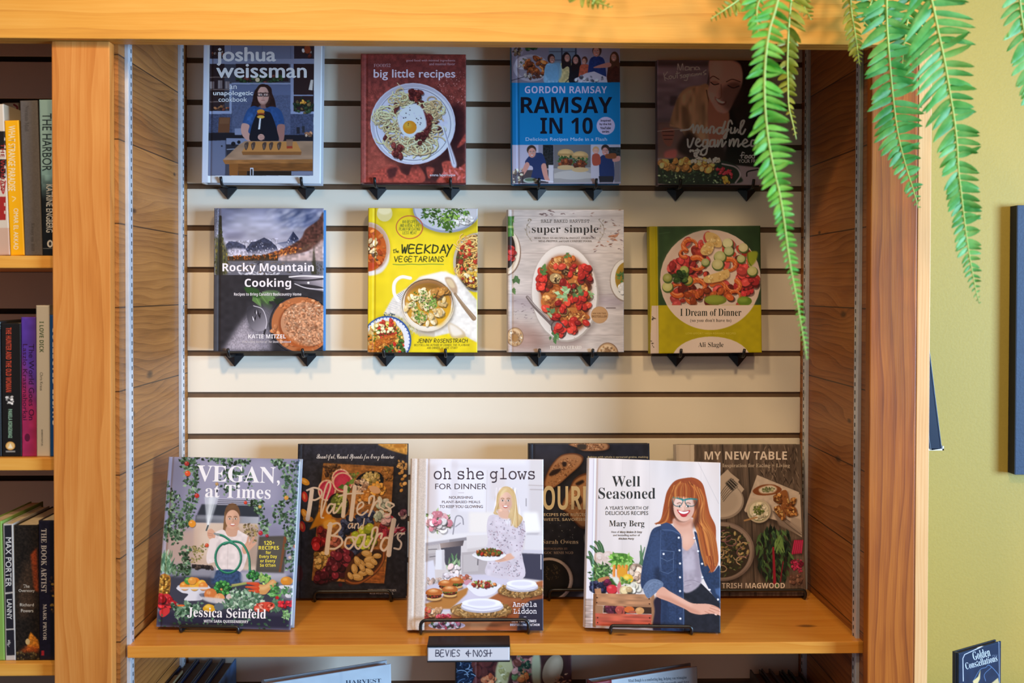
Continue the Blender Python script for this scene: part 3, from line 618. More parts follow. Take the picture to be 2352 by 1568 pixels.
c.p('d6d6e2', '590,655 660,625 730,650 765,720 778,830 700,880 650,920 580,900 545,840 525,740', 1, 3, 1); c.p('b4b0b8', '530,720 570,720 570,850 545,840', .7, 10, 1); c.sc(20, 'e4e4ee c2c0cc', (650, 740, 90, 70), (16, 36), .8, .06, .1, .3); c.e('d07c1e', 632, 832, 62, 60); c.e('e89a38', 615, 815, 34, 26, 0, .8, 8); c.sc(16, '2a2224', (660, 740, 100, 90), (3, 6), 1, .1, 0, 0)
c.p('b8b6c2', '890,790 960,775 970,800 940,830 1050,1150 1010,1175 960,950 915,830 885,812', 1, 2, 1); c.l('7c7884', [940, 840, 1030, 1160], 8, .7); c.l('e0dfea', [925, 830, 1010, 1140], 5, .8); c.l('c4b088', [520, 435, 570, 490, 575, 530], 7)
for i in range(90): x, y = c.inside('830,400 1130,300 1130,640 960,560'); c.e('d89a90', x, y, 2 + 3 * c.rs.rand(), None, 0, .7)
c.t('FOOD52', 308, 260, 458, 290, 'a8878c', 's', -.006); c.t('big little recipes', 308, 312, 1040, 408, 'd4b8c6', 'r', .035); c.t('good food with minimal ingredients', 600, 220, 1040, 246, 'b89098', 'r', .008); c.t('and maximal flavor', 808, 250, 1040, 274, 'b89098', 'r', .008); c.t('emma laperruque', 812, 1250, 1042, 1280, 'd4c0c8', 'r', .008)
B.finish('80403a', '6a2c28', (.05,))
BK = Book('cookbook', 'second book tucked behind the red Big Little Recipes book, only its lower edge showing', 'book', (830, 423.5), (1068, 424.5), 140, -.0127, .4, .0115)
c = BK.cover((780, 80), 3.92, res=.4, base='8d8a92', seed=3); c.r('2a2226', 330, 1300, 700, 1360); c.sc(30, 'b8a8a0 4a2a28', '240,1310 1100,1310 1100,1350 240,1350', (5, 12)); BK.finish('3a3438', '55504e', ())

# --- blue book, ramsay
B = Book('cookbook', 'blue Ramsay in 10 book with food and family photos above and below its title', 'book', (1176.5, 422.5), (1426, 421.5), 101, -.047, 1.2, .026)
c = B.cover((1140, 80), 3.92, base='0a6494', seed=4, gain=(2.0, 1.9, 1.9))
c.p('56505c', '130,60 1120,60 1112,430 136,436'); c.r('6a6470', 130, 60, 475, 436); c.r('7d7684', 700, 60, 1120, 436); c.r('5e6a78', 475, 60, 725, 436)
for x in (590, 715): c.r('2a2c38', x - 6, 60, x + 6, 240)
for y in (150, 225): c.r('3a3c48', 475, y, 725, y + 7)
c.e('8c8790', 315, 300, 160, 122); c.e('76707a', 315, 300, 130, 98); c.e('9d98a0', 235, 255, 62, 58); c.sc(14, '5a5a48 a8a098', (235, 255, 46, 42), (8, 14)); c.sc(50, '8a4a24 6c3418 a8632f 5a2a16', (355, 290, 95, 90), (14, 32), .5); c.sc(14, '9a948c 4a2a22', (330, 370, 80, 24), (10, 18)); c.e('7b7480', 185, 140, 60, 60); c.sc(16, '5a4030 3a2c24 7a6a50', (185, 140, 40, 40), (9, 18)); c.sc(24, '2a4a20 1c3a1a 3c5c2a', (305, 110, 56, 26), (9, 18)); c.l('25222a', [136, 412, 250, 380], 6)
for x, y, hc, sh_, sk in ((495, 220, '2a1a1a', '6c93ac', '8a6054'), (630, 205, '1e1416', 'a89a6a', '9a6e60'), (720, 225, '1c1214', '16141a', '9a6c60'), (795, 235, '4a2a20', '9a4a34', 'a87868'), (905, 150, '3a261c', '1c2c5c', 'a87464'), (1062, 200, '4a2c1c', '3c1c14', 'a07060')):
    q = 1.25 if x == 905 else .8 if x == 795 else 1
    c.p(sh_, [x - 40 * q, y + 45 * q, x + 40 * q, y + 45 * q, x + 62 * q, y + 120 * q, x + 55 * q, 432, x - 60 * q, 432, x - 62 * q, y + 120 * q], 1, 0, 1); c.n(.12, 14, [x - 50, y + 40, x + 50, y + 40, x + 50, 430, x - 50, 430])
    c.e(hc, x, y - 6, 33 * q, 42 * q)
    if x in (630, 720, 1062): c.p(hc, [x - 34, y - 20, x + 34, y - 20, x + 40, y + 95, x + 10, y + 80, x - 38, y + 100], 1, 0, 1)
    face(c, x + (8 if x < 700 else -6), y + 6, 23 * q, 34 * q, sk, hc)
c.p('a46e60', '905,280 1015,250 1022,290 880,300', 1, 0, 1); c.p('5a86a4', '440,300 560,250 590,330 560,410 470,400', .8, 4, 1); c.p('a8a2ac', '810,345 880,330 990,380 1000,432 720,432 700,400'); c.sc(20, 'c8c4cc 6a6670 3a3a44', '700,370 960,380 960,430 700,430', (8, 20)); c.l('17161c', [660, 280, 665, 430], 8); c.l('17161c', [650, 400, 620, 432], 6); c.l('17161c', [668, 380, 700, 432], 6)
c.p('0b6595', '134,432 1118,428 1120,986 136,990'); c.r('0a5a88', 134, 436, 196, 988, .5, 3)
c.p('77727e', '136,990 1120,986 1122,1350 140,1352'); c.r('9b95a4', 136, 990, 380, 1352); c.r('17191c', 420, 990, 514, 1200); c.n(.5, 10, '420,1000 514,1000 514,1180 420,1180'); c.r('3a3438', 230, 1215, 514, 1350); c.r('a8a2a6', 470, 1170, 514, 1350)
c.r('5a5656', 518, 988, 850, 1345); c.p('827c78', '518,1200 850,1190 850,1345 518,1345'); c.e('98928c', 690, 1260, 170, 40); c.r('98928c', 520, 1245, 850, 1290)
for x, y in ((625, 1110), (755, 1130)):
    c.e('9a7a50', x, y - 42, 72, 42); c.e('b8925c', x - 10, y - 52, 50, 22, 0, .7, 8); c.r('8a6a40', x - 72, y - 42, x + 72, y - 25); c.lv(46, '26401c 345024 1c3018', '%d,%d %d,%d %d,%d %d,%d' % (x - 70, y - 20, x + 70, y - 20, x + 66, y + 25, x - 66, y + 25), (14, 30)); c.sc(24, '5a2816 7c3a1c 4a2014', (x, y + 40, 64, 28), (12, 24)); c.e('a08660', x, y + 82, 76, 22)
c.r('9b959e', 850, 986, 1122, 1345); c.r('1d2224', 1010, 1010, 1122, 1130); c.r('5e5a60', 1060, 1130, 1122, 1345); c.n(.4, 12, '1010,1010 1122,1010 1122,1130 1010,1130')
c.p('17284e', '265,1130 320,1070 380,1060 420,1075 448,1160 405,1180 440,1300 320,1300 330,1190 268,1165', 1, 0, 1); c.p('a8766a', '265,1150 300,1170 250,1260 215,1275', 1, 0, 1); c.p('a8766a', '405,1180 445,1160 465,1260 480,1310 440,1310', 1, 0, 1); c.e('33241c', 318, 1035, 42, 44); face(c, 322, 1060, 34, 44, 'b07c6e', '33241c'); c.e('8a948c', 305, 1308, 62, 24); c.e('4a5c48', 305, 1302, 48, 14); c.p('2a2426', '150,1240 250,1230 240,1330 150,1335', .7); c.sc(12, 'b8a890 5a4a40', '150,1215 240,1205 240,1330 150,1330', (8, 18)); c.l('b8b2ba', [365, 1300, 510, 1320], 10)
c.p('15254c', '930,1110 1000,1080 1050,1110 1052,1320 940,1320', 1, 0, 1); c.e('2c1e1a', 980, 1020, 36, 34); face(c, 978, 1048, 27, 36, 'a8746a', '2c1e1a'); c.e('a88058', 895, 1035, 30, 32); face(c, 896, 1048, 22, 26, 'b88474', '6a4a30'); c.p('8a3c2c', '865,1080 925,1075 935,1160 870,1170', 1, 0, 1); c.p('a8746a', '1050,1100 1110,1090 1110,1130 1050,1140', 1, 0, 1); c.p('6c3a20', '985,1075 1070,1065 1072,1110 990,1110', 1, 0, 1); c.p('1a1a22', '920,1270 1052,1270 1050,1345 930,1345'); c.p('8a8490', '140,1335 1122,1322 1122,1352 140,1354', .8)
c.e('a89cb4', 984, 818, 82, 80)
c.t('GORDON RAMSAY', 256, 462, 996, 526, 'a99fc0', 'b'); c.t('RAMSAY', 220, 558, 1044, 706, '0c0c18', 'b'); c.t('IN 10', 396, 744, 868, 892, '0c0c18', 'b'); c.t('Delicious Recipes Made in a Flash', 264, 924, 996, 964, '9aa6c6', 'r', .012)
for i, (tx, x0, x1) in enumerate((('Inspired', 938, 1028), ('by the hit', 930, 1036), ('YouTube', 936, 1030), ('series', 952, 1016))): c.t(tx, x0, 762 + i * 32, x1, 786 + i * 32, '1c1828', 'b')
B.finish('0c5f8e', '0b4a6c', (.055,))

# --- dark book, woman with a bowl (right end, behind the fern)
B = Book('cookbook', 'dark Mindful Vegan Meals book showing a smiling woman, half behind the fern frond', 'book', (1511, 424), (1752, 425), 138, -.047, 2.5, .026)
c = B.cover((1480, 80), 3.92, base='3b3033', seed=5, gain=(3.6, 3.6, 4.0))
c.g('6a5c68', '4a3e42', '100,215 600,225 500,800 110,790', (300, 220), (300, 800)); c.n(.12, 40, gx=3); c.p('2c2222', '105,215 600,222 590,290 105,285', .7, 12); c.r('2c2226', 230, 550, 300, 640, .7, 8)
c.p('5c4640', '110,790 330,780 400,1100 115,1140', .9, 10); c.p('100b0c', '720,215 1100,215 1100,1220 700,1220 740,1000 640,900 760,700', 1, 8, 1)
c.p('7e6048', '230,800 300,570 380,480 480,460 590,480 600,900 560,1000 400,960 330,850 260,830', 1, 3, 1); c.n(.2, 30, '230,800 300,570 480,460 600,480 600,1000 330,850', gy=3); c.p('4c3626', '340,640 400,700 420,900 350,850', .7, 10, 1); c.l('3a281c', [560, 500, 580, 600, 600, 760], 12, .8); c.p('a08064', '330,560 400,490 440,520 360,640', .5, 12, 1)
c.p('7c5040', '590,560 680,700 760,690 740,900 600,1000 570,760', 1, 5, 1); c.p('956c62', '588,230 720,225 860,260 880,440 800,620 740,700 660,690 600,600 570,520 590,420', 1, 4, 1)
c.p('1c1212', '720,215 1000,215 980,700 880,900 800,640 900,420 860,260', 1, 10, 1); c.p('2a1a18', '690,480 860,420 880,560 780,680 720,660 690,600', .55, 18, 1); c.p('b8887c', '600,260 690,240 680,380 610,400', .4, 22, 1)
c.l('3a221c', [592, 392, 622, 374, 672, 402], 8); c.p('5c3a30', '598,425 640,415 674,438 640,452', .5, 5, 1); c.l('1a1010', [598, 428, 630, 450, 670, 442], 8); c.p('4a2a24', '750,450 800,432 856,452 800,480', .5, 6, 1); c.l('1a1010', [752, 456, 800, 478, 852, 462], 8); c.l('3a221c', [738, 424, 792, 402, 862, 424], 8); c.l('5a382e', [690, 450, 690, 560, 640, 580], 10, .7); c.p('3c1614', '632,556 680,592 736,600 712,632 664,616', .85, 3, 1); c.p('c8b4ac', '642,568 690,596 726,603 704,618 664,604', .9, 3, 1); c.p('b4847a', '575,510 640,540 620,600 600,600', .4, 8, 1)
c.p('1d1210', '360,900 430,880 560,1000 700,1000 720,1130 480,1130 300,1040', .9, 14, 1); c.p('6a4238', '160,850 260,845 270,900 240,1000 180,970', 1, 3, 1); c.pen('2c1a18', 7, [165, 870, 260, 870], [170, 905, 262, 905], [180, 940, 250, 940]); c.l('8a7a72', [110, 868, 300, 850, 480, 860], 6, .8); c.p('904a48', '190,1050 290,1030 280,1110 190,1110', .8, 8, 1)
c.p('6c6064', '115,1110 250,1110 1100,1200 1100,1350 120,1345', 1, 3); c.p('18201a', '120,1150 330,1110 640,1120 820,1170 860,1260 820,1335 124,1335', 1, 3, 1); c.lv(180, '1c2a1c 2c402c 46583c 101810 6c7c60', '125,1170 640,1150 700,1330 125,1335', (14, 32)); c.sc(60, 'a07840 8a6030 b89058 6a4a28', '140,1130 600,1120 640,1220 150,1210', (16, 34), .8); c.sc(20, 'a89a88', '420,1100 680,1110 680,1150 430,1140', (12, 22)); c.sc(22, '8a2430 a02c38', '650,1190 800,1220 790,1280 660,1260', (12, 26), .5); c.sc(10, 'a0722c', (740, 1305, 34, 26), (14, 24)); c.l('8a8084', [700, 1160, 820, 1190, 862, 1260, 820, 1330], 14, .8); c.l('100c0c', [920, 1270, 930, 1230, 1020, 1210], 12)
c.sc(12, 'a8a098', (460, 1060, 50, 40), (10, 20))
ink = 'b9a9ac'
c.pen(ink, 6, [300, 315, 305, 262, 325, 320, 345, 262, 350, 318], [400, 290, 372, 290, 370, 318, 402, 312, 404, 292, 410, 320], [418, 292, 420, 322, 422, 296, 442, 292], [450, 292, 452, 316], [488, 292, 464, 292, 462, 314, 490, 310, 490, 292, 500, 316])
c.pen(ink, 6, [175, 345, 188, 412], [210, 335, 182, 378, 218, 400], [240, 368, 222, 380, 236, 398, 250, 378, 240, 368], [258, 372, 262, 392, 280, 388, 284, 366], [296, 330, 298, 390], [286, 352, 320, 344], [340, 362, 322, 366, 342, 380, 326, 392], [356, 362, 352, 384, 370, 380, 368, 362, 356, 362], [394, 358, 378, 362, 380, 378, 396, 374, 396, 354, 384, 408, 360, 410], [410, 352, 412, 374], [440, 352, 424, 356, 426, 372, 442, 366, 446, 372], [454, 352, 456, 370, 470, 350, 474, 368], [482, 348, 486, 364, 500, 346, 504, 362], [514, 344, 516, 362], [556, 318, 530, 340, 556, 352, 536, 362])
for w_, col in ((15, 'd2c5c6'),):
    c.pen(col, w_, [330, 860, 400, 850, 430, 820, 440, 812, 445, 880, 470, 820, 485, 822, 484, 880, 510, 822, 526, 826, 528, 878, 548, 850], [562, 836, 558, 880, 585, 850], [590, 882, 600, 830, 625, 832, 622, 884, 650, 850], [700, 835, 665, 838, 655, 880, 690, 880, 728, 780, 700, 888, 735, 850], [790, 800, 775, 770, 755, 800, 735, 920, 715, 920, 760, 850], [782, 836, 776, 880, 805, 876, 815, 836, 812, 882, 840, 850], [846, 880, 890, 800, 895, 770, 870, 790, 862, 880, 885, 890, 908, 850])
    c.pen(col, w_, [390, 940, 395, 1000, 415, 1005, 445, 930], [470, 975, 500, 950, 480, 935, 462, 980, 490, 1005, 520, 985], [565, 945, 535, 950, 528, 1000, 560, 995, 572, 945, 558, 1060, 520, 1080, 515, 1040, 580, 1000], [630, 945, 598, 952, 592, 1000, 622, 995, 634, 945, 634, 1005, 655, 985], [662, 950, 660, 1005, 690, 945, 702, 950, 700, 1005, 735, 960], [768, 945, 765, 1000, 790, 942, 806, 946, 802, 1000, 830, 942, 846, 948, 842, 1004, 870, 980], [882, 985, 925, 960, 905, 940, 880, 980, 905, 1005, 950, 990], [1000, 945, 966, 952, 960, 998, 995, 992, 1005, 945, 1005, 1002], [1030, 890, 1025, 1005], [1075, 945, 1045, 965, 1075, 985, 1045, 1005])
c.t('YOUR FRIEND', 848, 1120, 1085, 1152, '948689', 'r', .01); c.pen('a8999c', 8, [900, 1062, 880, 1058, 874, 1108], [864, 1086, 898, 1080], [912, 1084, 902, 1104, 920, 1108, 926, 1086, 912, 1084], [946, 1084, 936, 1104, 954, 1106, 958, 1084, 946, 1084], [990, 1060, 988, 1106, 968, 1104, 970, 1084, 988, 1082])
B.finish('332a2c', '2a2224', ())
# --- second row -------------------------------------------------------------------------------------------------
B = Book('cookbook', 'Rocky Mountain Cooking book with snowy peaks above and a pie below', 'book', (490, 806.5), (742, 806), 478, -.047, 2.2, .030)
c = B.cover((460, 460), 3.92, base='2b292e', seed=11, gain=(1.15, 1.15, 1.15))
c.p('8d8fa8', '130,60 1120,60 1115,670 130,670'); c.g('6f7390', 'a9a7b8', '130,60 1120,60 1115,480 130,480', (600, 70), (600, 430)); c.n(.12, 120, '130,60 1120,60 1115,480 130,480', gx=2)
c.p('26365e', '690,110 900,70 1040,110 960,200 820,230 740,190', .75, 40, 1); c.p('31406a', '860,150 1000,120 1060,210 940,240', .6, 30, 1); [c.e(c.jit('c2c2d2', .1), *c.inside('600,90 1080,80 1080,260 640,280'), 20 + 50 * c.rs.rand(), 6 + 12 * c.rs.rand(), -25, .4, 8) for _ in range(46)]; c.p('c4c2d0', '330,120 640,140 700,260 480,330 300,270', .55, 50, 1); c.p('5c5a74', '210,300 400,290 380,330 240,345', .6, 22, 1); c.n(.1, 30, '130,60 1120,60 1115,380 130,380', gx=2.5)
c.p('3d4158', '230,400 260,370 330,372 410,410 420,480 230,480'); c.p('b9b6c8', '240,450 300,430 420,440 420,520 240,520', .85, 8); c.p('33374c', '410,440 460,375 500,370 575,335 640,370 690,420 700,480 430,480'); c.lv(70, 'aeb0c4 2c3044 5a5e78', '430,430 575,360 690,440 680,490 440,490', (10, 26), .1, .2, 70); c.p('b7b3c4', '430,470 560,450 760,440 700,510 250,520', .7, 10); c.n(.25, 12, '230,370 700,340 700,500 230,500')
c.p('49506e', '690,385 780,370 835,280 885,345 890,400 760,430'); c.p('232a44', '835,280 885,345 840,370 810,350'); c.lv(26, 'c8c8d6 2c3450', '770,390 835,300 880,370', (9, 20), .1, .2, 60); c.p('a8aabd', '680,388 860,380 860,420 700,425', .6, 8)
c.p('50302a', '560,500 760,430 900,350 950,260 1060,180 1110,110 1112,360 960,460 700,520', 1, 3, 1); c.n(.35, 16, '560,500 900,350 1110,110 1112,360 700,520'); c.sc(60, 'a05a2c 7a3c22 c0742f', '600,490 800,420 950,440 700,515', (7, 15), .7); c.p('b09a98', '700,500 960,470 1112,340 1112,560 720,560', .9, 12); c.p('6a5244', '850,470 960,400 1100,340 1105,300 960,440', .7, 8); c.n(.2, 20, '700,500 1112,340 1112,560 720,560')
c.p('3c2e22', '240,505 700,490 700,545 245,550'); c.sc(90, '9a5524 6c3a1c 3a2c20 b8682c', '245,500 700,490 690,530 245,535', (6, 13), .5, .2, .5, .2, 90); c.p('504e54', '240,540 1112,545 1112,670 150,670', .75, 4); c.sc(70, '8a8a98 4a4440 6a5a48 2c2c34', '240,550 1000,560 1000,665 180,665', (8, 26), .25, .2, 0, .2, 0); c.sc(22, 'b0b0bc', '330,655 760,655 760,672 330,672', (10, 24), .4, .1, 0)
c.p('4c4a30', '134,330 200,340 250,470 245,670 134,670', .9, 8); c.lv(110, '5c5c2c 3a3c22 7a6c2c 2a2c1c', '134,340 195,330 240,470 240,650 134,660', (16, 38), .2, .16, 90); c.l('2c2a22', [182, 150, 176, 660], 26, .9, w2=60); c.lv(50, '2c2e22 45482c', '170,170 186,160 215,400 160,400', (16, 34), .2, .16, 90); c.l('26282a', [145, 80, 140, 340], 10, .5); c.n(.35, 6, '134,70 175,70 175,340 134,340'); c.p('2a2a1e', '1020,400 1000,670 1050,670', .8, 3); c.lv(30, '3c3a24 2a2a1c', '1015,430 1060,560 1110,600 1100,670 1000,670', (12, 26), .2, .2, 90)
c.p('2b292e', '128,672 1115,670 1105,1370 120,1370'); c.n(.12, 40, '128,672 1115,670 1105,1370 120,1370')
c.g('9a929c', '3a3840', '790,672 1112,672 1110,820 980,800 850,740', (1000, 680), (900, 800)); c.l('e6e2e8', [800, 690, 930, 680, 1110, 690], 10); c.l('1c1a20', [820, 716, 960, 720, 1110, 705], 16, .8); c.l('cdc8d0', [850, 750, 960, 790, 1110, 800], 8); c.e('efedf0', 972, 742, 10); c.e('1c1a20', 1000, 775, 110, 14, 8, .8)
c.lv(9, '3c5a2c 2c4424 5a7a44', (520, 850, 60, 30), (110, 170), .15, .28, 40); c.p('2c4a24', '400,780 520,800 540,880 440,850', .95, 2, 1); c.p('3a4a34', '540,880 600,930 650,940 620,985 560,940', 1, 2, 1); c.p('57704c', '570,820 680,810 720,850 600,880', .8, 4, 1); c.p('202c1e', '660,890 740,880 770,910 700,940', 1, 3, 1); c.l('8aa078', [560, 825, 700, 845], 5)
c.p('8a8490', '200,1365 330,1150 480,960 600,960 680,1010 620,1120 640,1365', .85, 22); c.p('a39aa4', '210,1360 400,1080 470,1200 560,1365', .7, 24); c.n(.14, 9, '200,1365 330,1150 480,960 680,1010 640,1365'); c.p('3a383e', '470,950 640,940 680,1010 590,1180 430,1170', .45, 10)
c.g('35333a', '948e98', '425,960 470,945 540,960 590,1050 600,1130 570,1170 490,1170 435,1100 418,1020', (440, 980), (590, 1160), sm=1); c.l('c8c2cc', [480, 948, 560, 980, 598, 1080, 590, 1150], 6); c.lv(9, '232026 c8c2cc', (505, 1060, 36, 46), (40, 66), .1, .12, -80); c.l('2a272c', [585, 1165, 575, 1200], 16)
c.e('141216', 905, 1120, 285, 262, 10, 1); c.e('5b5458', 905, 1120, 280, 256, 10, .5); c.e('a8643c', 912, 1118, 272, 248, 10); c.sc(70, 'b8744a 9a5632 c4865c', (905, 1118, 268, 244), (12, 26), .7, .1, .3, .3); c.e('7c3f22', 935, 1125, 232, 205, 10, .8, 4); c.g('b07a58', 'a05024', [700, 900, 1110, 900, 1110, 1345, 700, 1345], (900, 950), (850, 1320), .0); c.e('b3805f', 950, 1115, 228, 196, 12); c.n(.3, 14, '730,930 1110,900 1110,1320 800,1310'); c.sc(260, 'c09070 a46a48 b88060 8a5436 d0a484', (960, 1100, 215, 180), (6, 17), .45, .15, .3, .3); c.p('a85426', '720,1180 900,1290 1050,1330 980,1340 800,1290', .8, 12, 1)
c.r('55565e', 118, 672, 166, 1368, .5, 3); c.r('5c5a5c', 120, 60, 168, 340, .35, 4); c.l('121114', [172, 80, 166, 1365], 6, .7)
c.t('Rocky Mountain', 200, 562, 1022, 662, 'ded9de', 'b'); c.t('Cooking', 400, 702, 818, 802, 'dcd6da', 'b'); c.t("Recipes to Bring Canada's Backcountry Home", 304, 830, 910, 866, 'cdc6ca', 'b'); c.t('KATIE MITZEL', 432, 1206, 770, 1242, 'dcd6d8', 'b'); c.t('Bestselling author of The Skoki Cookbook', 380, 1262, 820, 1288, 'b8b0b4', 'i')
B.finish('3c3a40', '3f7fc0', (.048,))

B = Book('cookbook', 'yellow Weekday Vegetarians book with a pot of bean soup on its cover', 'book', (844.5, 809), (1096, 809.5), 478, -.047, 1.6, .028)
c = B.cover((820, 460), 3.92, base='dcc41c', seed=12, gain=(1.08, 1.08, 1.1))
c.n(.04, 60); c.p('e6d02c', '300,150 800,300 800,700 250,1000', .6, 70); c.p('b8a520', '170,60 340,60 330,200 200,200', .5, 10); c.e('d2c68a', 250, 120, 70, 72); c.e('e6dcb0', 250, 90, 60, 40, 0, .8, 5)
# upper salad
c.e('7c7018', 815, 90, 330, 226, 0, .5, 12); c.e('8c92a4', 808, 72, 305, 222); c.e('b8bcc8', 808, 64, 292, 208); c.e('c8c6c8', 850, 110, 240, 140, 0, .8, 12); c.lv(230, '3c5c20 4f7a2a 26421a 6a9438 2f4c1c', (790, 120, 210, 110), (20, 52), .2, .2); c.lv(40, '4a7028 38581f', '780,200 850,200 830,290 790,280', (24, 44)); c.sc(30, 'd8d2cc e6e2dc', (960, 180, 90, 40), (8, 22)); c.sc(12, '8ab04a', (830, 150, 90, 50), (9, 15), 1)
# left soup
c.e('8f7c16', 112, 440, 196, 240, 0, .4, 12); c.e('cbb2a2', 106, 436, 194, 238); c.e('a8846c', 108, 430, 180, 224, 0, .7, 8); c.p('d6d2d2', '105,640 200,620 260,560 290,480 285,560 220,650 110,680', .9, 5, 1); c.e('b4561e', 100, 440, 166, 200); c.sc(70, 'c4682a a84a1c d88038 983c18', (120, 440, 140, 170), (12, 30), .6, .12, .2, .2); c.sc(16, 'd6ba8c 4a3020 e8d8b0', (150, 450, 60, 110), (12, 30), .6); c.p('a83018', '105,560 200,560 150,620 105,630', .7, 8)
# right pasta
c.e('8f7c16', 1085, 560, 226, 270, 0, .4, 12); c.e('b3a794', 1088, 560, 224, 268); c.e('5a3a24', 1096, 560, 208, 252); c.st(80, 'd8a85c c8924a e4bc74', (1020, 420, 80, 90), (30, 80), 9, .8); c.st(90, 'dca854 c88c40 e8bc6a', (1000, 640, 90, 120), (24, 60), 9); c.sc(40, 'a83420 c04a2c 8a2818', (1010, 560, 90, 200), (11, 24)); c.sc(26, 'e0b03c d8c89c', (1030, 700, 60, 90), (10, 20)); c.sc(14, '4a5a24', (960, 520, 70, 120), (7, 13)); c.p('1c1814', '930,700 1000,790 1080,800 1080,815 990,806 920,730', .7, 6)
# cloth and pot
c.p('d9d2c8', '240,1020 330,860 480,770 560,690 760,640 900,680 960,760 1080,900 1080,1280 900,1180 700,1225 500,1180 360,1080', 1, 2); c.p('ebe4da', '560,690 800,635 900,700 1080,1000 1080,1260 880,1120 760,760', .9, 8); c.n(.05, 20, '240,1020 480,770 900,680 1080,900 1080,1280 500,1180')
for i in range(6): c.l('4a5f88', [345 + i * 14, 860 - i * 9, 405 + i * 8, 900 - i * 9], 4, .75)
for i in range(5): c.l('8a8fa8', [255 + i * 16, 960 - i * 14, 330 + i * 20, 990 - i * 14], 3, .6)
c.lv(24, '3c5070 2c3c50', '240,1010 350,1020 330,1050 240,1040', (10, 22)); c.lv(60, 'c8c08c b0ac70 8e8a50', '350,1030 440,1060 620,1210 480,1190', (20, 44), .1, .1, 100); c.p('b8ab98', '500,1170 700,1180 700,1230 560,1220', .8, 4)
c.l('e9e4dc', [480, 700, 400, 690, 340, 740, 335, 830, 370, 900], 30); c.l('c8c0b0', [470, 712, 400, 704, 354, 750, 350, 830], 5, .7); c.p('b89a7c', '790,700 850,700 900,780 890,850 830,790', 1, 3, 1); c.p('d8c29a', '800,715 850,715 880,780 840,780', .9, 4, 1); c.l('94785c', [880, 840, 960, 950, 1050, 1060], 22, w2=44); c.l('b8a080', [890, 850, 1060, 1060], 7, .7)
c.e('3c2c14', 645, 955, 238, 235, 0, .5, 12); c.e('d8cbb6', 636, 938, 238, 240); c.e('57432f', 636, 932, 232, 226); c.e('e0d6c4', 636, 940, 226, 224); c.e('a87a4c', 640, 905, 212, 190); c.g('5c3a1c', 'd9a02c', '430,760 840,760 850,1120 440,1120', (600, 740), (720, 1080), .0); c.e('c08a2c', 640, 940, 205, 195); c.p('6a4620', '450,820 560,750 720,745 830,840 800,850 600,790', .8, 24, 1); c.p('d8a01c', '700,1100 820,960 840,1000 760,1120', .9, 14, 1)
c.sc(95, 'e0c898 d4b67c ead8ac c8a468', (620, 950, 175, 165), (18, 40), .55, .06, .4, .4); c.sc(14, 'b8803c a86c2c', (740, 830, 80, 50), (26, 40), .7); c.lv(150, '4c6e24 6a8e34 35541c 82a44a', (600, 920, 120, 120), (10, 24)); c.lv(70, '6c9038 4c7028', (575, 1060, 50, 36), (10, 22)); c.lv(60, '88a850 5c8030', (690, 930, 40, 36), (10, 20))
c.p('c0a884', '820,1110 880,1120 960,1180 970,1230 850,1230', .9, 3, 1); c.p('e6ddd0', '830,1115 900,1140 950,1200 860,1215', .9, 6, 1)
# lower-left plate
c.e('8f7c16', 280, 1250, 224, 226, 0, .45, 10); c.e('31508c', 270, 1260, 220, 222); c.e('d5d6dc', 268, 1262, 208, 210)
for i in range(40): t = i * math.pi / 20; c.e('2c4a90', 268 + 208 * math.cos(t), 1262 + 210 * math.sin(t), 11, 5, math.degrees(t), .9)
c.e('c8a86a', 255, 1270, 172, 190); c.sc(70, 'd89a3c c8802c e4bc5c b86824', (250, 1240, 150, 150), (14, 34)); c.sc(40, 'a82c22 c03c2c', (270, 1160, 90, 90), (10, 24)); c.lv(60, '35571f 4c7a2c 26421a', (250, 1220, 150, 120), (14, 32)); c.sc(16, 'ecd8a0', (230, 1160, 110, 50), (12, 22)); c.p('b46020', '110,1300 260,1220 360,1215 320,1280 200,1370 110,1370', .9, 3, 1); c.sc(50, 'c47428 d8903c a85820', '110,1310 260,1230 360,1225 200,1370 110,1370', (8, 20), .5); c.sc(40, 'c82c20 3c6020 26401a', '230,1330 420,1250 450,1370 230,1370', (10, 22))
for i in range(46): c.e('a08a10', 122, 690 + i * 13, 3, None, 0, .6); c.e('a08a10', 148, 696 + i * 13, 3, None, 0, .6)
c.l('a48e14', [168, 60, 160, 1370], 6, .6)
th = np.linspace(.3, 6.7, 40); c.l('b0503c', np.c_[472 + 118 * np.cos(th), 243 + 102 * np.sin(th)], 8, .9, 0); c.l('b0503c', np.c_[474 + 121 * np.cos(th + 2), 243 + 105 * np.sin(th + 2)], 4, .8, 0)
for i, (tx, x0, x1) in enumerate((('100 RECIPES', 408, 540), ('AND A REAL-LIFE', 388, 560), ('PLAN FOR EATING', 380, 566), ('LESS MEAT', 412, 534))): c.hw(tx, x0, 182 + i * 33, x1, 206 + i * 33, '55602a', 3.4)
c.hw('WEEKDA', 398, 402, 798, 474, '1f2a18', 12); c.pen('1f2a18', 12, [812, 402, 828, 440], [858, 400, 830, 450, 805, 505]); c.hw('VEGETARIANS', 334, 506, 778, 552, '1f2a18', 7); c.pen('1f2a18', 5, [335, 440, 332, 472, 342, 470], [326, 450, 346, 446], [352, 436, 350, 472], [350, 462, 358, 456, 362, 472], [366, 464, 376, 458, 368, 456, 366, 470, 378, 470]); c.l('4a7a34', [325, 576, 400, 580, 480, 574, 560, 578, 650, 574, 778, 576], 6)
c.hw('JENNY ROSENSTRACH', 540, 1246, 990, 1278, '28281a', 5); c.hw('BESTSELLING AUTHOR OF DINNER, THE PLAYBOOK', 516, 1292, 1012, 1308, '32301c', 2.6); c.hw('AND DINNER, A LOVE STORY', 630, 1318, 902, 1334, '32301c', 2.6)
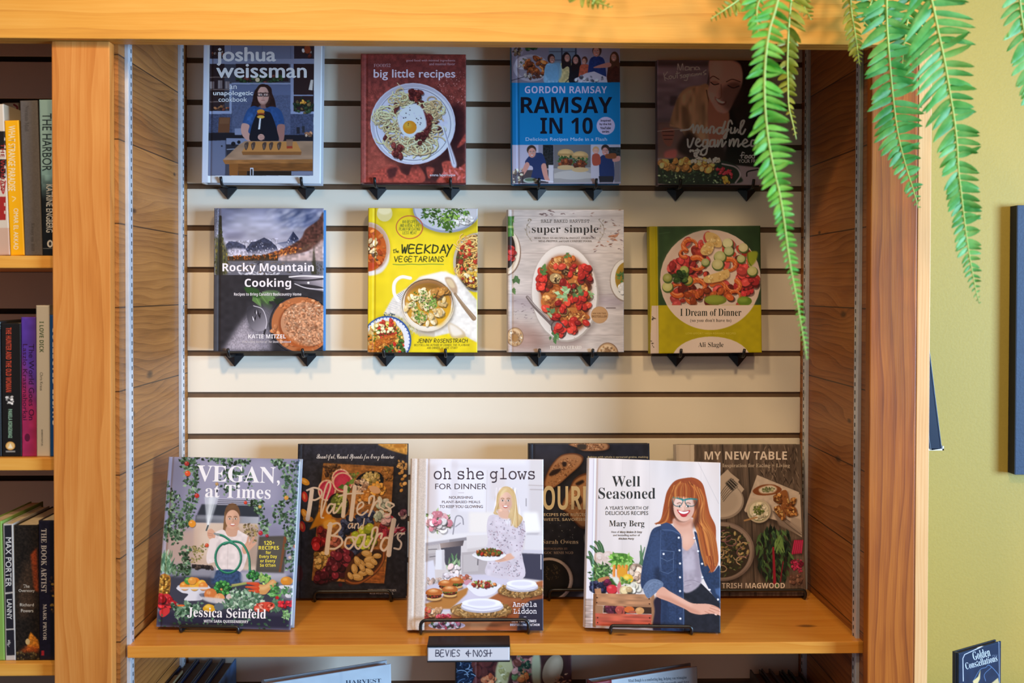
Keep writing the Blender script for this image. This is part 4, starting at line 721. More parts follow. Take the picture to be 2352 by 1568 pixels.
B.finish('c8b21a', 'c0a818', (.055,))

B = Book('cookbook', 'Super Simple book with an oval platter of chicken and tomatoes on white boards', 'book', (1166.5, 809), (1433, 808.5), 481, -.047, 1.0, .030)
c = B.cover((1140, 460), 3.92, base='c2b6ae', seed=13, gain=(1.1, 1.1, 1.12))
c.n(.06, 60, gx=4); c.n(.05, 10, gx=6)
for y in (142, 475, 845, 1210): c.l('9a8a84', [100, y, 600, y + 4, 1145, y], 6, .6)
c.p('8f7f86', '105,860 420,850 400,1000 150,990', .55, 30); c.p('8a7882', '900,860 1145,850 1145,960 930,960', .5, 24); c.p('8a5c4c', '105,1080 400,1150 420,1370 105,1370', .55, 60); c.p('6a4a40', '300,1200 760,1260 800,1330 350,1330', .35, 30); c.lv(40, '6e5c5c 9a7c70 7a5648', '820,90 1140,90 1140,480 860,470', (14, 50), .2, .14, 0); c.lv(24, '7a6c6c', '150,900 400,1000 300,1080 150,1080', (10, 40), .2, .12, 0); c.lv(12, 'a87458', '980,310 1090,310 1090,370 990,370', (24, 60), .2, .2, -10); c.lv(14, '705a58', '380,90 700,90 700,130 380,150', (16, 46), .2, .14, 0); c.l('5c4a48', [990, 968, 1070, 968], 9, .8)
c.e('5a4a44', 640, 850, 305, 440, -4, .4, 22); c.e('a89c92', 617, 838, 302, 436, -3); c.e('d9d0c8', 613, 832, 292, 426, -3); c.e('c2b8ae', 610, 850, 262, 384, -3, .6, 18); c.sc(50, 'b0a49a', (620, 840, 280, 420), (2, 5), 1, .1, 0, 0, 0)
body = '470,560 560,500 700,510 760,560 850,640 840,900 810,1100 700,1180 600,1130 430,1000 400,850 390,700'
c.p('8a3c14', body, .95, 14, 1); c.sc(60, '7a3414 a85420 5c2410 c06a2c', body, (24, 56)); 
for x, y, rx, ry, t in ((570, 580, 100, 78, -10), (720, 790, 110, 80, 20), (520, 880, 110, 76, 0), (700, 1040, 110, 76, 10)): c.e('5a2810', x + 8, y + 14, rx, ry, t, .7, 8); c.e('b06a30', x, y, rx, ry, t); c.sc(40, 'c88a48 9a5424 d8a060 84401c', (x, y, rx * .85, ry * .8), (10, 26), .6, .12, .3, .4)
for x, y, q, cc in ((725, 640, 48, 'c8923c'), (535, 705, 60, 'a88a5c'), (690, 795, 62, '5a3c20'), (600, 1005, 54, '8a6434'), (625, 645, 40, '4a2c14')): c.e('4a2a12', x, y, q, q * .84, 10); c.e(cc, x, y - 4, q * .92, q * .74, 10); c.sc(16, '3a2412 d8b478', (x, y - 4, q * .6, q * .5), (5, 12))
c.sc(46, 'b82c22 a0241c cc4430 8a1c18', body, (22, 40), .72, .12, .6, .5); c.sc(16, 'b82c22 c8382a', (400, 720, 40, 80), (26, 40), .75); c.sc(12, 'c03026 a8241c', (800, 640, 60, 50), (26, 40), .75); c.sc(14, 'b42a20', (770, 900, 70, 70), (24, 38), .75); c.sc(6, 'c43a2c', (690, 1170, 30, 24), (24, 34), .8)
c.lv(9, '7fa06c 9ab88a', (610, 840, 50, 50), (44, 78), .1, .36); c.lv(8, '4c6a3c 5c7c48', (730, 840, 40, 40), (34, 56), .1, .36); c.lv(7, '4a6a34', (410, 640, 22, 40), (34, 60), .1, .34); c.lv(5, '56763e', (630, 500, 24, 12), (28, 44), .1, .34); c.lv(4, '7a9a68', (850, 840, 12, 20), (28, 40), .1, .34); c.lv(6, '88a478 5c7c50', (485, 1015, 26, 26), (36, 56), .1, .38)
c.l('6a5c58', [280, 870, 350, 960, 470, 1080, 500, 1110], 26, w2=40); c.l('b0a49e', [282, 868, 350, 950, 480, 1075], 9, .8); c.e('4a3c38', 562, 1160, 62, 86, -35); c.e('7a6a64', 562, 1160, 52, 76, -35); c.sc(10, 'c0342a a8261e', (565, 1170, 40, 40), (24, 34), .7); c.lv(10, '44663a 5a7c4a', (520, 1210, 36, 40), (40, 66), .1, .3, 90)
c.e('7c6252', 92, 470, 132, 208, 0, .9); c.e('ddd0be', 84, 462, 130, 208); c.e('c8b8a2', 84, 462, 108, 184); c.e('2c2420', 90, 450, 84, 166); c.sc(20, 'a82c2c c03c38 4a1c1c', (130, 480, 36, 70), (18, 32), .8); c.p('4a7a38', '104,145 164,145 150,220 160,320 104,330'); c.lv(16, '5a8a40 3c6a2c', '104,150 160,150 150,320 104,330', (30, 56), .15, .2, 90); c.l('c8d07c', [110, 240, 150, 240], 20, .6)
c.lv(6, '4c6a40', (183, 690, 16, 20), (40, 56), .1, .4, 90); c.lv(5, '5a7848', (165, 800, 14, 20), (36, 54), .1, .34, 90)
c.e('8a7868', 1160, 720, 140, 192, 0, .8); c.e('d8d0c4', 1165, 715, 138, 186); c.e('a07c24', 1180, 700, 112, 150); c.e('8a6a1c', 1180, 720, 96, 120, 0, .7, 10); c.lv(16, '4c6a30 3a5626', (1125, 690, 40, 40), (30, 50)); c.sc(6, 'e8e2d8', (1135, 800, 20, 40), (20, 34), .9)
for x, y, q in ((170, 1228, 74), (1000, 1390, 96)): c.e('8a6a50', x, y, q * 1.05, q * 1.18); c.e('b8946a', x, y, q * .95, q * 1.08); c.e('d8b890', x - 6, y - 6, q * .8, q * .9, 0, .8); c.sc(40, 'e8d4b4 a87c50 8a6440', (x, y, q * .8, q * .9), (4, 12)); c.e('7a5434', x, y + 4, q * .5, q * .6, 0, .8, 6); c.e('a87c48', x, y + 8, q * .36, q * .44, 0, .8, 4)
c.e('b48a5e', 928, 1030, 77, 76); c.l('96704a', np.c_[928 + 74 * np.cos(t_), 1030 + 73 * np.sin(t_)], 3, .8, 0)
c.t('NEW YORK TIMES', 868, 1010, 990, 1024, '7a5836', 'b'); c.t('BESTSELLER', 862, 1034, 996, 1054, '6e4c2c', 'b')
for sx in (-1, 1):
    pts = [(620 + sx * q, y) for q, y in ((300, 175), (340, 230), (345, 300), (300, 370))]; c.l('7a6e60', pts, 4, .9)
    for q, y, t in ((330, 195, -60), (345, 235, -80), (350, 275, -95), (340, 320, -110), (320, 355, -130), (300, 180, -20), (318, 250, -70), (322, 300, -110)): c.lv(1, '8a7c68', (620 + sx * q, y, 2, 2), (24, 34), .1, .2, t if sx > 0 else 180 - t)
c.t('HALF BAKED HARVEST', 402, 172, 838, 202, '443c38', 'm', .02); c.t('super simple', 320, 222, 918, 312, '34302e', 's', -.012); c.t('MORE THAN 125 RECIPES for INSTANT, OVERNIGHT,', 340, 330, 900, 350, '443c38', 's'); c.t('MEAL-PREPPED, and EASY COMFORT FOODS', 380, 358, 858, 378, '443c38', 's'); c.t('TIEGHAN GERARD', 482, 1308, 766, 1340, 'e0d6ca', 's')
c.r('d4cac4', 100, 70, 134, 145, .7, 3); c.l('8a7e78', [138, 80, 138, 1370], 4, .5)
B.finish('c4b8b0', '8a8078', (.035,))

B = Book('cookbook', 'green and lime I Dream of Dinner book with a plate of shrimp', 'book', (1494.5, 812), (1750, 809.5), 519, -.047, 1.6, .030)
c = B.cover((1470, 480), 3.92, base='a89a10', seed=14, gain=(1.2, 1.2, 1.2))
c.p('2b4426', '160,120 1110,120 1110,862 165,866'); c.n(.1, 50, '160,120 1110,120 1110,862 165,866'); c.p('1c3018', '700,120 1110,120 1110,600 900,500', .5, 50); c.l('4c6c46', [170, 225, 270, 210], 6, .5)
c.e('14201a', 650, 650, 458, 446, 0, .5, 14); c.e('cdbab4', 634, 637, 452, 450); c.g('b8a09c', 'd9cac6', [180, 190, 1090, 190, 1090, 866, 180, 866], (300, 300), (900, 800), .0); c.e('b8a29e', 620, 620, 420, 412, 0, .55, 26); c.e('d4c4be', 660, 660, 400, 400, 0, .6, 30)
top = '380,280 560,240 760,280 960,360 1060,560 1030,780 1000,858 300,858 210,700 300,520 360,420'
c.sc(90, '8a2a24 a83830 5a1c18 b8484a', top, (22, 54)); c.sc(36, 'b83c40 cc5858 9c2c30', (380, 510, 110, 60), (22, 44), .7); c.sc(44, 'b83038 a02830 c84848', (960, 650, 80, 130), (22, 50), .75)
def shrimp(x, y, q, t):
    u = np.linspace(.2, 4.4, 9) + t; pts = np.c_[x + q * np.cos(u), y + q * .85 * np.sin(u)]; c.l('5a1c10', pts + [4, 8], q * .78, .6, 0, q * .35); c.l('c4602c', pts, q * .72, 1, 0, q * .3); c.l('e09468', pts - [3, q * .16], q * .26, .8, 0, q * .1)
    for i in range(2, 8): c.l('8f3a1c', [pts[i] + [-q * .2, -q * .2], pts[i] + [q * .2, q * .2]], q * .06, .7, 0)
for a_ in ((450, 330, 62, 2.), (400, 400, 40, 1), (510, 490, 66, 4.), (340, 730, 60, .8), (510, 700, 74, 3.4), (480, 790, 60, 1.2), (700, 710, 66, 3.6), (840, 690, 60, 5.), (800, 500, 62, 4.2), (850, 780, 50, 2.4)): shrimp(*a_)
c.sc(20, 'b0542a 8a3a1c', (600, 780, 260, 60), (20, 40))
for x, y, q, cc in ((720, 430, 56, 'a8ac78'), (700, 500, 54, 'b4b080'), (790, 310, 50, 'c8c8a4'), (800, 380, 46, 'a8b088'), (930, 350, 46, 'c4bc98'), (250, 700, 50, 'b8b878'), (250, 620, 44, '8a9048'), (400, 550, 42, '9ca85c'), (1010, 560, 48, 'b8b87c'), (590, 480, 38, '98a070'), (430, 640, 46, 'a89c48'), (910, 450, 40, 'a8b07c')): c.e('263418', x + 4, y + 8, q * 1.02, q * .98, 0, .7); c.e('4c6230', x, y + 4, q, q * .96); c.e(cc, x - 2, y - 3, q * .9, q * .84); c.e('d8d8b4', x - 4, y - 6, q * .5, q * .46, 0, .4, 8)
c.sc(24, '2f4a20 1f3818 3f5c2c', (370, 610, 60, 40), (16, 34)); c.p('8c9a2c', '965,400 1055,385 1040,470 985,515', 1, 2, 1); c.l('5a6c1c', [968, 402, 975, 470, 1000, 510], 8)
for q in ('600,210 690,230 735,300 720,345 640,330 590,270', '545,370 600,300 665,320 640,400 570,415', '575,615 700,570 790,545 800,610 720,650 600,665'): c.p('3a1c10', np.add(PT(q), [6, 12]), .5, 5, 1); c.p('c9ab72', q, 1, 1, 1); c.sc(12, 'd8c08c b8945a', q, (8, 20), .6, .08, .15, .3)
c.e('6e7c2c', 680, 818, 100, 44); c.e('8a9a3c', 670, 808, 86, 34, 0, .8, 6); c.e('5e7c26', 940, 828, 66, 42); c.e('84a040', 925, 815, 44, 24, 0, .8, 6)
c.p('a99c0e', '165,866 1110,862 1110,1320 170,1320'); c.n(.04, 40, '165,866 1110,862 1110,1320 170,1320')
q = [(634 + 452 * math.cos(t), 637 + 450 * math.sin(t)) for t in np.linspace(.53, math.pi - .53, 40)]; c.p('d8c7c2', q)
c.e('d6c6c0', 642, 1352, 352, 206); c.p('a99c0e', '165,1305 1110,1298 1110,1330 165,1330', 0)
c.p('a39810', '110,140 158,140 165,868 108,870'); c.p('cbbab4', '106,870 168,868 172,1320 92,1320'); c.l('6f660c', [168, 140, 172, 1310], 4, .6); c.lv(8, '4a4038', '104,960 130,960 130,1000 104,1000', (14, 26)); c.lv(6, '4a4038', '100,1170 120,1170 120,1240 100,1240', (12, 24))
c.t('I Dream of Dinner', 362, 896, 912, 962, '2a2c24', 's', -.01); c.t("(so you don't have to)", 452, 986, 822, 1024, '3c3830', 's', -.014); c.t('LOW-EFFORT, HIGH-REWARD RECIPES', 412, 1110, 864, 1130, 'c9bc4a'); c.t('Ali Slagle', 524, 1198, 752, 1254, '34302a', 's', -.012)
B.finish('a29610', '8a8010', (.068,))
# ------------------------------------------------------------------ back row on the shelf
def stand(B, px0, px1, ytop, lean, label, yb=0): 
    x = B.ob.matrix_world.col[0]; c_ = B.ob.matrix_world.translation + x.to_3d() * B.w / 2
    return easel(px0, px1, ytop, yb, c_[1] - .008, lean, label, math.atan2(x[1], x[0]))
YBACK = -.104; ZR = ZS + .0055
B = Book('cookbook', 'dark Platters and Boards book with brush lettering over fruit, nuts and grapes', 'book', rest(676, YBACK, ZR), rest(932, YBACK, ZR), 1019, YBACK, 7.5, .024)
stand(B, 722, 897, 1358, 7.5, 'wire easel under the dark Platters and Boards book')
c = B.cover((660, 1000), 3.733, base='26252b', seed=21, gain=(1.1, 1.1, 1.15))
c.n(.2, 30); c.p('33333e', '150,70 1000,70 900,240 300,230', .6, 40)
bd = '310,238 910,268 880,800 828,1265 210,1240 250,800'
c.p('141116', np.add(PT(bd), [14, 18]), .7, 10); c.p('93602f', bd); c.n(.22, 16, bd, gx=4); c.p('a8703a', '320,245 560,255 540,340 320,330', .8, 10); c.p('8a5024', '840,1120 828,1265 500,1250 520,1200', .9, 3); c.n(.15, 10, '840,1120 828,1265 500,1250 520,1200', gx=5)
c.sc(40, '3a2418 5a3a20 6a4a2c', '320,250 450,260 430,340 320,360', (10, 26), .4); c.lv(20, '4a5a2c 6a7a3c', (575, 340, 30, 30), (18, 34))
for x, y, q, r2 in ((340, 470, 78, 92), (460, 370, 80, 84), (475, 400, 88, 86)): c.e('5a2028', x + 6, y + 10, q, r2, 0, .7, 4); c.e('d8b09c', x, y, q, r2); c.e('b83050', x, y, q * .84, r2 * .84); c.n(.08, 14); c.e('c84a66', x - 10, y - 10, q * .5, r2 * .4, 0, .5, 10)
c.lv(10, '6a8a3c 4a6a2c', (520, 440, 40, 26), (40, 70), .15, .36); c.e('14161c', 700, 400, 130, 90, -20); c.sc(70, 'b89a5c 8a7a3c d0b878 a88a54', (720, 370, 70, 60), (10, 24)); c.sc(50, 'a8826a c8a890 7a5a48 d8c4ac', (630, 430, 60, 60), (10, 26), .6); c.sc(50, 'c88a34 d8a04c a86a24', (770, 470, 70, 60), (12, 26)); c.sc(40, 'c8843a b0702c e0b070', (660, 530, 60, 40), (12, 26)); c.e('d0a47c', 750, 465, 50, 30, 20); c.sc(30, 'a87434 8a5c2c', '820,280 900,285 890,370 820,380', (10, 24)); c.sc(14, 'c89a5c a87838', '930,220 1040,240 1040,480 930,470', (10, 22)); c.sc(14, 'b8884c', (985, 260, 40, 60), (10, 20))
c.e('241c18', 435, 600, 95, 108); c.e('5c6a2c', 440, 585, 70, 84); c.sc(70, '8a9a3c 6a7a2c a8b45c', (445, 580, 62, 74), (8, 16)); c.p('c8821c', '270,650 380,680 380,720 190,808', 1, 2); c.p('b06a18', '290,610 360,660 280,720', 1, 3); c.p('d09a3c', '310,740 400,715 420,770 330,800', 1, 3, 1)
c.sc(60, '2a3050 3c4468 1c2038 4a5478', '500,690 760,650 760,720 700,760 560,800 440,900 450,800', (16, 28), .95, .12, .7, .4); c.sc(40, '2a3050 3c4468 1c2038', '500,930 680,950 640,1040 520,1020', (16, 26), .95, .12, .7, .4)
c.sc(24, 'b4b4a8 98a494 d0d0c4', '790,540 890,560 860,680 740,740', (18, 40), .6); c.sc(24, '8a2434 a83a48 6a1828', '790,740 900,690 900,830 800,900', (16, 36)); c.sc(10, 'c8a0a4', (850, 720, 30, 40), (20, 36)); c.sc(34, '6a1c1c 8a2a24 4a1414', '260,800 340,790 360,900 260,900', (14, 26), .9)
c.sc(18, '96a428 b0bc3c 7a8820', (680, 880, 70, 90), (30, 40), .92, .1, .6, .5); c.sc(6, '9aa828', (610, 870, 50, 30), (28, 38), .92); c.e('a0ac30', 707, 782, 32, 32); c.e('d4dc80', 698, 770, 10, 8, 0, .7)
c.sc(12, 'a81c24 c02c30 8a1418', (285, 925, 52, 40), (28, 40), .92, .1, .6, .6); c.sc(12, 'a05c4c 8a4438', (410, 910, 40, 40), (16, 30)); c.sc(50, 'b8904c 9a7434 d0ac68', '240,1000 380,1000 330,1120 240,1130', (12, 26))
c.sc(46, '4a1420 6a1c2c 381018 7a2836', '380,1010 520,980 560,1060 480,1180 420,1240 250,1240 340,1140', (28, 40), .95, .12, .7, .55); c.sc(10, '4a1420 5a1a26', (290, 1210, 50, 36), (28, 36), .95); c.e('3a121c', 455, 1276, 18)
c.p('4a2a16', '490,1230 520,1110 640,990 790,975 838,990 830,1080 750,1190 620,1272 520,1272', 1, 1, 1); c.l('8a4e26', [505, 1240, 560, 1262, 640, 1250, 750, 1170, 815, 1080, 828, 1000], 14); c.p('2c1c12', '530,1200 560,1110 650,1010 790,990 800,1060 700,1190 580,1240', 1, 3, 1)
for x, y, q, t in ((620, 1090, 50, 30), (680, 1010, 46, 10), (600, 1070, 40, 60), (700, 1060, 46, -20), (575, 1140, 44, 80), (705, 1110, 42, 20), (650, 1175, 44, -10), (700, 1165, 42, 30), (600, 1210, 50, 10), (640, 1130, 36, 60), (740, 1080, 36, 40), (770, 1030, 36, 0), (540, 1200, 34, 60)): c.e('3a2410', x + 4, y + 6, q, q * .62, t, .7); c.e('b08a4c', x, y, q, q * .62, t); c.e('cfae74', x - 5, y - 6, q * .66, q * .34, t, .8); c.l('7a5a2c', [x - q * .6 * math.cos(math.radians(t)), y - q * .6 * math.sin(math.radians(t)), x + q * .6 * math.cos(math.radians(t)), y + q * .6 * math.sin(math.radians(t))], 3, .6)
c.p('c08a3c', '785,70 1045,75 1040,160 960,150 840,110', 1, 3, 1); c.n(.2, 16, '785,70 1045,75 1040,160 840,110'); c.e('a86a24', 960, 90, 50, 18, 0, .8, 4)
for x, y, t, cc in ((150, 395, 30, 'c08024'), (150, 525, 80, 'b02c24'), (150, 670, 60, 'c07a24'), (130, 780, 80, 'a02820'), (180, 715, 10, 'a86a24')): c.e(cc, x, y, 46, 26, t); c.e('e0b060', x - 4, y - 4, 26, 10, t, .5)
c.sc(14, '7a4a5a 5a2c3c c8b0a8', (1000, 680, 36, 40), (14, 28)); c.sc(10, 'a82c48 8a1c38', (960, 810, 40, 26), (14, 26)); c.lv(8, 'b8a0a0', (960, 830, 40, 60), (30, 60), .1, .12); c.e('3a1c24', 105, 1180, 30, 70)
# brush lettering, traced stroke by stroke
k = 'd6c8bc'
for w_, q in ((36, [212, 470, 196, 590, 176, 715]), (16, [170, 470, 230, 448, 290, 470, 290, 520, 240, 552, 200, 545]), (14, [290, 690, 330, 560, 370, 440, 360, 400, 335, 430, 300, 560, 290, 690, 310, 705]), (16, [400, 590, 365, 590, 340, 640, 360, 665, 400, 610, 410, 590, 395, 660, 425, 650, 470, 580]), (34, [500, 440, 490, 560, 478, 690]), (36, [578, 440, 562, 580, 545, 720]), (13, [440, 520, 520, 500, 650, 495]), (14, [600, 640, 650, 600, 640, 570, 605, 600, 600, 660, 640, 680, 690, 640]), (17, [700, 580, 705, 530, 740, 520, 740, 570, 710, 660, 700, 685, 750, 580, 790, 560, 790, 600]), (16, [830, 690, 880, 670, 880, 630, 845, 600, 860, 570, 910, 590]), (12, [790, 610, 850, 640, 915, 600]),
               (8, [560, 752, 535, 755, 522, 780, 534, 794, 556, 770, 562, 752, 556, 790, 572, 784]), (10, [660, 712, 645, 800]), (8, [648, 765, 625, 780, 640, 800]),
               (39, [370, 760, 352, 880, 338, 1005]), (17, [350, 770, 430, 750, 455, 790, 400, 850, 370, 855, 450, 870, 470, 920, 420, 965, 370, 970]), (17, [560, 870, 510, 880, 495, 940, 530, 970, 570, 920, 555, 870, 600, 880]), (17, [660, 850, 610, 860, 580, 930, 610, 970, 650, 910, 668, 850, 655, 940, 690, 950, 730, 880]), (17, [720, 870, 735, 800, 770, 790, 765, 850, 730, 960, 720, 985, 770, 860, 810, 840, 800, 880]), (19, [880, 880, 830, 880, 800, 950, 830, 985, 880, 920]), (41, [912, 725, 885, 880, 868, 1020]), (16, [1000, 840, 955, 840, 945, 880, 975, 920, 960, 970, 915, 965])):
    c.l(k, q, w_)
c.pen(k, 9, [582, 754, 576, 796], [580, 770, 600, 752, 610, 760, 606, 794, 622, 786])
c.t('Beautiful, Casual Spreads for Every Occasion', 250, 158, 918, 216, 'd8d4d0', 'S', .006); c.t('SHELLY WESTERHAUSEN', 690, 1316, 934, 1336, 'c8c4c4', 's'); c.t('WITH WYATT WORCEL', 704, 1344, 912, 1362, 'b0acac', 's')
B.finish('2c2b31', '222126', (.04,))

B = Book('cookbook', 'dark baking book with toasted bread slices, between the two front women covers', 'book', rest(1216, YBACK, ZR), rest(1497, YBACK, ZR), 1018, YBACK, 7, .026)
stand(B, 1262, 1450, 1354, 7, 'wire easel mostly hidden behind the Well Seasoned book')
c = B.cover((1200, 1000), 3.92, base='25252d', seed=22, gain=(1.1, 1.1, 1.15))
c.n(.18, 40); c.p('353542', '90,70 420,70 200,380 90,380', .7, 40)
def slice_(pts):
    c.p('0e0c10', np.add(PT(pts), [12, 16]), .7, 10, 1); c.p('5a3420', pts, 1, 1, 1); p = PT(pts); m = p.mean(0); c.p('a87850', m + (p - m) * .92, 1, 2, 1); i = m + (p - m) * .8; c.sc(150, 'b8865c 94603c c89870 7a4a2c', i, (3, 10), .6, .15, .4, .2)
slice_('190,450 240,300 330,190 420,160 500,165 550,200 520,270 420,360 330,440 240,490'); c.p('2a1c18', '240,350 280,310 350,300 320,340 260,365', 1, 2, 1); c.p('2a1c18', '360,240 395,240 395,275 365,280', 1, 2, 1)
slice_('350,640 420,480 470,390 560,340 680,330 720,480 690,740 560,840 470,780 400,700'); c.p('2a1c18', '480,430 540,400 550,425 500,450', 1, 2, 1); c.p('2a1c18', '470,560 520,540 540,600 480,640', .8, 3, 1)
slice_('415,80 560,60 760,70 760,130 560,140 490,110'); c.p('3a3028', '500,80 570,80 570,125 500,125', 1, 2, 1)
c.p('14141a', '440,820 1190,820 1190,1470 440,1470', .6, 60); c.e('0c0a0c', 245, 1300, 222, 210, 0, .6, 10); c.e('8a7a74', 242, 1296, 214, 200); c.e('c0b0a8', 238, 1290, 206, 192, 0, .8); c.e('17130f', 240, 1296, 184, 176); c.sc(40, '3a3020 4a4028', (270, 1230, 70, 70), (4, 12), .3); c.lv(14, '5a4c34', (270, 1220, 60, 60), (14, 30), .1, .06); c.p('9a9aa4', '470,1460 560,1410 640,1440 640,1480 480,1480', .8, 10, 1); c.sc(20, '8a8a8a', '200,780 500,780 460,1000 300,900', (2, 4), 1, .1, 0, 0); c.p('8a887c', '555,900 580,870 590,1000 560,960', .8, 4, 1)
c.t('SOURDOUGH', 92, 452, 1130, 668, 'd8c8a0', 'b'); c.t('RECIPES FOR RUSTIC FERMENTED BREADS,', 165, 698, 1010, 728, 'c8b89c', 'b'); c.t('SWEETS, SAVORIES, AND MORE', 168, 742, 830, 772, 'c8b89c', 'b')
c.t('Sarah Owens', 178, 936, 502, 974, 'b8a890', 's', -.006); c.t('PHOTOGRAPHS BY', 176, 1008, 408, 1028, '8a7468', 's', -.006); c.t('NGOC MINH NGO', 172, 1042, 456, 1066, 'a08c7c', 's', -.006); c.t('Baking with whole & sprouted grains, making', 588, 184, 1130, 206, 'b8a880', 'b')
B.finish('2a2a30', '222226', (.035,))

B = Book('cookbook', 'grey My New Table book with plates and chard on weathered boards', 'book', rest(1560, YBACK, ZR), rest(1852, YBACK, ZR), 1020, YBACK, 8, .028)
stand(B, 1580, 1850, 1356, 8, 'wire easel under the grey My New Table book at the right wall')
c = B.cover((1540, 1000), 3.732, base='5d5148', seed=23, gain=(1.15, 1.1, 1.1))
c.n(.2, 30, gy=8); c.n(.16, 9, gy=10); c.p('4a3e36', '840,75 1090,75 1120,420 900,380', .5, 30); c.lv(120, '3c322c 7a6c60 2c2420', '820,80 1080,80 1110,420 760,330', (24, 80), .2, .07, 90)
for x in (450, 665): c.l('231c18', [x - 4, 70, x + 30, 740, x + 60, 1400], 8, .85, 0)
c.l('231c18', [725, 1260, 740, 1420], 7, .8, 0); c.p('c0b6a8', '46,80 205,80 205,1400 60,1400'); c.p('aca294', '46,80 70,80 90,1400 60,1400', .7, 6)
c.p('2a221e', '300,420 480,310 640,480 640,640 440,730 300,700', .6, 20, 1); c.p('b4a89c', '330,440 490,290 632,460 560,560 420,600', 1, 1); c.e('8f857c', 440, 560, 190, 158); c.e('b4aaa0', 436, 552, 180, 148); c.e('a0968c', 440, 560, 140, 112, 0, .6, 10); c.p('b4a89c', '330,440 490,300 590,380 540,470 420,540'); 
for i in range(5): c.l('4a4644', [430 + i * 6, 500 + i * 16, 470 + i * 10, 440 + i * 14, 540 + i * 9, 375 + i * 16], 6, .9)
c.p('23211f', '470,410 520,365 580,420 530,475', .85, 2); c.pen('b8b0a8', 4, [490, 400, 550, 460], [505, 388, 565, 446], [520, 376, 578, 430])
c.p('241c18', '640,650 740,360 1115,490 1130,880 1010,810 660,680', .55, 14); c.p('bcb0a4', '632,640 742,338 1100,486 1112,720 1035,760 640,655'); c.n(.06, 20, '632,640 742,338 1100,486 1112,720 640,655'); c.p('bcb0a4', '860,690 1110,500 1125,870 1010,800'); c.p('7c7068', '870,640 1115,790 1120,860 930,770', .95, 3); c.pen('544a44', 6, [880, 650, 1000, 760, 1120, 850], [900, 650, 1050, 760, 1120, 830]); c.p('9c9086', '1040,690 1115,720 1120,840 1020,760', .8, 3)
c.p('7a4626', '705,470 780,425 880,420 950,455 930,490 840,512 740,508', 1, 1, 1); c.p('d0c8b8', '760,455 850,425 910,450 880,490 780,495', 1, 3, 1); c.sc(30, '5c6a3c 8a946c', (830, 460, 60, 22), (5, 12))
for q in ('930,505 990,468 1020,560 1080,640 1010,690 960,640', '880,520 930,505 940,580 900,570', '1030,540 1075,535 1060,590 1030,590', '890,620 940,600 985,690 960,720 900,660', '1030,600 1085,660 1075,680 1010,690'): c.p('34201a', np.add(PT(q), [8, 10]), .7, 5, 1); c.p('8a5830', q, 1, 1, 1); c.sc(22, 'b07c44 6a3c1c c09a60', q, (7, 18), .6)
c.e('241e1a', 765, 660, 108, 102, 0, .6, 8); c.e('b8b09c', 758, 648, 102, 100); c.e('8f9474', 758, 650, 86, 84); c.e('d4d0bc', 758, 645, 82, 78); c.sc(50, 'e0dcc8 c8c4a8', (760, 650, 76, 70), (8, 18)); c.sc(46, '6a7a3c 4a5c28', (755, 635, 44, 40), (5, 11)); c.l('a8865c', [635, 728, 740, 700], 14)
c.e('201a18', 460, 1010, 262, 258, 0, .6, 14); c.e('7c6e68', 446, 992, 274, 254); c.e('94867e', 440, 990, 262, 244); c.e('40382e', 442, 996, 236, 220); c.lv(300, '3c4a2c 56643c 2c3a20 6c7850 24301c', (445, 990, 225, 205), (16, 44), .2, .18); c.st(26, 'b09a7c c0ac8c', (450, 1010, 190, 170), (20, 50), 8); c.sc(30, 'b8a874 a08c5c', (520, 970, 150, 140), (10, 24), .5)
for x, y, q in ((520, 900, 54), (470, 860, 60), (620, 1000, 50)): c.l('9a7078', np.c_[x + q * np.cos(t_[4:44]), y + q * .8 * np.sin(t_[4:44])], 8, .9, 0)
c.e('16110f', 880, 1040, 160, 230, 0, .75, 24); c.lv(190, '22382a 16261a 34502e 3f5c36 101a14', '760,800 850,750 1000,800 1030,960 1000,1200 900,1250 760,1150 730,950', (40, 110), .25, .16, 85); c.l('8a1c30', [880, 960, 885, 1080, 892, 1262], 16, w2=26); c.l('7c1a30', [965, 1080, 940, 1250], 8); c.lv(14, '5a7a44', (930, 900, 30, 60), (60, 110), .1, .1, 90)
c.p('30201c', '1030,900 1130,880 1135,1030 1040,1020', .7, 8)
for i in range(5): c.l('a8204c', [1045 + i * 18, 1010 - i * 2, 1065 + i * 16, 900], 15); c.l('d05078', [1043 + i * 18, 1000, 1062 + i * 16, 905], 4, .7)
c.sc(46, '9a2448 b83460 6a1830', (1085, 1115, 56, 56), (8, 18)); c.p('5c4038', '1000,1180 1150,1160 1155,1290 1020,1290', .7, 14); c.sc(20, '7a5a4c 6a4a40', (1080, 1230, 60, 40), (10, 24))
c.t('MY NEW TABLE', 292, 136, 998, 206, 'd8cec4', 'b'); c.t('Everyday Inspiration for Eating + Living', 262, 240, 1022, 280, 'c0b4a4', 's', -.012); c.t('TRISH MAGWOOD', 440, 1262, 980, 1308, 'd4c8bc', 'b')
B.finish('b8aea0', '4a423c', (.12,))

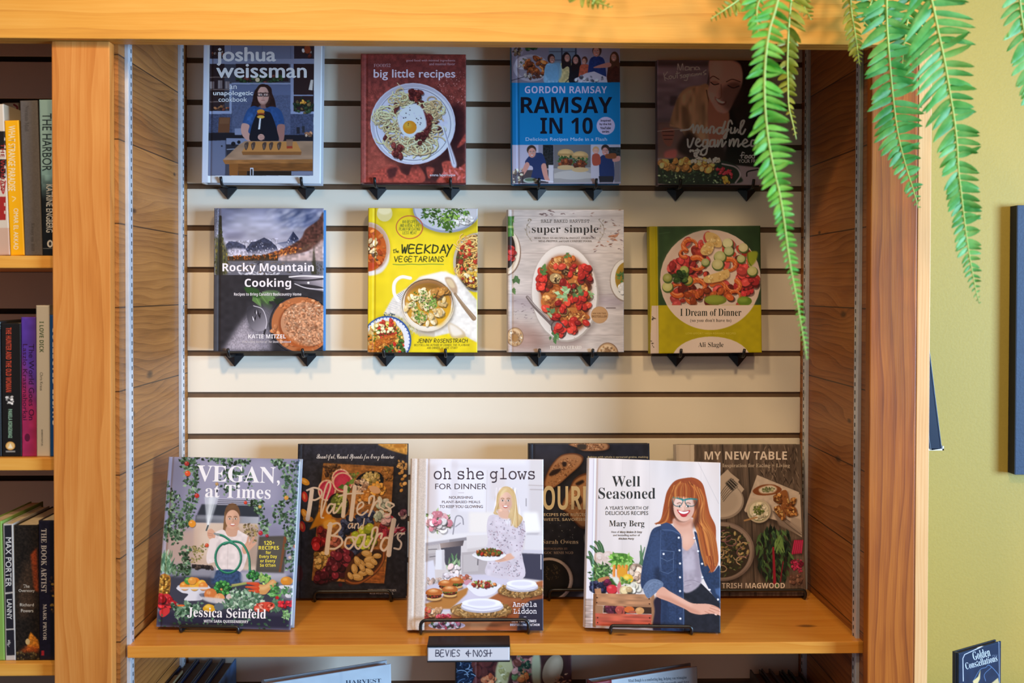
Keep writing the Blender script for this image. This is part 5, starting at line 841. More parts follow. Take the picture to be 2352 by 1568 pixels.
# ------------------------------------------------------------------ front row
YFR = -.268
B = Book('cookbook', 'Vegan at Times book with a woman holding a green garden hose among ivy', 'book', (358, 1439), (666.5, 1446.5), 1051, -.249, 10.5, .026, dY=-.014)
stand(B, 413, 548, 1439, 10.5, 'wire easel under the Vegan at Times book')
c = B.cover((340, 1030), 3.563, base='8a86a0', seed=31, gain=(1.05, 1.05, 1.0))
c.n(.06, 90); c.p('6c6a80', '170,65 330,65 260,700 100,900', .6, 40); c.p('9c97b0', '430,80 1090,90 1060,470 420,470', .7, 40); c.p('7a7890', '1090,90 1262,95 1230,600 1090,600', .5, 40)
c.p('d0b8a8', '380,605 900,610 900,1000 370,960', 1, 8); c.p('b89c8c', '470,650 860,640 860,960 450,960', .8, 30); c.p('b89888', '150,690 480,620 460,960 120,960', .8, 30); c.p('e0ccbc', '400,640 620,640 600,900 430,900', .6, 40); c.p('9c8478', '820,620 905,640 905,960 820,960', .7, 14)
c.p('2f323c', '440,455 900,462 908,560 400,545', 1, 2); c.g('53545e', 'a8a8b4', '390,545 905,560 900,612 385,605', (390, 570), (900, 570)); c.p('8a8c98', '400,548 640,552 640,580 396,575', .7, 8)
for i in range(4): c.l('c0bccc', [570, 412 + i * 15, 880, 418 + i * 15], 5, .9, 0); c.l('3a3a44', [570, 420 + i * 15, 880, 426 + i * 15], 6, .9, 0)
c.p('4a443f', '908,720 1140,712 1110,1020 880,1010', 1, 3); c.p('7a4024', '1110,720 1136,715 1085,1010 1068,1008'); c.p('5c5650', '920,740 1110,735 1085,990 900,990', .6, 20)
ivy = '2f4232 40583e 22301f 5a7456 35503a 7c9478'
for reg, n_ in (('240,70 420,80 400,400 340,640 240,640 330,400 300,200', 260), ('150,270 250,380 300,640 250,740 130,680 150,520', 190), ('130,640 300,700 240,780 140,760', 60), ('420,80 830,80 830,140 640,130', 70), ('600,140 860,180 840,320 760,290 640,400 600,340', 80), ('1090,90 1240,100 1220,640 1140,720 1080,600 1100,300', 220), ('990,85 1110,90 1110,160 1040,140', 40), ('1020,440 1110,430 1110,600 1020,590', 36), ('780,410 930,420 960,560 1000,700 930,690 900,520', 90), ('1120,640 1220,620 1200,1030 1130,990', 110), ('280,790 340,800 340,1000 370,1000 300,1040 240,990', 90), ('160,940 360,950 340,1050 180,1050', 90)):
    c.lv(n_, ivy, reg, (20, 38), .22, .36)
c.lv(50, '7c6a4c 5a4a30 9a8458', '780,610 900,640 880,780 800,700', (18, 34), .2, .3); c.lv(50, '6c6a3c 8a7a4c', '340,800 480,790 460,860 360,940', (16, 30), .2, .3)
for x, y, q, cc in ((318, 124, 19, '9a2c28'), (325, 204, 23, 'd0502c'), (400, 385, 19, 'b02c28'), (362, 614, 30, 'd88a2c'), (797, 442, 14, 'c83c2c'), (1130, 403, 18, 'c88a3c'), (920, 690, 18, 'b02838'), (972, 712, 14, 'a02434'), (482, 790, 16, 'c84a2c'), (1205, 800, 18, 'b0603c'), (563, 290, 14, 'b08a5a'), (915, 476, 14, 'c09a4a'), (1160, 890, 14, 'c8b0a4')): c.e('241c18', x + 3, y + 5, q, q, 0, .5); c.e(cc, x, y, q, q); c.e('f0c0a0', x - q * .3, y - q * .35, q * .3, q * .22, 0, .6)
# water jet, woman, hose
c.p('c8ccd8', '462,395 585,390 505,630 480,640', .6, 3); c.p('e8ecf4', '500,395 545,395 500,620 485,620', .5, 4)
for i in range(9): c.l('eef2f8', [490, 630, 470 + i * 13, 395 - (i % 3) * 25], 3, .5, 0)
c.e('6a4a34', 690, 530, 62, 84); c.p('7a583c', '630,520 650,620 620,700 612,690 625,540', 1, 1, 1); c.p('c89880', '640,640 745,640 760,730 620,730', 1, 2); c.p('e0d0d0', '620,665 560,680 520,740 480,870 490,940 550,930 555,1000 540,1010 740,1010 800,920 830,740 760,680 735,668 720,715 655,715', 1, 0, 1); c.n(.05, 24, '500,680 830,680 800,1000 500,1000'); c.p('b8a4a8', '555,800 600,760 570,940 550,920', .6, 12, 1); c.p('c0acb0', '740,800 800,820 770,940', .6, 12, 1); c.p('c89a84', '655,668 720,668 715,712 660,712', 1, 2, 1); c.l('b09a9c', [655, 760, 650, 1000], 3, .7)
face(c, 692, 580, 58, 78, 'd0a088', '5a3c28', 'b85a50'); c.p('6a4a34', '632,540 650,480 692,452 735,480 752,545 735,515 690,500 650,515', 1, 1, 1); c.p('7a583c', '650,490 692,460 720,480 690,490', .6, 6, 1)
c.p('d09c84', '490,670 520,655 550,690 545,740 515,748 488,715', 1, 0, 1); c.pen('a87460', 4, [488, 690, 530, 700], [490, 706, 532, 714]); c.p('e0d0d0', '510,740 560,745 540,860 490,900 500,800', 1, 1, 1)
c.p('34486e', '540,1000 740,1000 760,1100 505,1110', 1, 1, 1); c.n(.2, 12, '540,1000 740,1000 760,1100 505,1110')
c.p('d09c84', '770,800 800,770 815,720 826,722 828,765 862,718 872,730 850,775 882,762 885,776 850,812 800,860 775,850', 1, 0, 1); c.pen('a87460', 3, [812, 770, 826, 730], [830, 785, 864, 730])
hs = np.c_[655 + 105 * np.cos(np.linspace(-1.2, 5.08, 30)), 890 + 125 * np.sin(np.linspace(-1.2, 5.08, 30))]
for col, w_, o in (('123a30', 17, (2, 3)), ('1e6a50', 15, (0, 0)), ('5aa488', 4, (-2, -3))):
    c.l(col, hs + o, w_, 1, 0); c.l(col, np.add(PT([565, 700, 620, 715, 690, 765]), o), w_); c.l(col, np.add(PT([620, 780, 690, 758, 760, 770, 800, 820, 825, 890, 832, 1000]), o), w_)
c.l('3c4a50', [478, 668, 492, 630], 12); c.l('8a8c90', [545, 695, 580, 708], 16)
# counter, fruit and vegetables
c.p('8a8894', '360,955 560,990 540,1060 340,1060', .9, 4); c.p('2c2628', '360,945 520,955 520,985 360,980'); c.sc(30, '2a2224 4a3a34', '360,945 530,960 530,985 370,985', (8, 16)); c.p('3a3a48', '150,1040 520,1050 520,1110 720,1110 1180,1040 1180,1360 90,1360', 1, 10); c.p('b0acb8', '760,1010 1130,1020 1130,1090 760,1090', .8, 6); c.p('28263a', '80,1330 1180,1350 1170,1480 64,1455', 1, 16); c.p('c4c0cc', '1060,1080 1185,1100 1180,1240 1080,1220', .5, 14)
c.p('a8722c', '100,1040 180,1040 180,1160 150,1210 88,1205', 1, 1, 1); c.sc(90, 'c08a34 8a5a20 d8a850 6a4818', '100,1045 178,1045 170,1180 92,1200', (8, 14), .9); c.lv(60, '5a7a5c 7c9a80 40604a 9ab09a', '110,900 190,900 180,1040 110,1040', (60, 110), .15, .1, -90)
c.sc(14, 'b8202c d03038 98141c', '85,1210 190,1200 180,1290 95,1300', (24, 44), .95, .1, .6, .6); c.sc(8, 'b8202c', '190,1250 235,1260 200,1290', (12, 20), .9); c.p('c03034', '100,1320 170,1300 175,1340 130,1375 100,1365', 1, 1, 1)
c.e('c4c2d0', 372, 1128, 132, 26); c.p('d4d2de', '245,1130 500,1130 470,1175 420,1190 440,1235 300,1240 330,1190 275,1175', 1, 0, 1); c.p('a09eb0', '420,1175 470,1170 430,1235 400,1240', .6, 12, 1)
for x, y, q, cc in ((300, 1122, 40, 'd8862c'), (330, 1080, 32, '4a8a3c'), (385, 1090, 42, 'd87c24'), (440, 1105, 36, 'e0a83c'), (380, 1125, 40, 'e0a02c'), (452, 1125, 38, 'd88038'), (362, 1080, 34, 'd8903c')): c.e('5a3414', x + 3, y + 5, q, q * .9, 0, .6); c.e(cc, x, y, q, q * .9); c.e('f8d890', x - q * .3, y - q * .35, q * .34, q * .22, 0, .6, 2)
c.p('d4d2de', '245,1132 500,1132 490,1150 260,1150', 1, 2)
def broc(x, y, q, n_=90): c.p('4a7a3c', [x - q * .2, y + q * .3, x + q * .2, y + q * .3, x + q * .12, y + q, x - q * .12, y + q], 1, 0, 1); c.sc(n_, '2a6a34 3c8444 1e5028 58a050', (x, y, q, q * .8), (q * .13, q * .24), .9, .14, .6, .25)
broc(610, 1140, 68); broc(860, 1040, 50, 60); broc(960, 1060, 40, 50); c.lv(34, '7aa050 98b868', (950, 1070, 40, 36), (20, 40))
for x, y, q, cc in ((512, 1192, 52, 'c8743c'), (585, 1225, 44, 'd8925a'), (600, 1150, 10, 'd8925a')): c.e('4a2010', x + 3, y + 6, q, q, 0, .5); c.e(cc, x, y, q, q * .98); c.e('f0c8a0', x - q * .3, y - q * .3, q * .34, q * .3, 0, .5, 4); c.l('8a3c1c', [x - q * .1, y - q * .9, x - q * .4, y, x - q * .1, y + q * .8], 3, .5)
c.p('c8c4cc', '430,1210 640,1230 690,1240 640,1270 500,1255', .9, 2, 1); c.e('c8b8bc', 672, 1215, 34, 30); c.e('d0b4a8', 672, 1210, 22, 18, 0, .8, 2)
c.p('c89058', '890,1140 905,1110 960,1110 1010,1070 1040,1080 1050,1105 1000,1150 960,1190 910,1185', 1, 0, 1); c.p('e0b480', '900,1130 960,1120 1020,1080 1030,1095 960,1150 910,1150', .8, 8, 1)
for y_ in (1098, 1130, 1160): c.l('c84828', [800, y_, 850, y_ + 4, 895, y_ + 12], 12, 1, 1, 34); c.l('e07a54', [810, y_ - 4, 890, y_ + 2], 5, .6)
c.l('a8a060', [690, 1115, 800, 1098], 14); c.l('8a9a50', [680, 1128, 800, 1105], 8); c.lv(40, '4a8040 346a34 6aa060', '1000,1130 1060,1100 1110,1190 1010,1220', (20, 44)); c.e('d0842c', 1133, 1082, 50, 36); c.e('e8b468', 1120, 1068, 20, 12, 0, .6, 3); c.e('4a2c14', 1130, 1116, 40, 6, 0, .4, 4); c.p('d4d0da', '1075,1120 1185,1118 1170,1145 1090,1145', 1, 1, 1); c.p('d4d0da', '1118,1180 1180,1180 1170,1215 1130,1215', 1, 1, 1); c.lv(30, '4a7a4c', '1090,1130 1180,1150 1180,1200 1100,1180', (16, 30))
c.lv(260, '5a7a62 88a48c 3c5c46 a8bca8 4a6a50', '690,1150 880,1180 940,1240 860,1310 640,1300 560,1290 690,1220', (22, 46), .2, .34); c.lv(120, '3c5c46 24402c 5a7a62 88a48c', '200,1270 440,1260 420,1330 300,1380 220,1370', (22, 40), .2, .34); c.lv(80, '3c5c46 5a7a62', '1010,1240 1100,1230 1100,1300 1010,1320', (20, 36), .2, .34); c.lv(60, '2c4434 4a6a54', '80,1370 1160,1350 1160,1480 70,1450', (18, 36), .2, .34); c.lv(30, '6a9a5c 8ab47c', '1110,1330 1170,1340 1160,1390 1110,1380', (18, 30))
c.p('d04a38', '870,1290 930,1255 1020,1260 1030,1300 960,1330 880,1330', 1, 1, 1); c.sc(20, 'e06a50 b83424 f0907c', '880,1270 1020,1265 1010,1310 890,1325', (10, 26), .4); c.sc(40, 'b81c28 d83440', '1060,1255 1180,1250 1175,1290 1080,1295', (10, 15), .95); c.e('b02028', 1055, 1218, 15); c.p('d09a24', '450,1300 490,1270 540,1285 548,1320 500,1335 460,1325', 1, 0, 1); c.e('ecc860', 490, 1290, 26, 14, 0, .7, 3); c.e('5a6470', 580, 1292, 40, 32); c.e('d86a30', 270, 1282, 32, 8)
c.p('4a5880', '1205,80 1262,85 1212,700 1165,1480 1150,1480', .35, 14); c.lv(60, '26344c 3c5470', '1225,90 1262,90 1250,420 1235,700', (14, 30), .2, .2)
c.l('9a9ab0', [178, 66, 64, 1455], 5, .6, 0)
for tx, a_ in (('VEGAN,', (402, 142, 1080, 296)), ('at Times', (468, 296, 1004, 406))): c.t(tx, *a_, 'ece6ec', 's', 0, 1.5)
for i, (tx, x0, x1, q) in enumerate((('120+', 948, 1036, 34), ('RECIPES', 906, 1072, 30), ('for', 964, 1006, 26), ('Every Day', 912, 1056, 32), ('or Every', 918, 1042, 32), ('So Often', 916, 1044, 26))): c.t(tx, x0, (754, 796, 836, 870, 906, 940)[i], x1, (754, 796, 836, 870, 906, 940)[i] + q, 'e8d048', 'b')
c.t('Jessica Seinfeld', 322, 1304, 966, 1392, 'ece6ec', 's', .004, 1.5); c.t('WITH SARA QUESSENBERRY', 456, 1402, 822, 1430, 'dcd8e0', 'b', 0, 1)
B.finish('7a7890', '98a0b0', (.03,))

B = Book('cookbook', 'Oh She Glows for Dinner book with a blonde woman carrying a platter', 'book', (935, 1447), (1248, 1448), 1053.5, YFR - .004, 11.5, .030)
stand(B, 966, 1214, 1424, 11.5, 'wire easel under the Oh She Glows book, in front of the section sign')
c = B.cover((920, 1030), 3.564, base='d2c9c8', seed=32, gain=(1.0, 1.0, 1.02))
c.p('d8d2d6', '214,85 1175,85 1170,700 205,760'); c.g('cdbfbc', 'e4e0e6', '214,85 420,85 410,560 205,560', (214, 300), (420, 300)); c.p('e6e2e8', '300,140 700,180 700,520 310,500', .8, 14); c.p('ece8ee', '215,85 1030,85 1030,130 215,130', .5, 14); c.p('c4b8ba', '410,100 470,100 470,520 410,520', .35, 10); c.p('d4c8c6', '735,200 860,200 860,420 735,420', .6, 10); c.p('c6bcba', '1050,300 1170,300 1170,700 1050,700', .6, 10); c.p('e8e0d8', '560,520 760,520 760,690 560,690', .9, 10); c.p('f0ece6', '1000,520 1120,520 1150,680 1010,690', .9, 12); c.p('cfc6c4', '1060,85 1170,85 1170,320 1045,310', .7, 6); c.l('a89a98', [1050, 300, 1170, 305], 8, .6); c.l('a09290', [1060, 335, 1170, 338], 8, .6); c.l('6a6468', [1027, 410, 1027, 470], 6, .8); c.l('b8aca8', [710, 180, 700, 520], 4, .6)
# counter, sink, cupboards
c.p('a8a0a4', '204,770 540,720 545,745 204,795'); c.p('e2dcdc', '204,740 330,700 560,690 720,690 720,712 545,722 204,770', 1, 2); c.p('8a8488', '400,745 545,725 560,735 540,750 400,770', .9); c.p('d8d0ce', '540,712 720,705 715,830 545,840', 1, 1); c.p('c0b6b4', '545,820 715,800 715,835 545,842', .7, 4); c.p('b0a6a6', '204,795 320,778 320,980 204,930'); c.p('bdb4b2', '215,800 315,786 315,850 215,860'); c.l('4a464a', [230, 826, 300, 822], 5); c.l('4a464a', [240, 886, 300, 878], 5); c.g('a08c84', '5a5052', '322,775 520,750 510,795 330,815', (330, 790), (510, 780)); c.p('4a464e', '330,815 495,795 490,990 370,950', 1, 1); c.p('b2a8a8', '500,850 712,830 705,1030 500,1040'); c.p('bcb3b2', '515,870 640,858 635,1000 515,1010'); c.l('5a5458', [634, 905, 632, 950], 8)
c.l('8a868e', [430, 700, 450, 570, 480, 550, 508, 570, 515, 620], 9); c.l('8a868e', [450, 640, 490, 610], 7); c.p('3c3a4a', '990,855 1170,860 1170,1080 1000,1060', 1, 2); c.p('c8c2ca', '1000,825 1170,830 1170,860 995,852', 1, 1); c.p('d8d2d4', '1025,700 1170,710 1165,830 1010,825', 1, 3); c.p('a09aa0', '1030,690 1140,690 1120,705 1030,705', .6, 4); c.l('d8d4dc', [1148, 870, 1148, 985], 7)
# flowers
c.e('e2dad6', 290, 690, 70, 50); c.lv(90, '5a6a3c 7a8a54 3c4c2c 98a474', (310, 600, 110, 80), (24, 50), .2, .22); c.sc(40, 'c87a84 e0b0b0 d89aa0 ecdcd8 e8d4cc', (310, 600, 95, 75), (16, 32), .85, .1, .35, .4); c.sc(8, 'f0e6e2', (330, 625, 80, 40), (24, 34), .9); c.sc(5, 'd8788a', (305, 595, 40, 20), (16, 26))
# table
c.p('d8d4de', '200,930 270,910 300,1060 200,1100', 1, 3); c.p('e0dcdf', '290,830 360,826 362,990 285,990'); c.p('c0b8ba', '340,828 360,828 362,990 340,990', .7, 5); c.p('d0c4c0', '280,990 370,990 350,1070 285,1070', .8); c.sc(20, 'b89a8c d8c8c0', '220,1050 350,1060 340,1100 230,1105', (12, 26)); c.p('c8c0ce', '200,1130 500,1030 700,1030 1000,1060 800,1180 560,1280 400,1330 200,1330', 1, 4); c.p('d0c8d6', '580,1060 860,1030 880,1080 700,1180 520,1280', .7, 20)
c.p('a05c34', '830,1160 1170,1075 1170,1260 900,1400 700,1240', 1, 2); c.p('a86840', '195,1370 560,1340 900,1380 800,1490 195,1485', 1, 4); c.p('8f4c28', '560,1400 1000,1230 1170,1200 1165,1490 720,1490', 1, 3); c.n(.14, 20, '560,1400 1170,1100 1165,1490 720,1490', gx=4); c.p('2c2836', '1060,1240 1172,1225 1168,1490 950,1490 980,1300', 1, 4); c.p('b87a50', '580,1420 760,1400 680,1490 560,1490', .8, 6)
c.lv(30, '4a6a4c 5a7a54 8aa078', (430, 960, 50, 70), (30, 60), .2, .16, -80); c.sc(10, 'ecdcd8 e8c8c4', (435, 990, 44, 34), (18, 30)); c.sc(14, 'd8d0d4 c8b8bc', (400, 1050, 70, 26), (14, 30)); c.sc(30, 'c8886a e0c8b8 a85a44', (520, 1065, 60, 26), (10, 22)); c.e('c88a98', 555, 1095, 36, 24)
def burger(x, y, q): c.e('4a2814', x, y + q * .7, q, q * .28, 0, .6, 4); c.e('d8a868', x, y + q * .5, q * .88, q * .3); c.e('4a2418', x, y + q * .2, q * .95, q * .34); c.sc(16, '6a2c1c 3a5a24 8a3020', (x, y + q * .2, q * .85, q * .24), (q * .1, q * .2)); c.lv(16, '5a7a2c 3c5a20', (x, y + q * .05, q * .9, q * .1), (q * .2, q * .4)); c.p('b4622c', [x - q, y, x - q * .85, y - q * .5, x, y - q * .75, x + q * .85, y - q * .5, x + q, y, x, y + q * .12], 1, 1, 1); c.e('e8a868', x - q * .1, y - q * .42, q * .6, q * .2, 0, .8, 5); c.e('f4d8b0', x - q * .1, y - q * .5, q * .26, q * .08, 0, .6, 3)
c.p('b07438', '200,1270 560,1130 540,1190 410,1310 215,1310', 1, 2); burger(455, 1095, 60); burger(370, 1115, 58); burger(275, 1190, 66); burger(405, 1165, 62)
c.e('c8c2cc', 680, 1150, 120, 50); c.p('e4e0e6', '555,1110 805,1105 780,1170 720,1200 640,1205 580,1170', 1, 0, 1); c.e('d0ccd4', 680, 1108, 124, 28); c.sc(80, 'b0442c d8c8a0 7a8a3c c87a44 e8dcb8 8a2c24', (680, 1106, 100, 24), (8, 18)); c.p('d8c8d0', '880,1020 940,1020 935,1080 885,1080', .9, 3)
for x, y, rx, ry in ((660, 1320, 250, 72), (985, 1160, 190, 56)):
    c.e('4a2c18', x, y + 12, rx, ry, 0, .6, 8); c.e('a87c48', x, y, rx, ry); c.sc(170, 'b88c54 8a6030 c89c64 9a7040', (x, y, rx * .98, ry * .96), (9, 22), .45, .1, .4, .2)
    for q in (.7, .85, .98): c.l('6a4a24', np.c_[x + rx * q * np.cos(t_), y + ry * q * np.sin(t_)], 4, .6, 0)
    c.e('b0aab4', x + 8, y - 25, rx * .7, ry * .66); c.e('e2dfe8', x + 8, y - 38, rx * .68, ry * .64); c.e('eeecf2', x + 4, y - 58, rx * .64, ry * .52); c.e('d4d0dc', x + 4, y - 56, rx * .46, ry * .34, 0, .8, 4); c.l('b8b4c4', [x - rx * .6, y - 40, x, y - 8, x + rx * .66, y - 30], 6, .7)
c.sc(60, 'c8946a a8683c b8483c e0c0a0', '200,1310 330,1310 300,1370 200,1385', (12, 26)); c.e('d0b4bc', 380, 1445, 150, 32); c.e('b89aa4', 380, 1440, 140, 28); c.sc(60, 'b04050 e0c8c8 5a2c34 4a5a34 c87080', (380, 1435, 130, 26), (9, 20)); c.sc(20, 'b03040 c85060', '290,1360 430,1350 430,1385 290,1390', (8, 16))
# the woman
c.p('cfc4cc', '770,540 720,560 705,660 715,760 690,830 740,850 760,830 725,900 708,1035 1000,1060 1000,900 990,840 1020,690 1000,570 930,540 880,620 830,560', 1, 0, 1); c.p('b4a6b0', '850,660 880,840 860,1040 800,1040', .35, 30); c.p('b0a0ac', '990,620 1010,680 985,850 960,830', .4, 14); c.n(.05, 30, '720,560 1010,560 1000,1050 708,1035')
for i in range(230):
    x, y = c.inside('770,550 710,600 720,800 725,900 712,1030 995,1050 990,840 1015,690 1000,575 930,545'); c.lv(1, '8a7480 a88c94 6a6470', (x, y, 1, 1), (9, 17), .1, .3)
c.p('d8ac94', '800,500 880,500 890,570 830,570 800,545', 1, 2, 1); c.p('c8a878', '780,480 790,380 830,320 880,312 930,350 950,450 955,520 1000,570 960,640 930,640 900,580 880,560 890,500 780,500 800,540 760,530', 1, 0, 1); c.n(.16, 14, '780,320 950,320 1000,640 880,640 880,500 760,530', gy=4); c.p('dcc090', '900,420 940,480 960,560 930,630 900,560', .6, 10, 1)
face(c, 858, 432, 58, 80, 'dcb09a', '8a6444', 'b04c44'); c.p('cfae7c', '795,470 796,390 830,330 880,318 925,350 935,440 920,500 925,420 880,360 840,365 812,400', 1, 1, 1); c.p('e4cc9c', '820,350 870,325 850,360 815,400', .8, 6, 1); c.p('d0b080', '905,400 940,450 950,540 900,560 915,480', .9, 4, 1); c.p('b48c5c', '790,420 806,420 800,500 785,505', .7, 4, 1)

for i in range(60): a_ = c.rs.rand(); b_ = c.rs.rand() < .6; c.l(('b89058', 'e8d4a8', 'd8bc84', 'a87c48')[c.rs.randint(4)], [890, 322, 925 + 12 * a_, 380, 930 + 22 * a_, 470, 915 + 50 * a_, 550, 900 + 70 * a_, 630] if b_ else [850, 322, 815 - 10 * a_, 370, 800 - 8 * a_, 440, 785 - 15 * a_, 500, 775, 530], 4, .45)
c.p('d8a890', '775,910 850,870 920,855 935,890 880,915 800,928', 1, 0, 1); c.pen('b07c64', 3, [800, 915, 850, 895], [810, 922, 860, 905]); c.p('d4cad0', '905,850 990,840 960,870 935,890', 1, 2, 1)
c.e('9a8c8c', 724, 890, 118, 26, 0, .6, 6); c.p('e6e2e4', '592,862 850,862 820,900 740,918 660,910', 1, 0, 1); c.e('d8d2d2', 722, 862, 128, 22); c.sc(120, '8a4420 b06c2c 5a3a1c 9a2c20 c89448 4a5a24', (725, 850, 100, 20), (8, 20)); c.lv(20, '4a6a2c 3a5422', (720, 838, 70, 12), (12, 24)); c.lv(30, '4a5a28 6a3a1c', (725, 835, 60, 10), (12, 22))
# cloth spine strip
c.p('cbb9aa', '90,85 214,85 195,1490 50,1485'); c.n(.07, 5, '90,85 214,85 195,1490 50,1485'); c.p('d8cabc', '120,85 140,85 118,1490 92,1490', .6, 6)
k = '3a2e38'
c.t('oh she glows', 272, 156, 1100, 280, k, 'm', .01); c.t('FOR DINNER', 284, 286, 704, 332, k, 'r'); c.l('a89a9c', [474, 362, 518, 362], 4, .9, 0); c.t('NOURISHING', 398, 388, 592, 410, '4a3c46', 'r', .012); c.t('PLANT-BASED MEALS', 340, 426, 652, 446, '4a3c46', 'r', .012); c.t('TO KEEP YOU GLOWING', 320, 462, 674, 486, '4a3c46', 'r', .012)
c.t('Angela', 918, 1252, 1116, 1306, 'f0e8ea', 'm', .03); c.t('Liddon', 924, 1306, 1114, 1350, 'f0e8ea', 'm', .03); c.l('e0d8da', [1010, 1375, 1026, 1375], 4, 1, 0); c.t('NEW YORK TIMES', 910, 1400, 1112, 1420, 'e8e0e4', 'i'); c.t('BESTSELLING AUTHOR', 898, 1432, 1140, 1450, 'e8e0e4', 'b')
B.finish('d0c0b2', 'c8bcb0', (.045, .125))

B = Book('cookbook', 'white Well Seasoned book with a red-haired woman in a denim shirt', 'book', (1343, 1441), (1655, 1453.5), 1056.5, YFR - .002, 11, .028, dY=-.010)
stand(B, 1403, 1588, 1438, 11, 'wire easel under the white Well Seasoned book')
c = B.cover((1320, 1030), 3.483, base='dccfcb', seed=33, gain=(1.0, 1.0, 1.0))
c.n(.03, 60, gy=6); c.p('c9bcc4', '130,85 200,85 190,1430 80,1425', .5, 20); c.p('d0c0b8', '150,900 560,800 560,1200 150,1200', .4, 60)
for x in (205, 385, 600, 1010): c.l('c8bab6', [x, 95, x - 8, 1100], 4, .5, 0)
c.l('b8b0b0', [985, 110, 1150, 440], 4, .7, 0); c.p('e4dbe0', '95,85 150,85 135,1425 80,1425', .8, 5); c.l('b4a8b0', [155, 85, 132, 1430], 9, .5, 0); c.l('f2ecee', [112, 85, 92, 1425], 7, .6, 0)
# floor boards, crate, vegetables
c.p('b09a90', '84,1200 640,1200 660,1460 80,1430', 1, 4); c.n(.2, 14, '84,1200 640,1200 660,1460 80,1430', gx=5)
for y in (1252, 1298, 1345, 1395): c.l('7c645c', [84, y, 170, y + 4], 5, .7)
c.p('8a5c44', '630,1180 660,1180 650,1430 630,1430', .6, 8)
for q in ([150, 930, 130, 880, 95, 865], [160, 930, 130, 850, 118, 825], [200, 850, 160, 800, 130, 780], [215, 830, 190, 770, 165, 745], [225, 830, 215, 780, 195, 742], [175, 940, 150, 900, 140, 860]): c.l('3c5a38', q, 34, 1, 1, 18); c.l('7a9a70', np.subtract(q, 3), 7, .6)
for q in ([545, 930, 535, 840, 530, 775], [525, 920, 545, 850, 560, 790], [535, 920, 528, 860, 522, 820]): c.l('4a6a44', q, 20, 1, 1, 8); c.l('8aa880', q, 4, .6)
for x, y, q in ((200, 870, 48), (270, 860, 46), (230, 925, 42), (290, 905, 38)): c.e('8a7068', x + 4, y + 7, q, q * .9, 0, .6); c.e('d0b8ac', x, y, q, q * .9); c.e('e4d2c8', x - q * .2, y - q * .25, q * .5, q * .4, 0, .7, 5); c.e('b09488', x, y + 6, q * .42, q * .36, 0, .6); c.e('d8c4ba', x, y + 3, q * .34, q * .28)
c.p('4a7a2c', '305,850 350,835 430,850 465,930 420,980 330,960', 1, 0, 1); c.lv(60, '5a8a34 7aa84a 3c6a24 98bc68', '310,850 430,850 460,930 340,960', (30, 70), .15, .3); c.p('8a7460', '440,940 530,930 550,1060 450,1070', 1, 3, 1); c.sc(34, 'c8a48c b08c74 dcc0a8', '450,935 540,930 540,1070 460,1060', (14, 32))
c.lv(190, '3c6030 5a7a44 2c4a24 7a9a5c', '140,960 220,930 300,940 280,1030 180,1060 125,1090', (20, 44), .2, .24)
for x, q in ((355, 28), (415, 26), (318, 24), (385, 20)): c.l('d87c2c', [x, 940, x - 4, 990, x, 1060], q, 1, 1, q * .8); c.l('f0a860', [x - 6, 940, x - 8, 1050], 7, .7)
c.e('d8942c', 380, 990, 36, 44); c.e('e0b02c', 425, 1040, 44, 38); c.e('f0d470', 415, 1028, 20, 14, 0, .7, 4); c.p('b8744a', '190,1040 270,1020 270,1055 200,1065', 1, 1, 1); c.p('34541f', '270,1045 320,1040 350,1090 300,1090', 1, 1, 1); c.p('d8d4c8', '300,1030 350,1030 360,1070 340,1090', 1, 2, 1); c.lv(26, '5a8034 7a9a4c', (400, 1070, 40, 30), (20, 44)); c.lv(30, 'a8b88c 8a9a6c', (480, 1110, 40, 30), (16, 34)); c.sc(10, 'd8ccb4 e0d8c8', (460, 1120, 50, 30), (20, 34), .9)
c.sc(70, '1e1c34 2c2a48 141228 3a3858', '130,1070 240,1060 270,1110 240,1150 135,1130', (12, 18), .95, .1, .6, .4); c.sc(12, '6a1c3c 4a142c', (262, 1080, 20, 24), (14, 22), .9); c.e('8a1820', 300, 1128, 44, 40); c.e('c83038', 298, 1122, 42, 36); c.e('f08a84', 284, 1108, 14, 10, 0, .6, 3); c.p('c86a6c', '340,1100 365,1060 375,1140 345,1155', 1, 1, 1); c.sc(8, 'd8c090 c8a878', (410, 1140, 40, 20), (24, 36), .9)
c.p('3a2418', '235,1255 630,1265 625,1320 230,1310'); c.sc(12, '4a1c2c 6a2438', (295, 1280, 50, 20), (22, 34)); c.sc(5, 'a8483c b85a48', (375, 1290, 30, 16), (26, 36), .9); c.e('c8642c', 437, 1285, 40, 26); c.e('c89058', 520, 1295, 36, 28); c.e('e8b880', 510, 1285, 14, 9, 0, .6, 2); c.e('a85038', 462, 1305, 30, 12)
c.p('b07c58', '160,1120 210,1115 215,1160 165,1160', 1, 1); c.p('ad7a56', '165,1155 612,1165 614,1268 160,1250'); c.n(.16, 12, '165,1155 612,1165 614,1268 160,1250', gx=6); c.p('8a5c3c', '150,1160 178,1160 172,1430 145,1420', 1, 1); c.p('9a6c4a', '612,1160 636,1165 640,1425 616,1430', 1, 1); c.p('9a7050', '165,1250 230,1255 226,1320 165,1315'); c.p('b4513c', '165,1315 618,1325 612,1432 170,1412'); c.n(.18, 14, '165,1315 618,1325 612,1432 170,1412', gx=6); c.p('c86a4c', '170,1320 400,1325 390,1360 172,1350', .5, 10)
for x, y in ((180, 1190), (178, 1230), (596, 1200), (598, 1240), (185, 1350), (185, 1390), (600, 1352), (596, 1400)): c.e('3a1c14', x, y, 6)
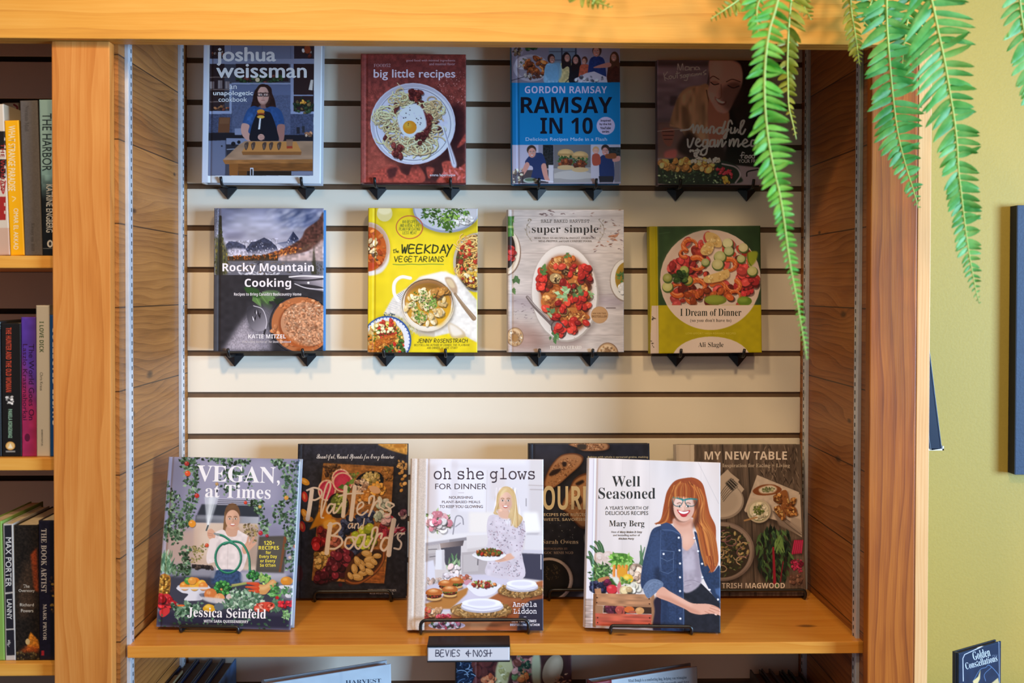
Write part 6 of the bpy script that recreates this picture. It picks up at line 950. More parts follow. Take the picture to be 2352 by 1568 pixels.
# the woman: hair behind, denim, skin, face
c.p('96451f', '890,235 960,236 1020,280 1050,380 1080,520 1125,620 1130,740 1148,860 1140,930 1085,1000 1040,900 1000,700 960,560 800,560 780,600 700,590 645,610 690,560 715,440 740,340 800,260', 1, 0, 1)
hair = ('6a2c14', 'b05c28', 'c87838', '8a3c1a', 'd88c48', '7a3416', 'a8501f')
c.p('241c2c', '650,1190 860,1140 870,1480 640,1470 640,1300', 1, 3, 1); c.p('1f1f27', '865,1140 1010,1075 1165,1230 1168,1475 865,1475', 1, 0); c.n(.14, 20, '865,1140 1010,1075 1165,1230 1168,1475 865,1475')
c.p('a89aa4', '860,760 960,740 1000,900 1005,1080 870,1145 855,900', 1, 2, 1); c.n(.06, 20, '860,760 960,740 1005,1080 870,1145'); c.p('c4b8c2', '870,860 940,860 960,960 880,980', .6, 20, 1); c.pen('8a7c88', 5, [880, 1060, 940, 1050, 1000, 1070], [880, 1100, 930, 1085]); c.p('847682', '960,780 1000,900 1000,1060 970,1000', .5, 12, 1)
c.p('d9a38c', '790,560 940,560 945,660 960,740 900,815 850,770 840,690 800,640', 1, 2, 1); c.p('b87860', '800,570 930,570 920,600 860,620 810,600', .7, 10, 1); c.p('e8b8a0', '850,700 920,680 930,750 880,780', .6, 16, 1)
c.p('2c3a58', '760,600 690,615 620,650 585,760 545,920 528,1060 545,1120 600,1060 660,1080 690,1200 700,1470 865,1470 870,1140 858,860 850,700 800,640', 1, 0, 1); c.n(.14, 10, '760,600 620,650 528,1060 700,1200 700,1470 865,1470 850,700'); c.p('3a4c70', '640,680 700,680 690,900 560,1040 590,800', .5, 24, 1); c.p('1c2438', '640,980 680,960 690,1180 660,1090', .7, 10, 1); c.p('1e2840', '700,1180 740,1200 740,1470 700,1470', .6, 10)
c.p('26344f', '955,665 1000,720 1090,980 1160,940 1168,1215 1120,1190 1060,1100 1010,980 985,800', 1, 1, 1); c.n(.12, 10, '955,665 1090,980 1168,940 1168,1215 1010,980'); c.p('4a6490', '1120,1120 1165,1110 1165,1190 1130,1160', .8, 3)
c.l('6a7c9c', [858, 700, 862, 860, 868, 1140, 868, 1470], 4, .6); c.l('1c2438', [815, 690, 818, 900, 818, 1470], 4, .7); c.l('56688c', [690, 650, 685, 800, 680, 980], 4, .6); c.p('324264', '690,600 760,600 850,690 780,665 715,660', 1, 0, 1); c.l('6a7c9c', [700, 650, 780, 655, 848, 690], 4, .7); c.l('6a7c9c', [690, 812, 795, 824, 790, 880, 740, 900, 686, 872, 690, 812], 4, .7, 0); c.l('6a7c9c', [686, 872, 690, 980, 745, 1000, 788, 976, 790, 890], 4, .6, 0); c.l('6a7c9c', [970, 690, 1020, 800, 1060, 920], 4, .6)
for x, y in ((832, 712), (838, 813), (842, 918), (842, 1028), (842, 1138), (845, 1358), (711, 842), (956, 715), (986, 820), (1018, 920), (1020, 1028), (1078, 1128), (1145, 1205)): c.e('1a2238', x + 2, y + 3, 10, 10, 0, .6); c.e('eeeaf0', x, y, 8.5)
c.p('66748f', '548,1110 590,1055 650,1042 705,1070 700,1110 640,1160 590,1195 560,1160', 1, 0, 1); c.n(.1, 8, '548,1110 650,1042 705,1070 590,1195'); c.l('8a98b4', [560, 1140, 620, 1070, 690, 1075], 4, .6)
c.p('d9a088', '700,1105 760,1140 850,1190 940,1235 1060,1240 1130,1260 1168,1290 1168,1335 1140,1325 1080,1318 1000,1325 930,1310 880,1280 760,1225 650,1175', 1, 0, 1); c.p('b87860', '660,1175 760,1222 880,1278 930,1308 1000,1322 990,1300 880,1250 760,1190', .5, 8, 1); c.p('ecbca6', '740,1140 850,1195 940,1245 920,1255 820,1205', .6, 10, 1); c.pen('b07058', 4, [1080, 1272, 1130, 1290, 1165, 1305], [1070, 1290, 1110, 1308, 1138, 1328], [1090, 1256, 1140, 1268, 1168, 1290], [1040, 1300, 1080, 1318]); c.e('e8c0b0', 1126, 1324, 12, 6, 30)
c.e('4a2416', 860, 480, 84, 110, 0, .9, 4); face(c, 872, 470, 84, 112, 'e2b09a', '6a3018', 'a82028'); c.p('e2b09a', '800,540 840,590 880,600 920,570 905,560 840,556', .5, 6, 1); c.e('f0c4ae', 866, 468, 14, 40, 0, .6, 6)
c.p('b02028', '818,488 850,500 880,500 922,494 905,524 870,536 838,524', 1, 0, 1); c.p('fbf2ee', '830,496 870,506 912,500 898,516 868,522 842,514', 1, 0, 1); c.p('c0303a', '838,522 870,530 905,520 890,536 858,538', 1, 1, 1)
for q in ('775,388 862,404 858,440 838,460 805,458 786,436', '880,408 972,404 968,440 945,460 905,458 886,440'): c.p('e8d0c8', q, .35, 1, 1); p = PT(q); c.l('2c5a5c', np.vstack([p, p[:1]]), 6)
c.l('2f7f7c', [774, 390, 820, 396, 862, 408], 13); c.l('2f7f7c', [880, 410, 920, 402, 974, 406], 13); c.l('2f7f7c', [860, 416, 872, 410, 884, 416], 8)
c.p('8f401f', '755,420 770,330 820,270 900,240 970,270 1010,340 1005,420 985,400 960,380 920,395 870,385 820,385 780,385 768,400', 1, 1, 1)
for i in range(80):
    x = 770 + c.rs.rand() * 225; c.l(hair[c.rs.randint(7)], [880 + (x - 880) * .45, 262 + c.rs.rand() * 30, x * .97 + 26, 325, x, 392 - abs(x - 880) * .02 + c.rs.rand() * 8], 5, .55)
for i in range(150):
    a_ = c.rs.rand(); x0 = 985 + a_ * 45; c.l(hair[c.rs.randint(7)], [950 + a_ * 60, 290 + a_ * 40, x0 + 10, 420, x0 + 20 - 60 * c.rs.rand(), 560, 980 + a_ * 130, 680, 1010 + a_ * 130, 800 + 40 * c.rs.rand(), 1040 + a_ * 100, 900 + 40 * c.rs.rand()], 6, .55)
for i in range(46):
    a_ = c.rs.rand(); c.l(hair[c.rs.randint(7)], [800 - a_ * 30, 290 + a_ * 40, 752 + a_ * 20, 420, 755 - 30 * a_, 520, 740 - a_ * 60, 580, 700 - a_ * 60, 600], 6, .55)
for i in range(14): a_ = c.rs.rand(); c.l(hair[c.rs.randint(7)], [1040 + 60 * a_, 860, 1060 + 50 * a_, 930, 1100 - 30 * a_, 990], 7, .8, 1, 2)
c.p('4a2012', '950,420 985,420 1000,560 960,640 940,600 975,520', .75, 10, 1); c.p('4a2012', '770,420 782,440 790,540 770,590 760,500', .7, 8, 1); c.p('c8823c', '1020,480 1050,500 1100,680 1080,800 1040,700', .35, 22, 1)
k = '2a2c2c'
c.t('Well', 298, 220, 524, 304, k, 's', -.008); c.t('Seasoned', 190, 312, 646, 402, k, 's', -.008); c.t("A YEAR'S WORTH OF", 244, 460, 592, 488, k, 'r', .014); c.t('DELICIOUS RECIPES', 248, 500, 588, 530, k, 'r', .014); c.t('Mary Berg', 276, 574, 558, 636, k, 's', -.004); c.t('Host of', 294, 658, 356, 674, '4a4848', 'r', .014); c.t('Mary Makes It Easy', 362, 658, 540, 680, '3a3838', 'i'); c.t('and bestselling author of', 308, 684, 522, 704, '4a4848', 'r', .014); c.t('Kitchen Party', 352, 712, 476, 732, '3a3838', 'i')
B.finish('dcd2d8', 'b8aeb0', (.06,))
# ------------------------------------------------------------------ left bay: novels with their spines out
class Novel:
    """book standing spine-out.  px columns of the spine at top and bottom, Y of the spine, depth of the book"""
    def __init__(s, label, xt, xb, yt, yb, Y, depth, base, org, scale, side='333333', group='novels in the left bay', pages='paper', m='ink', res=1.2, gain=(1, 1, 1), seed=1, zb=None):
        a, b = P(xb[0], yb, Y), P(xb[1], yb, Y)
        if zb is not None: a[2] = b[2] = zb
        t0, t1 = P(xt[0], yt, Y), P(xt[1], yt, Y)
        s.w = b[0] - a[0]; lean = math.atan2((t0[0] + t1[0] - a[0] - b[0]) / 2, t0[2] - a[2]); s.h = (t0[2] - a[2]) / math.cos(lean); s.d = depth; s.side = side; s.pages = pages; s.m = m
        ax = np.array([math.cos(lean), 0, -math.sin(lean)]); au = np.array([math.sin(lean), 0, math.cos(lean)])
        if lean < 0: a[2] += 0.0
        s.ob = empty('novel', mat=Matrix(((ax[0], 0, au[0], a[0]), (0, 1, 0, a[1]), (ax[2], 0, au[2], a[2]), (0, 0, 0, 1))), label=label, cat='book', group=group)
        s.quad = [proj(a + au * s.h), proj(a + au * s.h + ax * s.w), proj(a + ax * s.w), proj(a)]
        s.cv = Cover(org, scale, s.quad, res, base=base, gain=gain, seed=seed)
    def vt(s, txt, x0, y0, x1, y1, col, f='r', off=0.):
        cx, cy, w, h = (x0 + x1) / 2, (y0 + y1) / 2, y1 - y0, x1 - x0
        s.cv.t(txt, cx - w / 2, cy - h / 2, cx + w / 2, cy + h / 2, col, f, off, 90)
    def finish(s):
        w, h, d = s.w, s.h, s.d; e = min(.0022, w * .12)
        printed_face('spine', s.cv, w, h, s.ob, e, None, s.m)
        MB().box((0, e + .0001, 0), (e, d, h)).box((w - e, e + .0001, 0), (w, d, h)).build('cover', mat('novel_cover', s.side, .45), s.ob)
        MB().box((e + .0001, e + .0001, .0005), (w - e - .0001, d - .002, h - .0015)).build('pages', M[s.pages], s.ob)
YN = -.322; Z1, Z2, Z3 = [z + .0003 for z in LS]
o1, k1 = (0, 80), 2.8
n = Novel('cream novel with red and black block lettering at the left edge of the upper shelf', (-34, 6), (-20, 22.5), 240, 587, YN, .13, 'c9b8a4', o1, k1, 'b8a890', zb=Z1, seed=41)
c = n.cv
for y, cc in ((620, '1c1816'), (800, '1c1816'), (1040, '9a2420')): c.r(cc, -40, y, 36, y + 150 if y > 900 else y + 120); c.r('c9b8a4', 26, y + 40, 34, y + 60); c.r('c9b8a4', 26, y + 90, 34, y + 110)
c.l('a8302c', [0, 940, 20, 1020, 34, 940], 8); c.r('b8866c', -40, 1240, 60, 1420, .6); n.vt('THE WOMAN', 4, 700, 30, 1000, '8a2824', 'b'); n.finish()
n = Novel('cream book with a red scroll pattern pushed back behind the yellow novel', (4, 43), (14, 52), 236, 570, -.185, .13, 'b8a88a', o1, k1, 'a09070', zb=Z1, seed=42)
c = n.cv; c.pen('7a201c', 12, [20, 540, 40, 500, 90, 520, 110, 470, 90, 450]); c.pen('7a201c', 9, [60, 540, 80, 490, 100, 500], [50, 600, 90, 640, 60, 700]); n.finish()
n = Novel('yellow novel What Strange Paradise leaning on the upper shelf of the left bay', (8.5, 43.5), (24, 56), 277, 584, YN, .125, 'eba60c', o1, k1, 'c8921c', zb=Z1, seed=43)
n.vt('WHAT STRANGE PARADISE', 54, 584, 98, 1004, 'e8d8b0', 'r', .01); n.vt('OMAR EL AKKAD', 88, 1116, 118, 1380, 'e8d8b0', 'r', .01); n.cv.l('e8d8b0', [78, 1040, 100, 1050, 82, 1070], 4); n.finish()
n = Novel('plain charcoal grey hardback beside the yellow novel', (43.5, 87.5), (57, 97), 231, 587, YN, .15, '5c5654', o1, k1, '4a4645', zb=Z1, m='ink_matte', seed=44)
n.cv.n(.05, 6); n.vt('Norman Mail', 160, 455, 186, 620, '48423f', 's'); n.vt('Essay on Bill', 196, 1210, 222, 1390, '48423f', 's'); n.finish()
n = Novel('pale teal novel The Harbor with a dark lower half, against the left post', (88.5, 128), (98, 135), 229, 587, YN, .14, '8fb3b8', o1, k1, '20262c', zb=Z1, seed=45)
c = n.cv; c.g('7ea6ae', '11161c', '240,860 360,860 360,1440 240,1440', (300, 900), (300, 1060)); c.n(.15, 20, '240,900 360,900 360,1440 240,1440'); c.e('d8d4cc', 322, 1342, 18, 24); c.e('2c2c30', 322, 1342, 9, 14); c.l('a8aeb0', [275, 1372, 345, 1372], 2)
n.vt('THE HARBOR', 272, 505, 332, 876, '1e2c34', 'r', .016); n.vt('KATRINE ENGBERG', 298, 962, 340, 1270, 'd0d0cc', 'r', .016); n.finish()
o2, k2 = (0, 640), 3.267
n = Novel('dark book at the left picture edge, beside the black Hunter paperback', (-34, .5), (-30, 3), 738, 1050, YN, .13, '24262a', o2, k2, '202226', zb=Z2, seed=46); n.cv.sc(10, '5a6a6c', '-30,330 0,330 0,400 -30,400', (6, 12)); n.finish()
n = Novel('black paperback The Hunter and the Old Woman with red lettering', (2, 47), (5, 49.5), 742, 1049, YN, .13, '1a1716', o2, k2, '171514', zb=Z2, seed=47)
c = n.cv; n.vt('THE HUNTER AND THE OLD WOMAN', 44, 366, 86, 850, 'b8442c', 'b'); n.vt('PAMELA KORGEMAGI', 62, 978, 92, 1194, '8aa88c', 'b'); c.sc(26, 'a8a098 6a6460 d8d0c8', (72, 910, 26, 34), (5, 13)); c.e('c8924a', 78, 1252, 35, 32); c.e('d8b070', 78, 1252, 28, 26); c.p('e8d8b8', '60,1270 78,1232 96,1270'); c.r('8a8680', 44, 1288, 114, 1300); n.finish()
n = Novel('purple and magenta novel The World Goes On', (47.5, 82), (50.5, 83.5), 728, 1049, YN, .13, '6c3a86', o2, k2, '7a2a5a', zb=Z2, seed=48)
c = n.cv; c.g('a02a58', '56389a', '130,270 300,270 300,1350 130,1350', (165, 800), (265, 760)); c.n(.08, 40); n.vt('The World Goes On', 216, 490, 256, 1060, '2a1434', 'r', .01); n.vt('Laszlo Krasznahorkai', 172, 490, 206, 1060, '3a1030', 'r', .01); c.e('4a1430', 205, 1190, 20, 30, 0, .8); n.finish()
n = Novel('tall off-white paperback I Love Dick with green title', (82.5, 113), (84.5, 114.5), 701, 1050, YN, .135, 'c6bfb2', o2, k2, 'b8b0a2', zb=Z2, m='ink_matte', seed=49)
n.vt('I LOVE DICK', 296, 320, 328, 552, '3c5a34', 'b'); n.vt('Chris Kraus', 300, 702, 322, 838, '4a4844'); n.vt('SEMIOTEXT(E)', 306, 1130, 322, 1254, '5a5650', 'b'); n.finish()
n = Novel('blue paperback half hidden by the left post, beside the off-white one', (113.8, 145), (115.2, 146), 723, 1051, YN, .13, '1c4f8c', o2, k2, '1c4a80', zb=Z2, seed=50); n.vt('COLLECTED ESSAYS', 394, 360, 440, 1100, 'e8e4dc', 'b'); n.finish()
o3, k3 = (0, 1080), 3.213
n = Novel('lime green paperback cut by the left picture edge on the lowest shelf', (-30, 4.5), (-22, 10.5), 1197, 1518, YN, .14, '7ea04a', o3, k3, '86a850', pages='paper_tan', zb=Z3, seed=51); n.finish()
n = Novel('dark slim paperback Lanny by Max Porter with white ruled border', (5.5, 30), (12, 35.5), 1203, 1517, YN, .125, 'b8b0a8', o3, k3, 'c8c0b4', pages='paper_tan', zb=Z3, seed=52)
c = n.cv; c.p('24222a', '32,408 84,404 92,895 40,900'); c.p('24222a', '40,914 92,906 100,1165 46,1168'); c.p('24222a', '46,1178 102,1174 108,1362 50,1364'); c.l('24222a', [22, 385, 40, 1395], 6, 1, 0); n.vt('MAX PORTER', 42, 494, 84, 858, 'd8d4d0', 'r', .014); n.vt('LANNY', 52, 950, 88, 1098, 'd8d4d0', 'r', .014); c.sc(14, 'a8a4a0', (72, 1275, 14, 30), (3, 7)); n.finish()
n = Novel('wide dark paperback The Overstory with orange flame shapes', (31, 88.5), (36, 90.5), 1206, 1515.5, YN, .13, '211b17', o3, k3, '1a1614', pages='paper_tan', zb=Z3, seed=53)
c = n.cv; c.n(.3, 12); c.p('8a3a1c', '225,620 270,570 282,900 250,880 235,740', 1, 5); c.p('5a4230', '130,900 190,660 230,700 260,1020 150,1100', .6, 24); c.p('c87a24', '205,1250 225,1190 280,1250 290,1310 200,1330', 1, 4); c.p('a84a1c', '140,1340 200,1290 285,1300 280,1345', .8, 10); c.n(.25, 8); c.e('d0b078', 204, 1262, 16, 22); c.sc(30, '5a4a2c 3c3420', '130,1340 290,1340 290,1395 130,1395', (5, 12))
for tx, x0, y0, x1, y1 in (('The', 172, 842, 218, 866), ('Overstory', 138, 876, 256, 902), ('Richard', 148, 980, 250, 1002), ('Powers', 156, 1022, 246, 1046)): c.t(tx, x0, y0, x1, y1, 'd0c8bc', 'r', .012)
n.finish()
n = Novel('navy paperback The Book Artist beside the left post', (88.8, 124.5), (91, 128), 1195, 1513.5, YN, .13, '1c1a30', o3, k3, '191728', pages='paper_tan', zb=Z3, seed=54)
c = n.cv; c.n(.15, 16); c.p('141420', '368,370 402,370 405,1395 372,1395', .8, 4); c.sc(16, '5a2a1c 8a6a2c 3a2c28', '368,780 400,780 400,1060 372,1060', (6, 14)); c.r('a82838', 306, 1328, 326, 1364); n.vt('THE BOOK ARTIST', 304, 430, 344, 900, 'c8c4c8', 's', -.004); n.vt('MARK PRYOR', 318, 986, 344, 1252, 'c8c4c8', 's', -.004); n.finish()

# ------------------------------------------------------------------ section sign clipped to the shelf edge
sx0, sx1 = P(981.5, 1490, -.323)[0], P(1171.5, 1490, -.323)[0]; zt = ZS + .0012
sg = empty('shelf_sign', ((sx0 + sx1) / 2, -.318, ZS), label='black clip-on shelf sign with a handwritten white card under the middle front book', cat='sign'); sw = (sx1 - sx0) / 2
yb_ = -.2835 + .318
MB().box((-sw, -.0065, .0002), (sw, yb_, .0016), bev=.0005).box((-sw, -.0065, -.0236), (sw, -.0052, .0016)).box((-sw, -.0092, -.0236), (sw, -.0052, -.0222)).box((-sw, -.0085, -.0012), (sw, -.0052, .0016)).build('holder', M['black'], sg)
ch = .0206; q0 = P(0, 0, 0); base_ = np.array([sg.location[0] - sw + .0006, sg.location[1] - .0072, ZS - .022])
qd = [proj(base_ + [0, 0, ch]), proj(base_ + [2 * sw - .0012, 0, ch]), proj(base_ + [2 * sw - .0012, 0, 0]), proj(base_)]
cc = Cover((780, 1400), 4.356, qd, 2.0, base='cfcdd4', seed=60)
xx = 962
for ch_, w_ in (('B', 46), ('E', 44), ('V', 46), ('I', 18), ('E', 40), ('S', 40)): cc.hw(ch_, xx, 404, xx + w_ - 8, 464, '1c1a34', 8, 0, .04, .06); xx += w_ + 3
cc.pen('1c1a34', 7.5, [1314, 436, 1262, 436], [1290, 402, 1290, 470], [1290, 412, 1266, 436, 1290, 462]); xx = 1338
for ch_, w_ in (('N', 50), ('O', 46), ('S', 38)): cc.hw(ch_, xx, 404, xx + w_ - 8, 466, '1c1a34', 8, 0, .03, .06); xx += w_ + 2
cc.pen('1c1a34', 8, [1476, 402, 1474, 466], [1508, 400, 1506, 466], [1470, 436, 1524, 432])
card = printed_face('card', cc, 2 * sw - .0012, ch, sg, .0006, None, 'ink_matte'); card.location = (-sw + .0006, -.0072, -.022); card['label'] = 'white card reading bevies and nosh'

# ------------------------------------------------------------------ lower shelf, only the tops of its books are in view
ZL = .585
shelf('display_shelf', 'lower pine shelf under the display shelf, carrying the half-seen books', -XW + .002, XW - .002, -.3157, -.0005, ZL, M['shelf'])
x0 = P(424, 1512, -.02)[0]; zt = P(480, 1513, -.02)[2]; wd = (P(543, 1512, -.02)[0] - x0) / 4
def upright(x, w, y0, y1, z0, z1, cov, pg, label, group, art=None):
    e = empty('hardback_book', (x, y0, z0), label=label, cat='book', group=group); T = .003; h = z1 - z0; d = y1 - y0; cm = mat('cloth_cover', cov, .4)
    MB().box((0, 0, 0), (T, d, h), bev=.0008).build('cover_board', cm, e); MB().box((w - T, 0, 0), (w, d, h), bev=.0008).build('cover_board', art or cm, e)
    MB().box((T + .0001, -.001, 0), (w - T - .0001, T, h), bev=.0008).build('spine', cm, e); MB().box((T + .0001, T + .0001, .004), (w - T - .0001, d - .006, h - .006)).build('pages', pg, e)
    return e
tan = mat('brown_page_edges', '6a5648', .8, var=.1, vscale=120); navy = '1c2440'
streak = mat('blue_white_jacket', '3a6aa0', .4, var=.75, vscale=26)
for i, lb in enumerate(('first navy hardback from the left wall on the lower shelf', 'second navy hardback from the left wall on the lower shelf', 'third navy hardback from the left wall on the lower shelf', 'navy hardback with a blue and white jacket side on the lower shelf')):
    upright(x0 + i * wd, wd - .0006, -.215, -.018, ZL, zt, navy, tan, lb, 'navy hardbacks on the lower shelf', streak if i == 3 else None)
upright(P(396, 1550, -.12)[0] - .014, .020, -.20, -.08, ZL, P(390, 1549, -.10)[2], '8a7656', M['paper_tan'], 'small tan book between the left wall and the navy hardbacks', None)
x0 = P(1722, 1540, -.02)[0]; zt = P(1780, 1541, -.03)[2]
for i, (w, cl, dz, lb) in enumerate(((.020, '2a2220', .000, 'dark brown book, leftmost of the dim row at the lower right'), (.017, '4a3a38', .003, 'second dim book from the left at the lower right'), (.018, '332c30', .0, 'third dim book from the left at the lower right'), (.015, '26302c', .004, 'greenish black book, fourth in the dim row at the lower right'), (.019, '3a2c24', .001, 'dark book nearest the right wall on the lower shelf'))):
    upright(x0, w - .0005, -.20, -.02 - i * .004, ZL, zt + dz, cl, tan, lb, 'dim books at the lower right'); x0 += w
# face-out books below
def lower(label, BL, BR, top, Y, dY, thick, lean, fn, spine, back, hinge, org, scale, **k):
    BL, BR = rest(BL[0], Y, ZL + .004), rest(BR[0], Y + dY, ZL + .004)
    B = Book('cookbook', label, 'book', BL, BR, top, Y, lean, thick, dY=dY); c = B.cover(org, scale, **k); fn(c); B.finish(spine, back, hinge)
    return B
def f1(c):
    c.n(.02, 60); c.r('aab6c2', 0, 600, 30, 1900, .4, 6); c.t('HARVEST', 60, 696, 416, 736, '26344a', 's', -.01, -3)
lower('pale blue cookbook lettered Harvest, tilted on the lower shelf', (612, 1965), (905, 1905), 1547, -.215, .085, .026, 4, f1, 'a4b0bc', '9aa4ae', (.05,), (780, 1400), 4.356, base='bcc6ce', seed=61, res=.8)
def f2(c):
    c.n(.2, 50); c.p('152338', '1140,400 1362,400 1362,1900 1140,1900'); c.st(60, '5a7aa0 8aa8c8 2c4468', '1150,420 1350,420 1350,1000 1150,1000', (30, 80), 7, .6)
    c.sc(40, '5a2c2c 4a2224 6a3430', '1362,450 1560,450 1560,760 1362,760', (30, 70), .6, .15, .4, .1); c.p('c8c490', '1580,540 1620,480 1700,470 1740,590 1700,640 1690,700 1660,780 1570,780 1560,640', 1, 3, 1); c.sc(12, 'e0dcb0 a8a468', '1590,540 1700,500 1680,740 1580,740', (16, 34), .6, .1, .1, .3)
    c.sc(50, 'a8706a d09890 6a3a30 c88a5c 5a7a4c', '1760,480 1920,480 1900,780 1740,780', (18, 44), .7); c.lv(30, '2c4a3c 1c3428 4a6a4c', (1850, 600, 60, 120), (30, 60)); c.sc(12, 'c8603c e08a5c', (1500, 700, 60, 40), (24, 44)); c.sc(10, 'd08a4c c87038', (1840, 690, 40, 40), (20, 40))
    c.p('b8bc98', '1930,470 2000,450 2010,780 1950,780 1920,640', 1, 3, 1); c.e('3a2418', 2130, 610, 110, 180, 20, .7, 10); c.e('a8967c', 2130, 600, 92, 160, 22); c.e('cfc0a4', 2150, 570, 50, 100, 22, .8, 14); c.lv(20, 'a87c5c d0a884', '2180,660 2310,640 2310,780 2150,780', (30, 60), .2, .2)
lower('dark cookbook with garlic and pale leaves, behind the section sign on the lower shelf', (1046, 1860), (1314, 1860), 1487, -.10, 0, .028, 5, f2, '141e30', '201820', (.18,), (780, 1400), 4.356, base='4a2a2c', seed=62, res=.8)
def f3(c):
    c.p('8f3a40', '180,440 355,440 355,1900 180,1900'); c.n(.03, 60); c.t('Mind Dough is a comforting hug, helping you reimagine', 480, 522, 932, 552, '3c4652', 's', -.006, -3.5); c.t('home cooking with warmth and love', 560, 556, 950, 578, '3c4652', 's', -.006, -3.5)
lower('pale grey-blue book with a red spine band, tilted on the lower shelf right of centre', (1369, 1960), (1612, 1915), 1549, -.20, .07, .024, 4, f3, '8a3a40', '84888c', (.16,), (1300, 1400), 3.36, base='c0c4c8', seed=63, res=.8)

# ------------------------------------------------------------------ right of the bookcase
cx0 = P(2334.5, 780, .035)[0]; cz1, cz0 = P(2335, 471, .035)[2], P(2335, 1090, .035)[2]
cv_ = empty('wall_canvas', (cx0, .06, (cz0 + cz1) / 2), label='dark blue canvas on the green wall, cut by the right picture edge', cat='picture'); hh = (cz1 - cz0) / 2
MB().box((0, -.025, -hh), (.6, -.0005, hh), bev=.001).build('canvas', mat('navy_canvas_paint', '2a405f', .6, bump=.2, vscale=300, var=.12), cv_)
MB().box((-.0012, -.0246, -hh + .0005), (0, -.0005, hh - .0005)).build('side_wrap', mat('black_edge', '131722', .7), cv_)
tb = empty('display_table', (.98, -.2, 0), label='small wooden table beside the end of the bookcase', cat='table'); TZ = .735
MB().box((-.2, -.2, TZ - .02), (.25, .2, TZ), bev=.002).build('table_top', M['shelf'], tb)
for sx in (-.18, .23):
    for sy in (-.18, .18): MB().box((sx - .018, sy - .018, 0), (sx + .018, sy + .018, TZ - .0205)).build('leg', M['post'], tb)
B = Book('boxed_cards', 'navy box lettered Golden Constellations at the lower right, in front of the green wall', 'box', rest(2202, -.30, TZ + .0005), rest(2299, -.248, TZ + .0005), 1486, -.30, .4, .012, dY=.052)
c = B.cover((1880, 760), 1.941, base='1c2c46', seed=64, res=1.6)
c.n(.08, 20); c.l('c8ccd4', [646, 1560, 644, 1460, 652, 1442, 700, 1420, 800, 1376], 3.5, 1, 0); c.l('9aa4b4', [804, 1376, 808, 1700], 3, .9, 0); c.pen('5a7aa4', 2.4, [690, 1560, 720, 1510, 745, 1500, 762, 1490, 800, 1530, 806, 1560], [745, 1560, 740, 1530, 770, 1500], [650, 1660, 700, 1600, 780, 1620]); c.p('d8c088', '688,1560 712,1540 722,1508 720,1550 706,1580 696,1600', 1, 1); c.p('d8c088', '770,1570 800,1545 806,1575 780,1600', .9, 1)
c.t('Golden', 686, 1420, 764, 1458, 'c8d0d8', 's', -.016, -15, .1); c.t('Constellations', 652, 1460, 798, 1490, 'c8d0d8', 's', -.016, -15, .1)
for i in range(3): c.l('c8d0d8', [775 + i * 8, 1450 + i * 2, 779 + i * 8, 1444], 2, .6, 0)
B.finish('16243a', '16243a', ())
# book leaning out of a rack on the end of the case
a = P(2164, 1030, -.16)
rk = empty('display_rack', (XE, -.13, a[2] + .0034), label='white book rack on the outer end of the bookcase', cat='rack')
bx = a[0] - XE + .003
MB().box((.0005, -.03, -.03), (.003, .11, .12)).box((.0005, -.03, -.0065), (bx, -.023, -.0035)).box((.0005, .1, -.0065), (bx, .104, -.0035)).box((bx - .0025, -.03, -.0065), (bx, .104, .001)).build('bracket', mat('white_rack', 'dcdcda', .5), rk)
tl = math.atan2(P(2164, 1030, -.16)[0] - P(2139, 830, -.16)[0], P(2139, 830, -.16)[2] - P(2164, 1030, -.16)[2])
lb_ = empty('hardback_book', mat=Matrix.Translation(Vector(a)) @ Matrix.Rotation(-tl, 4, 'Y'), label='dark blue book leaning out from the outer end of the bookcase', cat='book')
jm = mat('deep_blue_jacket', '10203a', .35, var=.25, vscale=9)
MB().box((-.003, 0, 0), (0, .19, .26), bev=.0006).build('front_cover', jm, lb_); MB().box((-.022, 0, 0), (-.019, .19, .26), bev=.0006).build('back_cover', jm, lb_)
MB().box((-.0188, .004, .001), (-.0032, .187, .257)).build('pages', M['paper'], lb_); MB().box((-.0188, 0, 0), (-.0032, .0035, .26)).build('spine', jm, lb_)
# ------------------------------------------------------------------ Boston fern on top of the case, fronds hanging over the beam
def leaf_mat(name, c0, c1, tr=.35):
    m = bpy.data.materials.new(name); m.use_nodes = True; nt = m.node_tree; b = nt.nodes['Principled BSDF']; o = nt.nodes['Material Output']
    tc = nt.nodes.new('ShaderNodeTexCoord'); no = nt.nodes.new('ShaderNodeTexNoise'); no.inputs['Scale'].default_value = 38; no.inputs['Detail'].default_value = 4
    rp = nt.nodes.new('ShaderNodeValToRGB'); rp.color_ramp.elements[0].position = .35; rp.color_ramp.elements[1].position = .68; rp.color_ramp.elements[0].color = (*lin(c0), 1); rp.color_ramp.elements[1].color = (*lin(c1), 1)
    nt.links.new(tc.outputs['Object'], no.inputs['Vector']); nt.links.new(no.outputs['Fac'], rp.inputs[0]); nt.links.new(rp.outputs[0], b.inputs['Base Color']); b.inputs['Roughness'].default_value = .45
    t = nt.nodes.new('ShaderNodeBsdfTranslucent'); nt.links.new(rp.outputs[0], t.inputs['Color']); mx = nt.nodes.new('ShaderNodeMixShader'); mx.inputs[0].default_value = tr
    nt.links.new(b.outputs[0], mx.inputs[1]); nt.links.new(t.outputs[0], mx.inputs[2]); nt.links.new(mx.outputs[0], o.inputs['Surface']); return m
LM = {'bright': leaf_mat('leaf_bright_green', '52b23a', '86dc62', .45), 'cool': leaf_mat('leaf_cool_green', '429c44', '78c870', .42), 'pale': leaf_mat('leaf_pale_green', '56b05a', '9ade94', .45), 'olive': leaf_mat('leaf_olive', '7c8c28', 'b4b848', .4), 'dark': leaf_mat('leaf_deep_green', '3c7e34', '62a84e', .4)}
stem_m = mat('leaf_stem', 'a9c46a', .5)
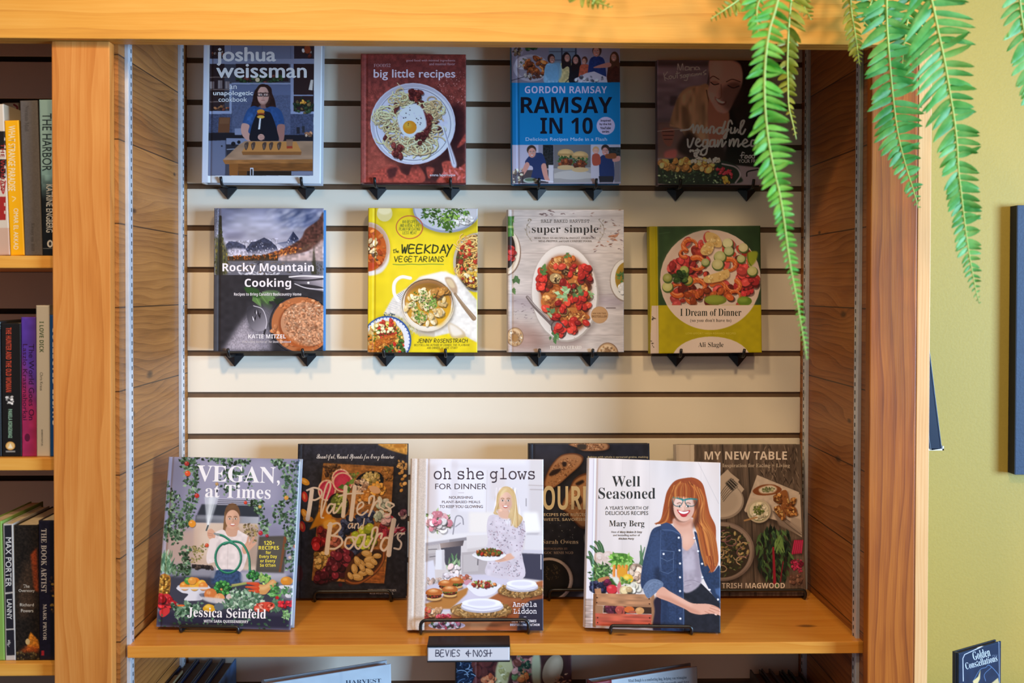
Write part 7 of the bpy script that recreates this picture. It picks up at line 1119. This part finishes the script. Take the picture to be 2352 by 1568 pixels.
PX, PY = .50, -.16; PZ = ZB + .15
fern = empty('potted_fern', (PX, PY, PZ), label='green fern on top of the bookcase with long fronds hanging over the beam', cat='plant')
prof = [(.075, 0), (.085, .004), (.112, .12), (.122, .122), (.122, .142), (.112, .142), (.108, .125), (.02, .118)]; mb = MB(); nn = 28
vs = [(r * math.cos(2 * math.pi * k / nn), r * math.sin(2 * math.pi * k / nn), z) for r, z in prof for k in range(nn)]
mb.add(vs, [(i * nn + k, i * nn + (k + 1) % nn, (i + 1) * nn + (k + 1) % nn, (i + 1) * nn + k) for i in range(len(prof) - 1) for k in range(nn)] + [tuple(range(nn))[::-1], tuple((len(prof) - 1) * nn + k for k in range(nn))])
mb.build('pot', mat('terracotta', 'a85c3c', .8, bump=.1, vscale=60), fern, True)
RF = np.random.RandomState(5)
def frond(path, lens, Y, kind, step=17, droop=(24, 12), sides=(1, 1), wid=.36, flip=.25, tip=2.6):
    """path: picture points of the midrib at depth Y; lens: (t, left px, right px) along it"""
    p = spline(PT(path), False, 8); seg = np.r_[0, np.cumsum(np.hypot(*np.diff(p, axis=0).T))]; L = seg[-1]; T = np.array(lens, float)
    W = lambda q, y: P(q[0], q[1], y)
    YY = lambda s_: Y + .02 * math.sin(3 * s_ / L) - .012 * s_ / L
    at = lambda s_: np.array([np.interp(s_, seg, p[:, 0]), np.interp(s_, seg, p[:, 1])])
    o = np.array([PX, PY, PZ]); mb = MB(); s_ = 3.; i = 0
    while s_ < L - 2:
        c0 = at(s_); tg = at(min(L, s_ + 4)) - at(max(0, s_ - 4)); tg /= np.linalg.norm(tg); u = s_ / L
        for sd in (-1, 1):
            if RF.rand() > sides[(sd + 1) // 2]: continue
            ln = np.interp(u, T[:, 0], T[:, 1 if sd < 0 else 2]) * (.86 + .24 * RF.rand()); th = math.radians(droop[(sd + 1) // 2] + RF.randn() * 6)
            nrm = np.array([-tg[1], tg[0]]) * -sd if False else np.array([tg[1], -tg[0]]) * sd
            d = nrm * math.cos(th) + tg * math.sin(th); q = np.array([-d[1], d[0]]); w = min(ln * wid, step * .74) * .5 * (.9 + .2 * RF.rand())
            base = c0 + tg * (sd * step * .22); y0 = YY(s_); tw = RF.randn() * flip; cv = RF.randn() * .10 - .16; n = 9; vs = []
            for k in range(n):
                v = k / (n - 1); ww = w * (min(1, .55 + 2.2 * v) * max(0, 1 - v ** tip) ** .62 + .02) * (1 + .06 * (k % 2)); ctr = base + d * ln * v + tg * ln * .16 * v * v * (1 if th >= 0 else -1); dep = cv * ln * v * v / 1500
                for e in (-1, 0, 1):
                    pt = ctr + q * ww * e; vs.append(W(pt, y0 + dep - (.0012 if e == 0 else 0) + tw * ww * e / 1500) - o)
            mb.add(vs, [(k * 3 + j, k * 3 + j + 1, k * 3 + j + 4, k * 3 + j + 3) for k in range(n - 1) for j in (0, 1)])
        s_ += step * (1 - .42 * u) * (.92 + .16 * RF.rand()); i += 1
    pt0 = W(at(0), YY(0)) - o; m0 = [np.array([pt0[0] * .08, pt0[1] * .08, .12]), np.array([pt0[0] * .3, pt0[1] * .3, .24]), pt0 * .648 + np.array([0, 0, .198]), pt0]
    ar = spline(np.array(m0), False, 9)
    for k in range(5, len(ar) - 1):                  # leaflets on the arching part above the picture
        t3 = ar[k + 1] - ar[k]; t3 /= np.linalg.norm(t3) + 1e-9; sd3 = np.cross(t3, [0, 0, 1.]) + 1e-6; sd3 /= np.linalg.norm(sd3); l3 = .02 + .022 * k / len(ar)
        for sg_ in (-1, 1):
            b3 = ar[k]; e3 = b3 + sd3 * sg_ * l3 + t3 * .012 - [0, 0, .012]; m3 = b3 * .5 + e3 * .5 + [0, 0, .003]
            mb.add([b3, m3 + t3 * .006, e3, m3 - t3 * .006], [(0, 1, 2, 3)])
    f = mb.build('frond', LM[kind], fern, True)
    pts = [W(at(x), YY(x)) - o - [0, .0015, 0] for x in np.linspace(0, L, 26)]
    top = pts[0]; mid = [top * .72 + np.array([0, 0, .12 + .10]) * .9 * (1 - .0), np.array([top[0] * .3, top[1] * .3, .24]), np.array([top[0] * .08, top[1] * .08, .12])]
    arch = spline(np.array(mid[::-1] + [top]), False, 6)
    MB().tube(list(arch) + pts[1:], [.0016] * len(arch) + list(np.linspace(.0016, .0006, len(pts) - 1)), 6).build('stem', stem_m, f, True)
frond('1792,-40 1784,10 1766,70 1757,140 1755,210 1759,280 1767,340 1778,395 1790,445 1800,505 1807,560 1816,620 1828,680 1838,740 1847,790 1852,826', [(0, 46, 36), (.2, 40, 48), (.4, 46, 58), (.46, 44, 52), (.52, 40, 34), (.6, 30, 26), (.7, 18, 22), (.8, 10, 18), (.92, 8, 14), (1, 4, 6)], -.66, 'bright', 19.5, (26, 10), (1, 1), .5, .35, 1.7)
frond('1818,-20 1811,60 1808,130 1809,200 1811,245 1818,275 1824,300 1828,320', [(0, 40, 50), (.3, 30, 34), (.6, 24, 24), (.8, 12, 14), (1, 4, 4)], -.54, 'olive', 20, (20, 30), (.5, .95), .5, .5)
frond('2035,-40 2036,50 2040,110 2045,170 2052,240 2060,300 2071,350 2085,400 2098,440 2108,478', [(0, 66, 62), (.35, 62, 64), (.55, 62, 66), (.68, 58, 52), (.78, 34, 34), (.88, 26, 26), (1, 6, 6)], -.50, 'cool', 21, (20, 5), (1, 1), .36)
frond('2128,-40 2143,20 2155,80 2168,140 2180,210 2190,270 2197,330 2200,390 2205,430 2212,490 2221,560 2231,620 2241,670 2248,697', [(0, 90, 86), (.2, 96, 80), (.35, 84, 56), (.45, 60, 52), (.55, 48, 54), (.65, 42, 46), (.78, 32, 34), (.9, 22, 22), (1, 5, 5)], -.57, 'cool', 21, (32, 6), (1, 1), .38)
frond('2338,-30 2344,30 2352,80 2362,150 2374,220 2390,300', [(0, 50, 40), (.4, 48, 44), (.7, 40, 40), (1, 12, 12)], -.55, 'pale', 20, (30, 10), (1, 1), .4)
frond('1950,-30 1955,30 1962,70 1968,110 1973,148', [(0, 20, 20), (.5, 30, 22), (.8, 24, 16), (1, 5, 5)], -.46, 'olive', 17, (36, 30), (1, 1), .42)
frond('2095,-40 2088,20 2080,70 2074,120 2070,165', [(0, 66, 60), (.5, 62, 60), (.8, 40, 40), (1, 10, 10)], -.44, 'dark', 20, (18, 14), (1, 1), .4)
frond('2010,-40 2002,0 1990,30 1982,60', [(0, 50, 60), (.6, 40, 50), (1, 8, 8)], -.45, 'dark', 19, (20, 20), (1, 1), .4)
frond('1762,-40 1740,10 1738,45 1742,85', [(0, 44, 20), (.5, 40, 16), (1, 10, 8)], -.60, 'bright', 19, (34, 20), (1, .7), .42)
frond('1740,-50 1705,-8 1668,20 1632,44', [(0, 30, 34), (.5, 26, 30), (1, 5, 5)], -.56, 'olive', 17, (10, 10), (1, 1), .42)
frond('1830,-40 1838,-5 1850,25 1862,46', [(0, 30, 30), (.6, 22, 22), (1, 4, 4)], -.52, 'olive', 17, (24, 24), (1, 1), .42)
frond('1300,-34 1335,-14 1372,6 1405,18', [(0, 34, 30), (.5, 26, 24), (1, 5, 5)], -.60, 'olive', 17, (10, 20), (1, 1), .44)
frond('1385,-40 1372,-14 1360,10', [(0, 34, 30), (.6, 22, 20), (1, 5, 5)], -.60, 'olive', 15, (10, 20), (1, 1), .44)
# far fronds, the crown above the picture
for q in range(12):
    a = q * .55 + .2
bpy.context.view_layer.update()
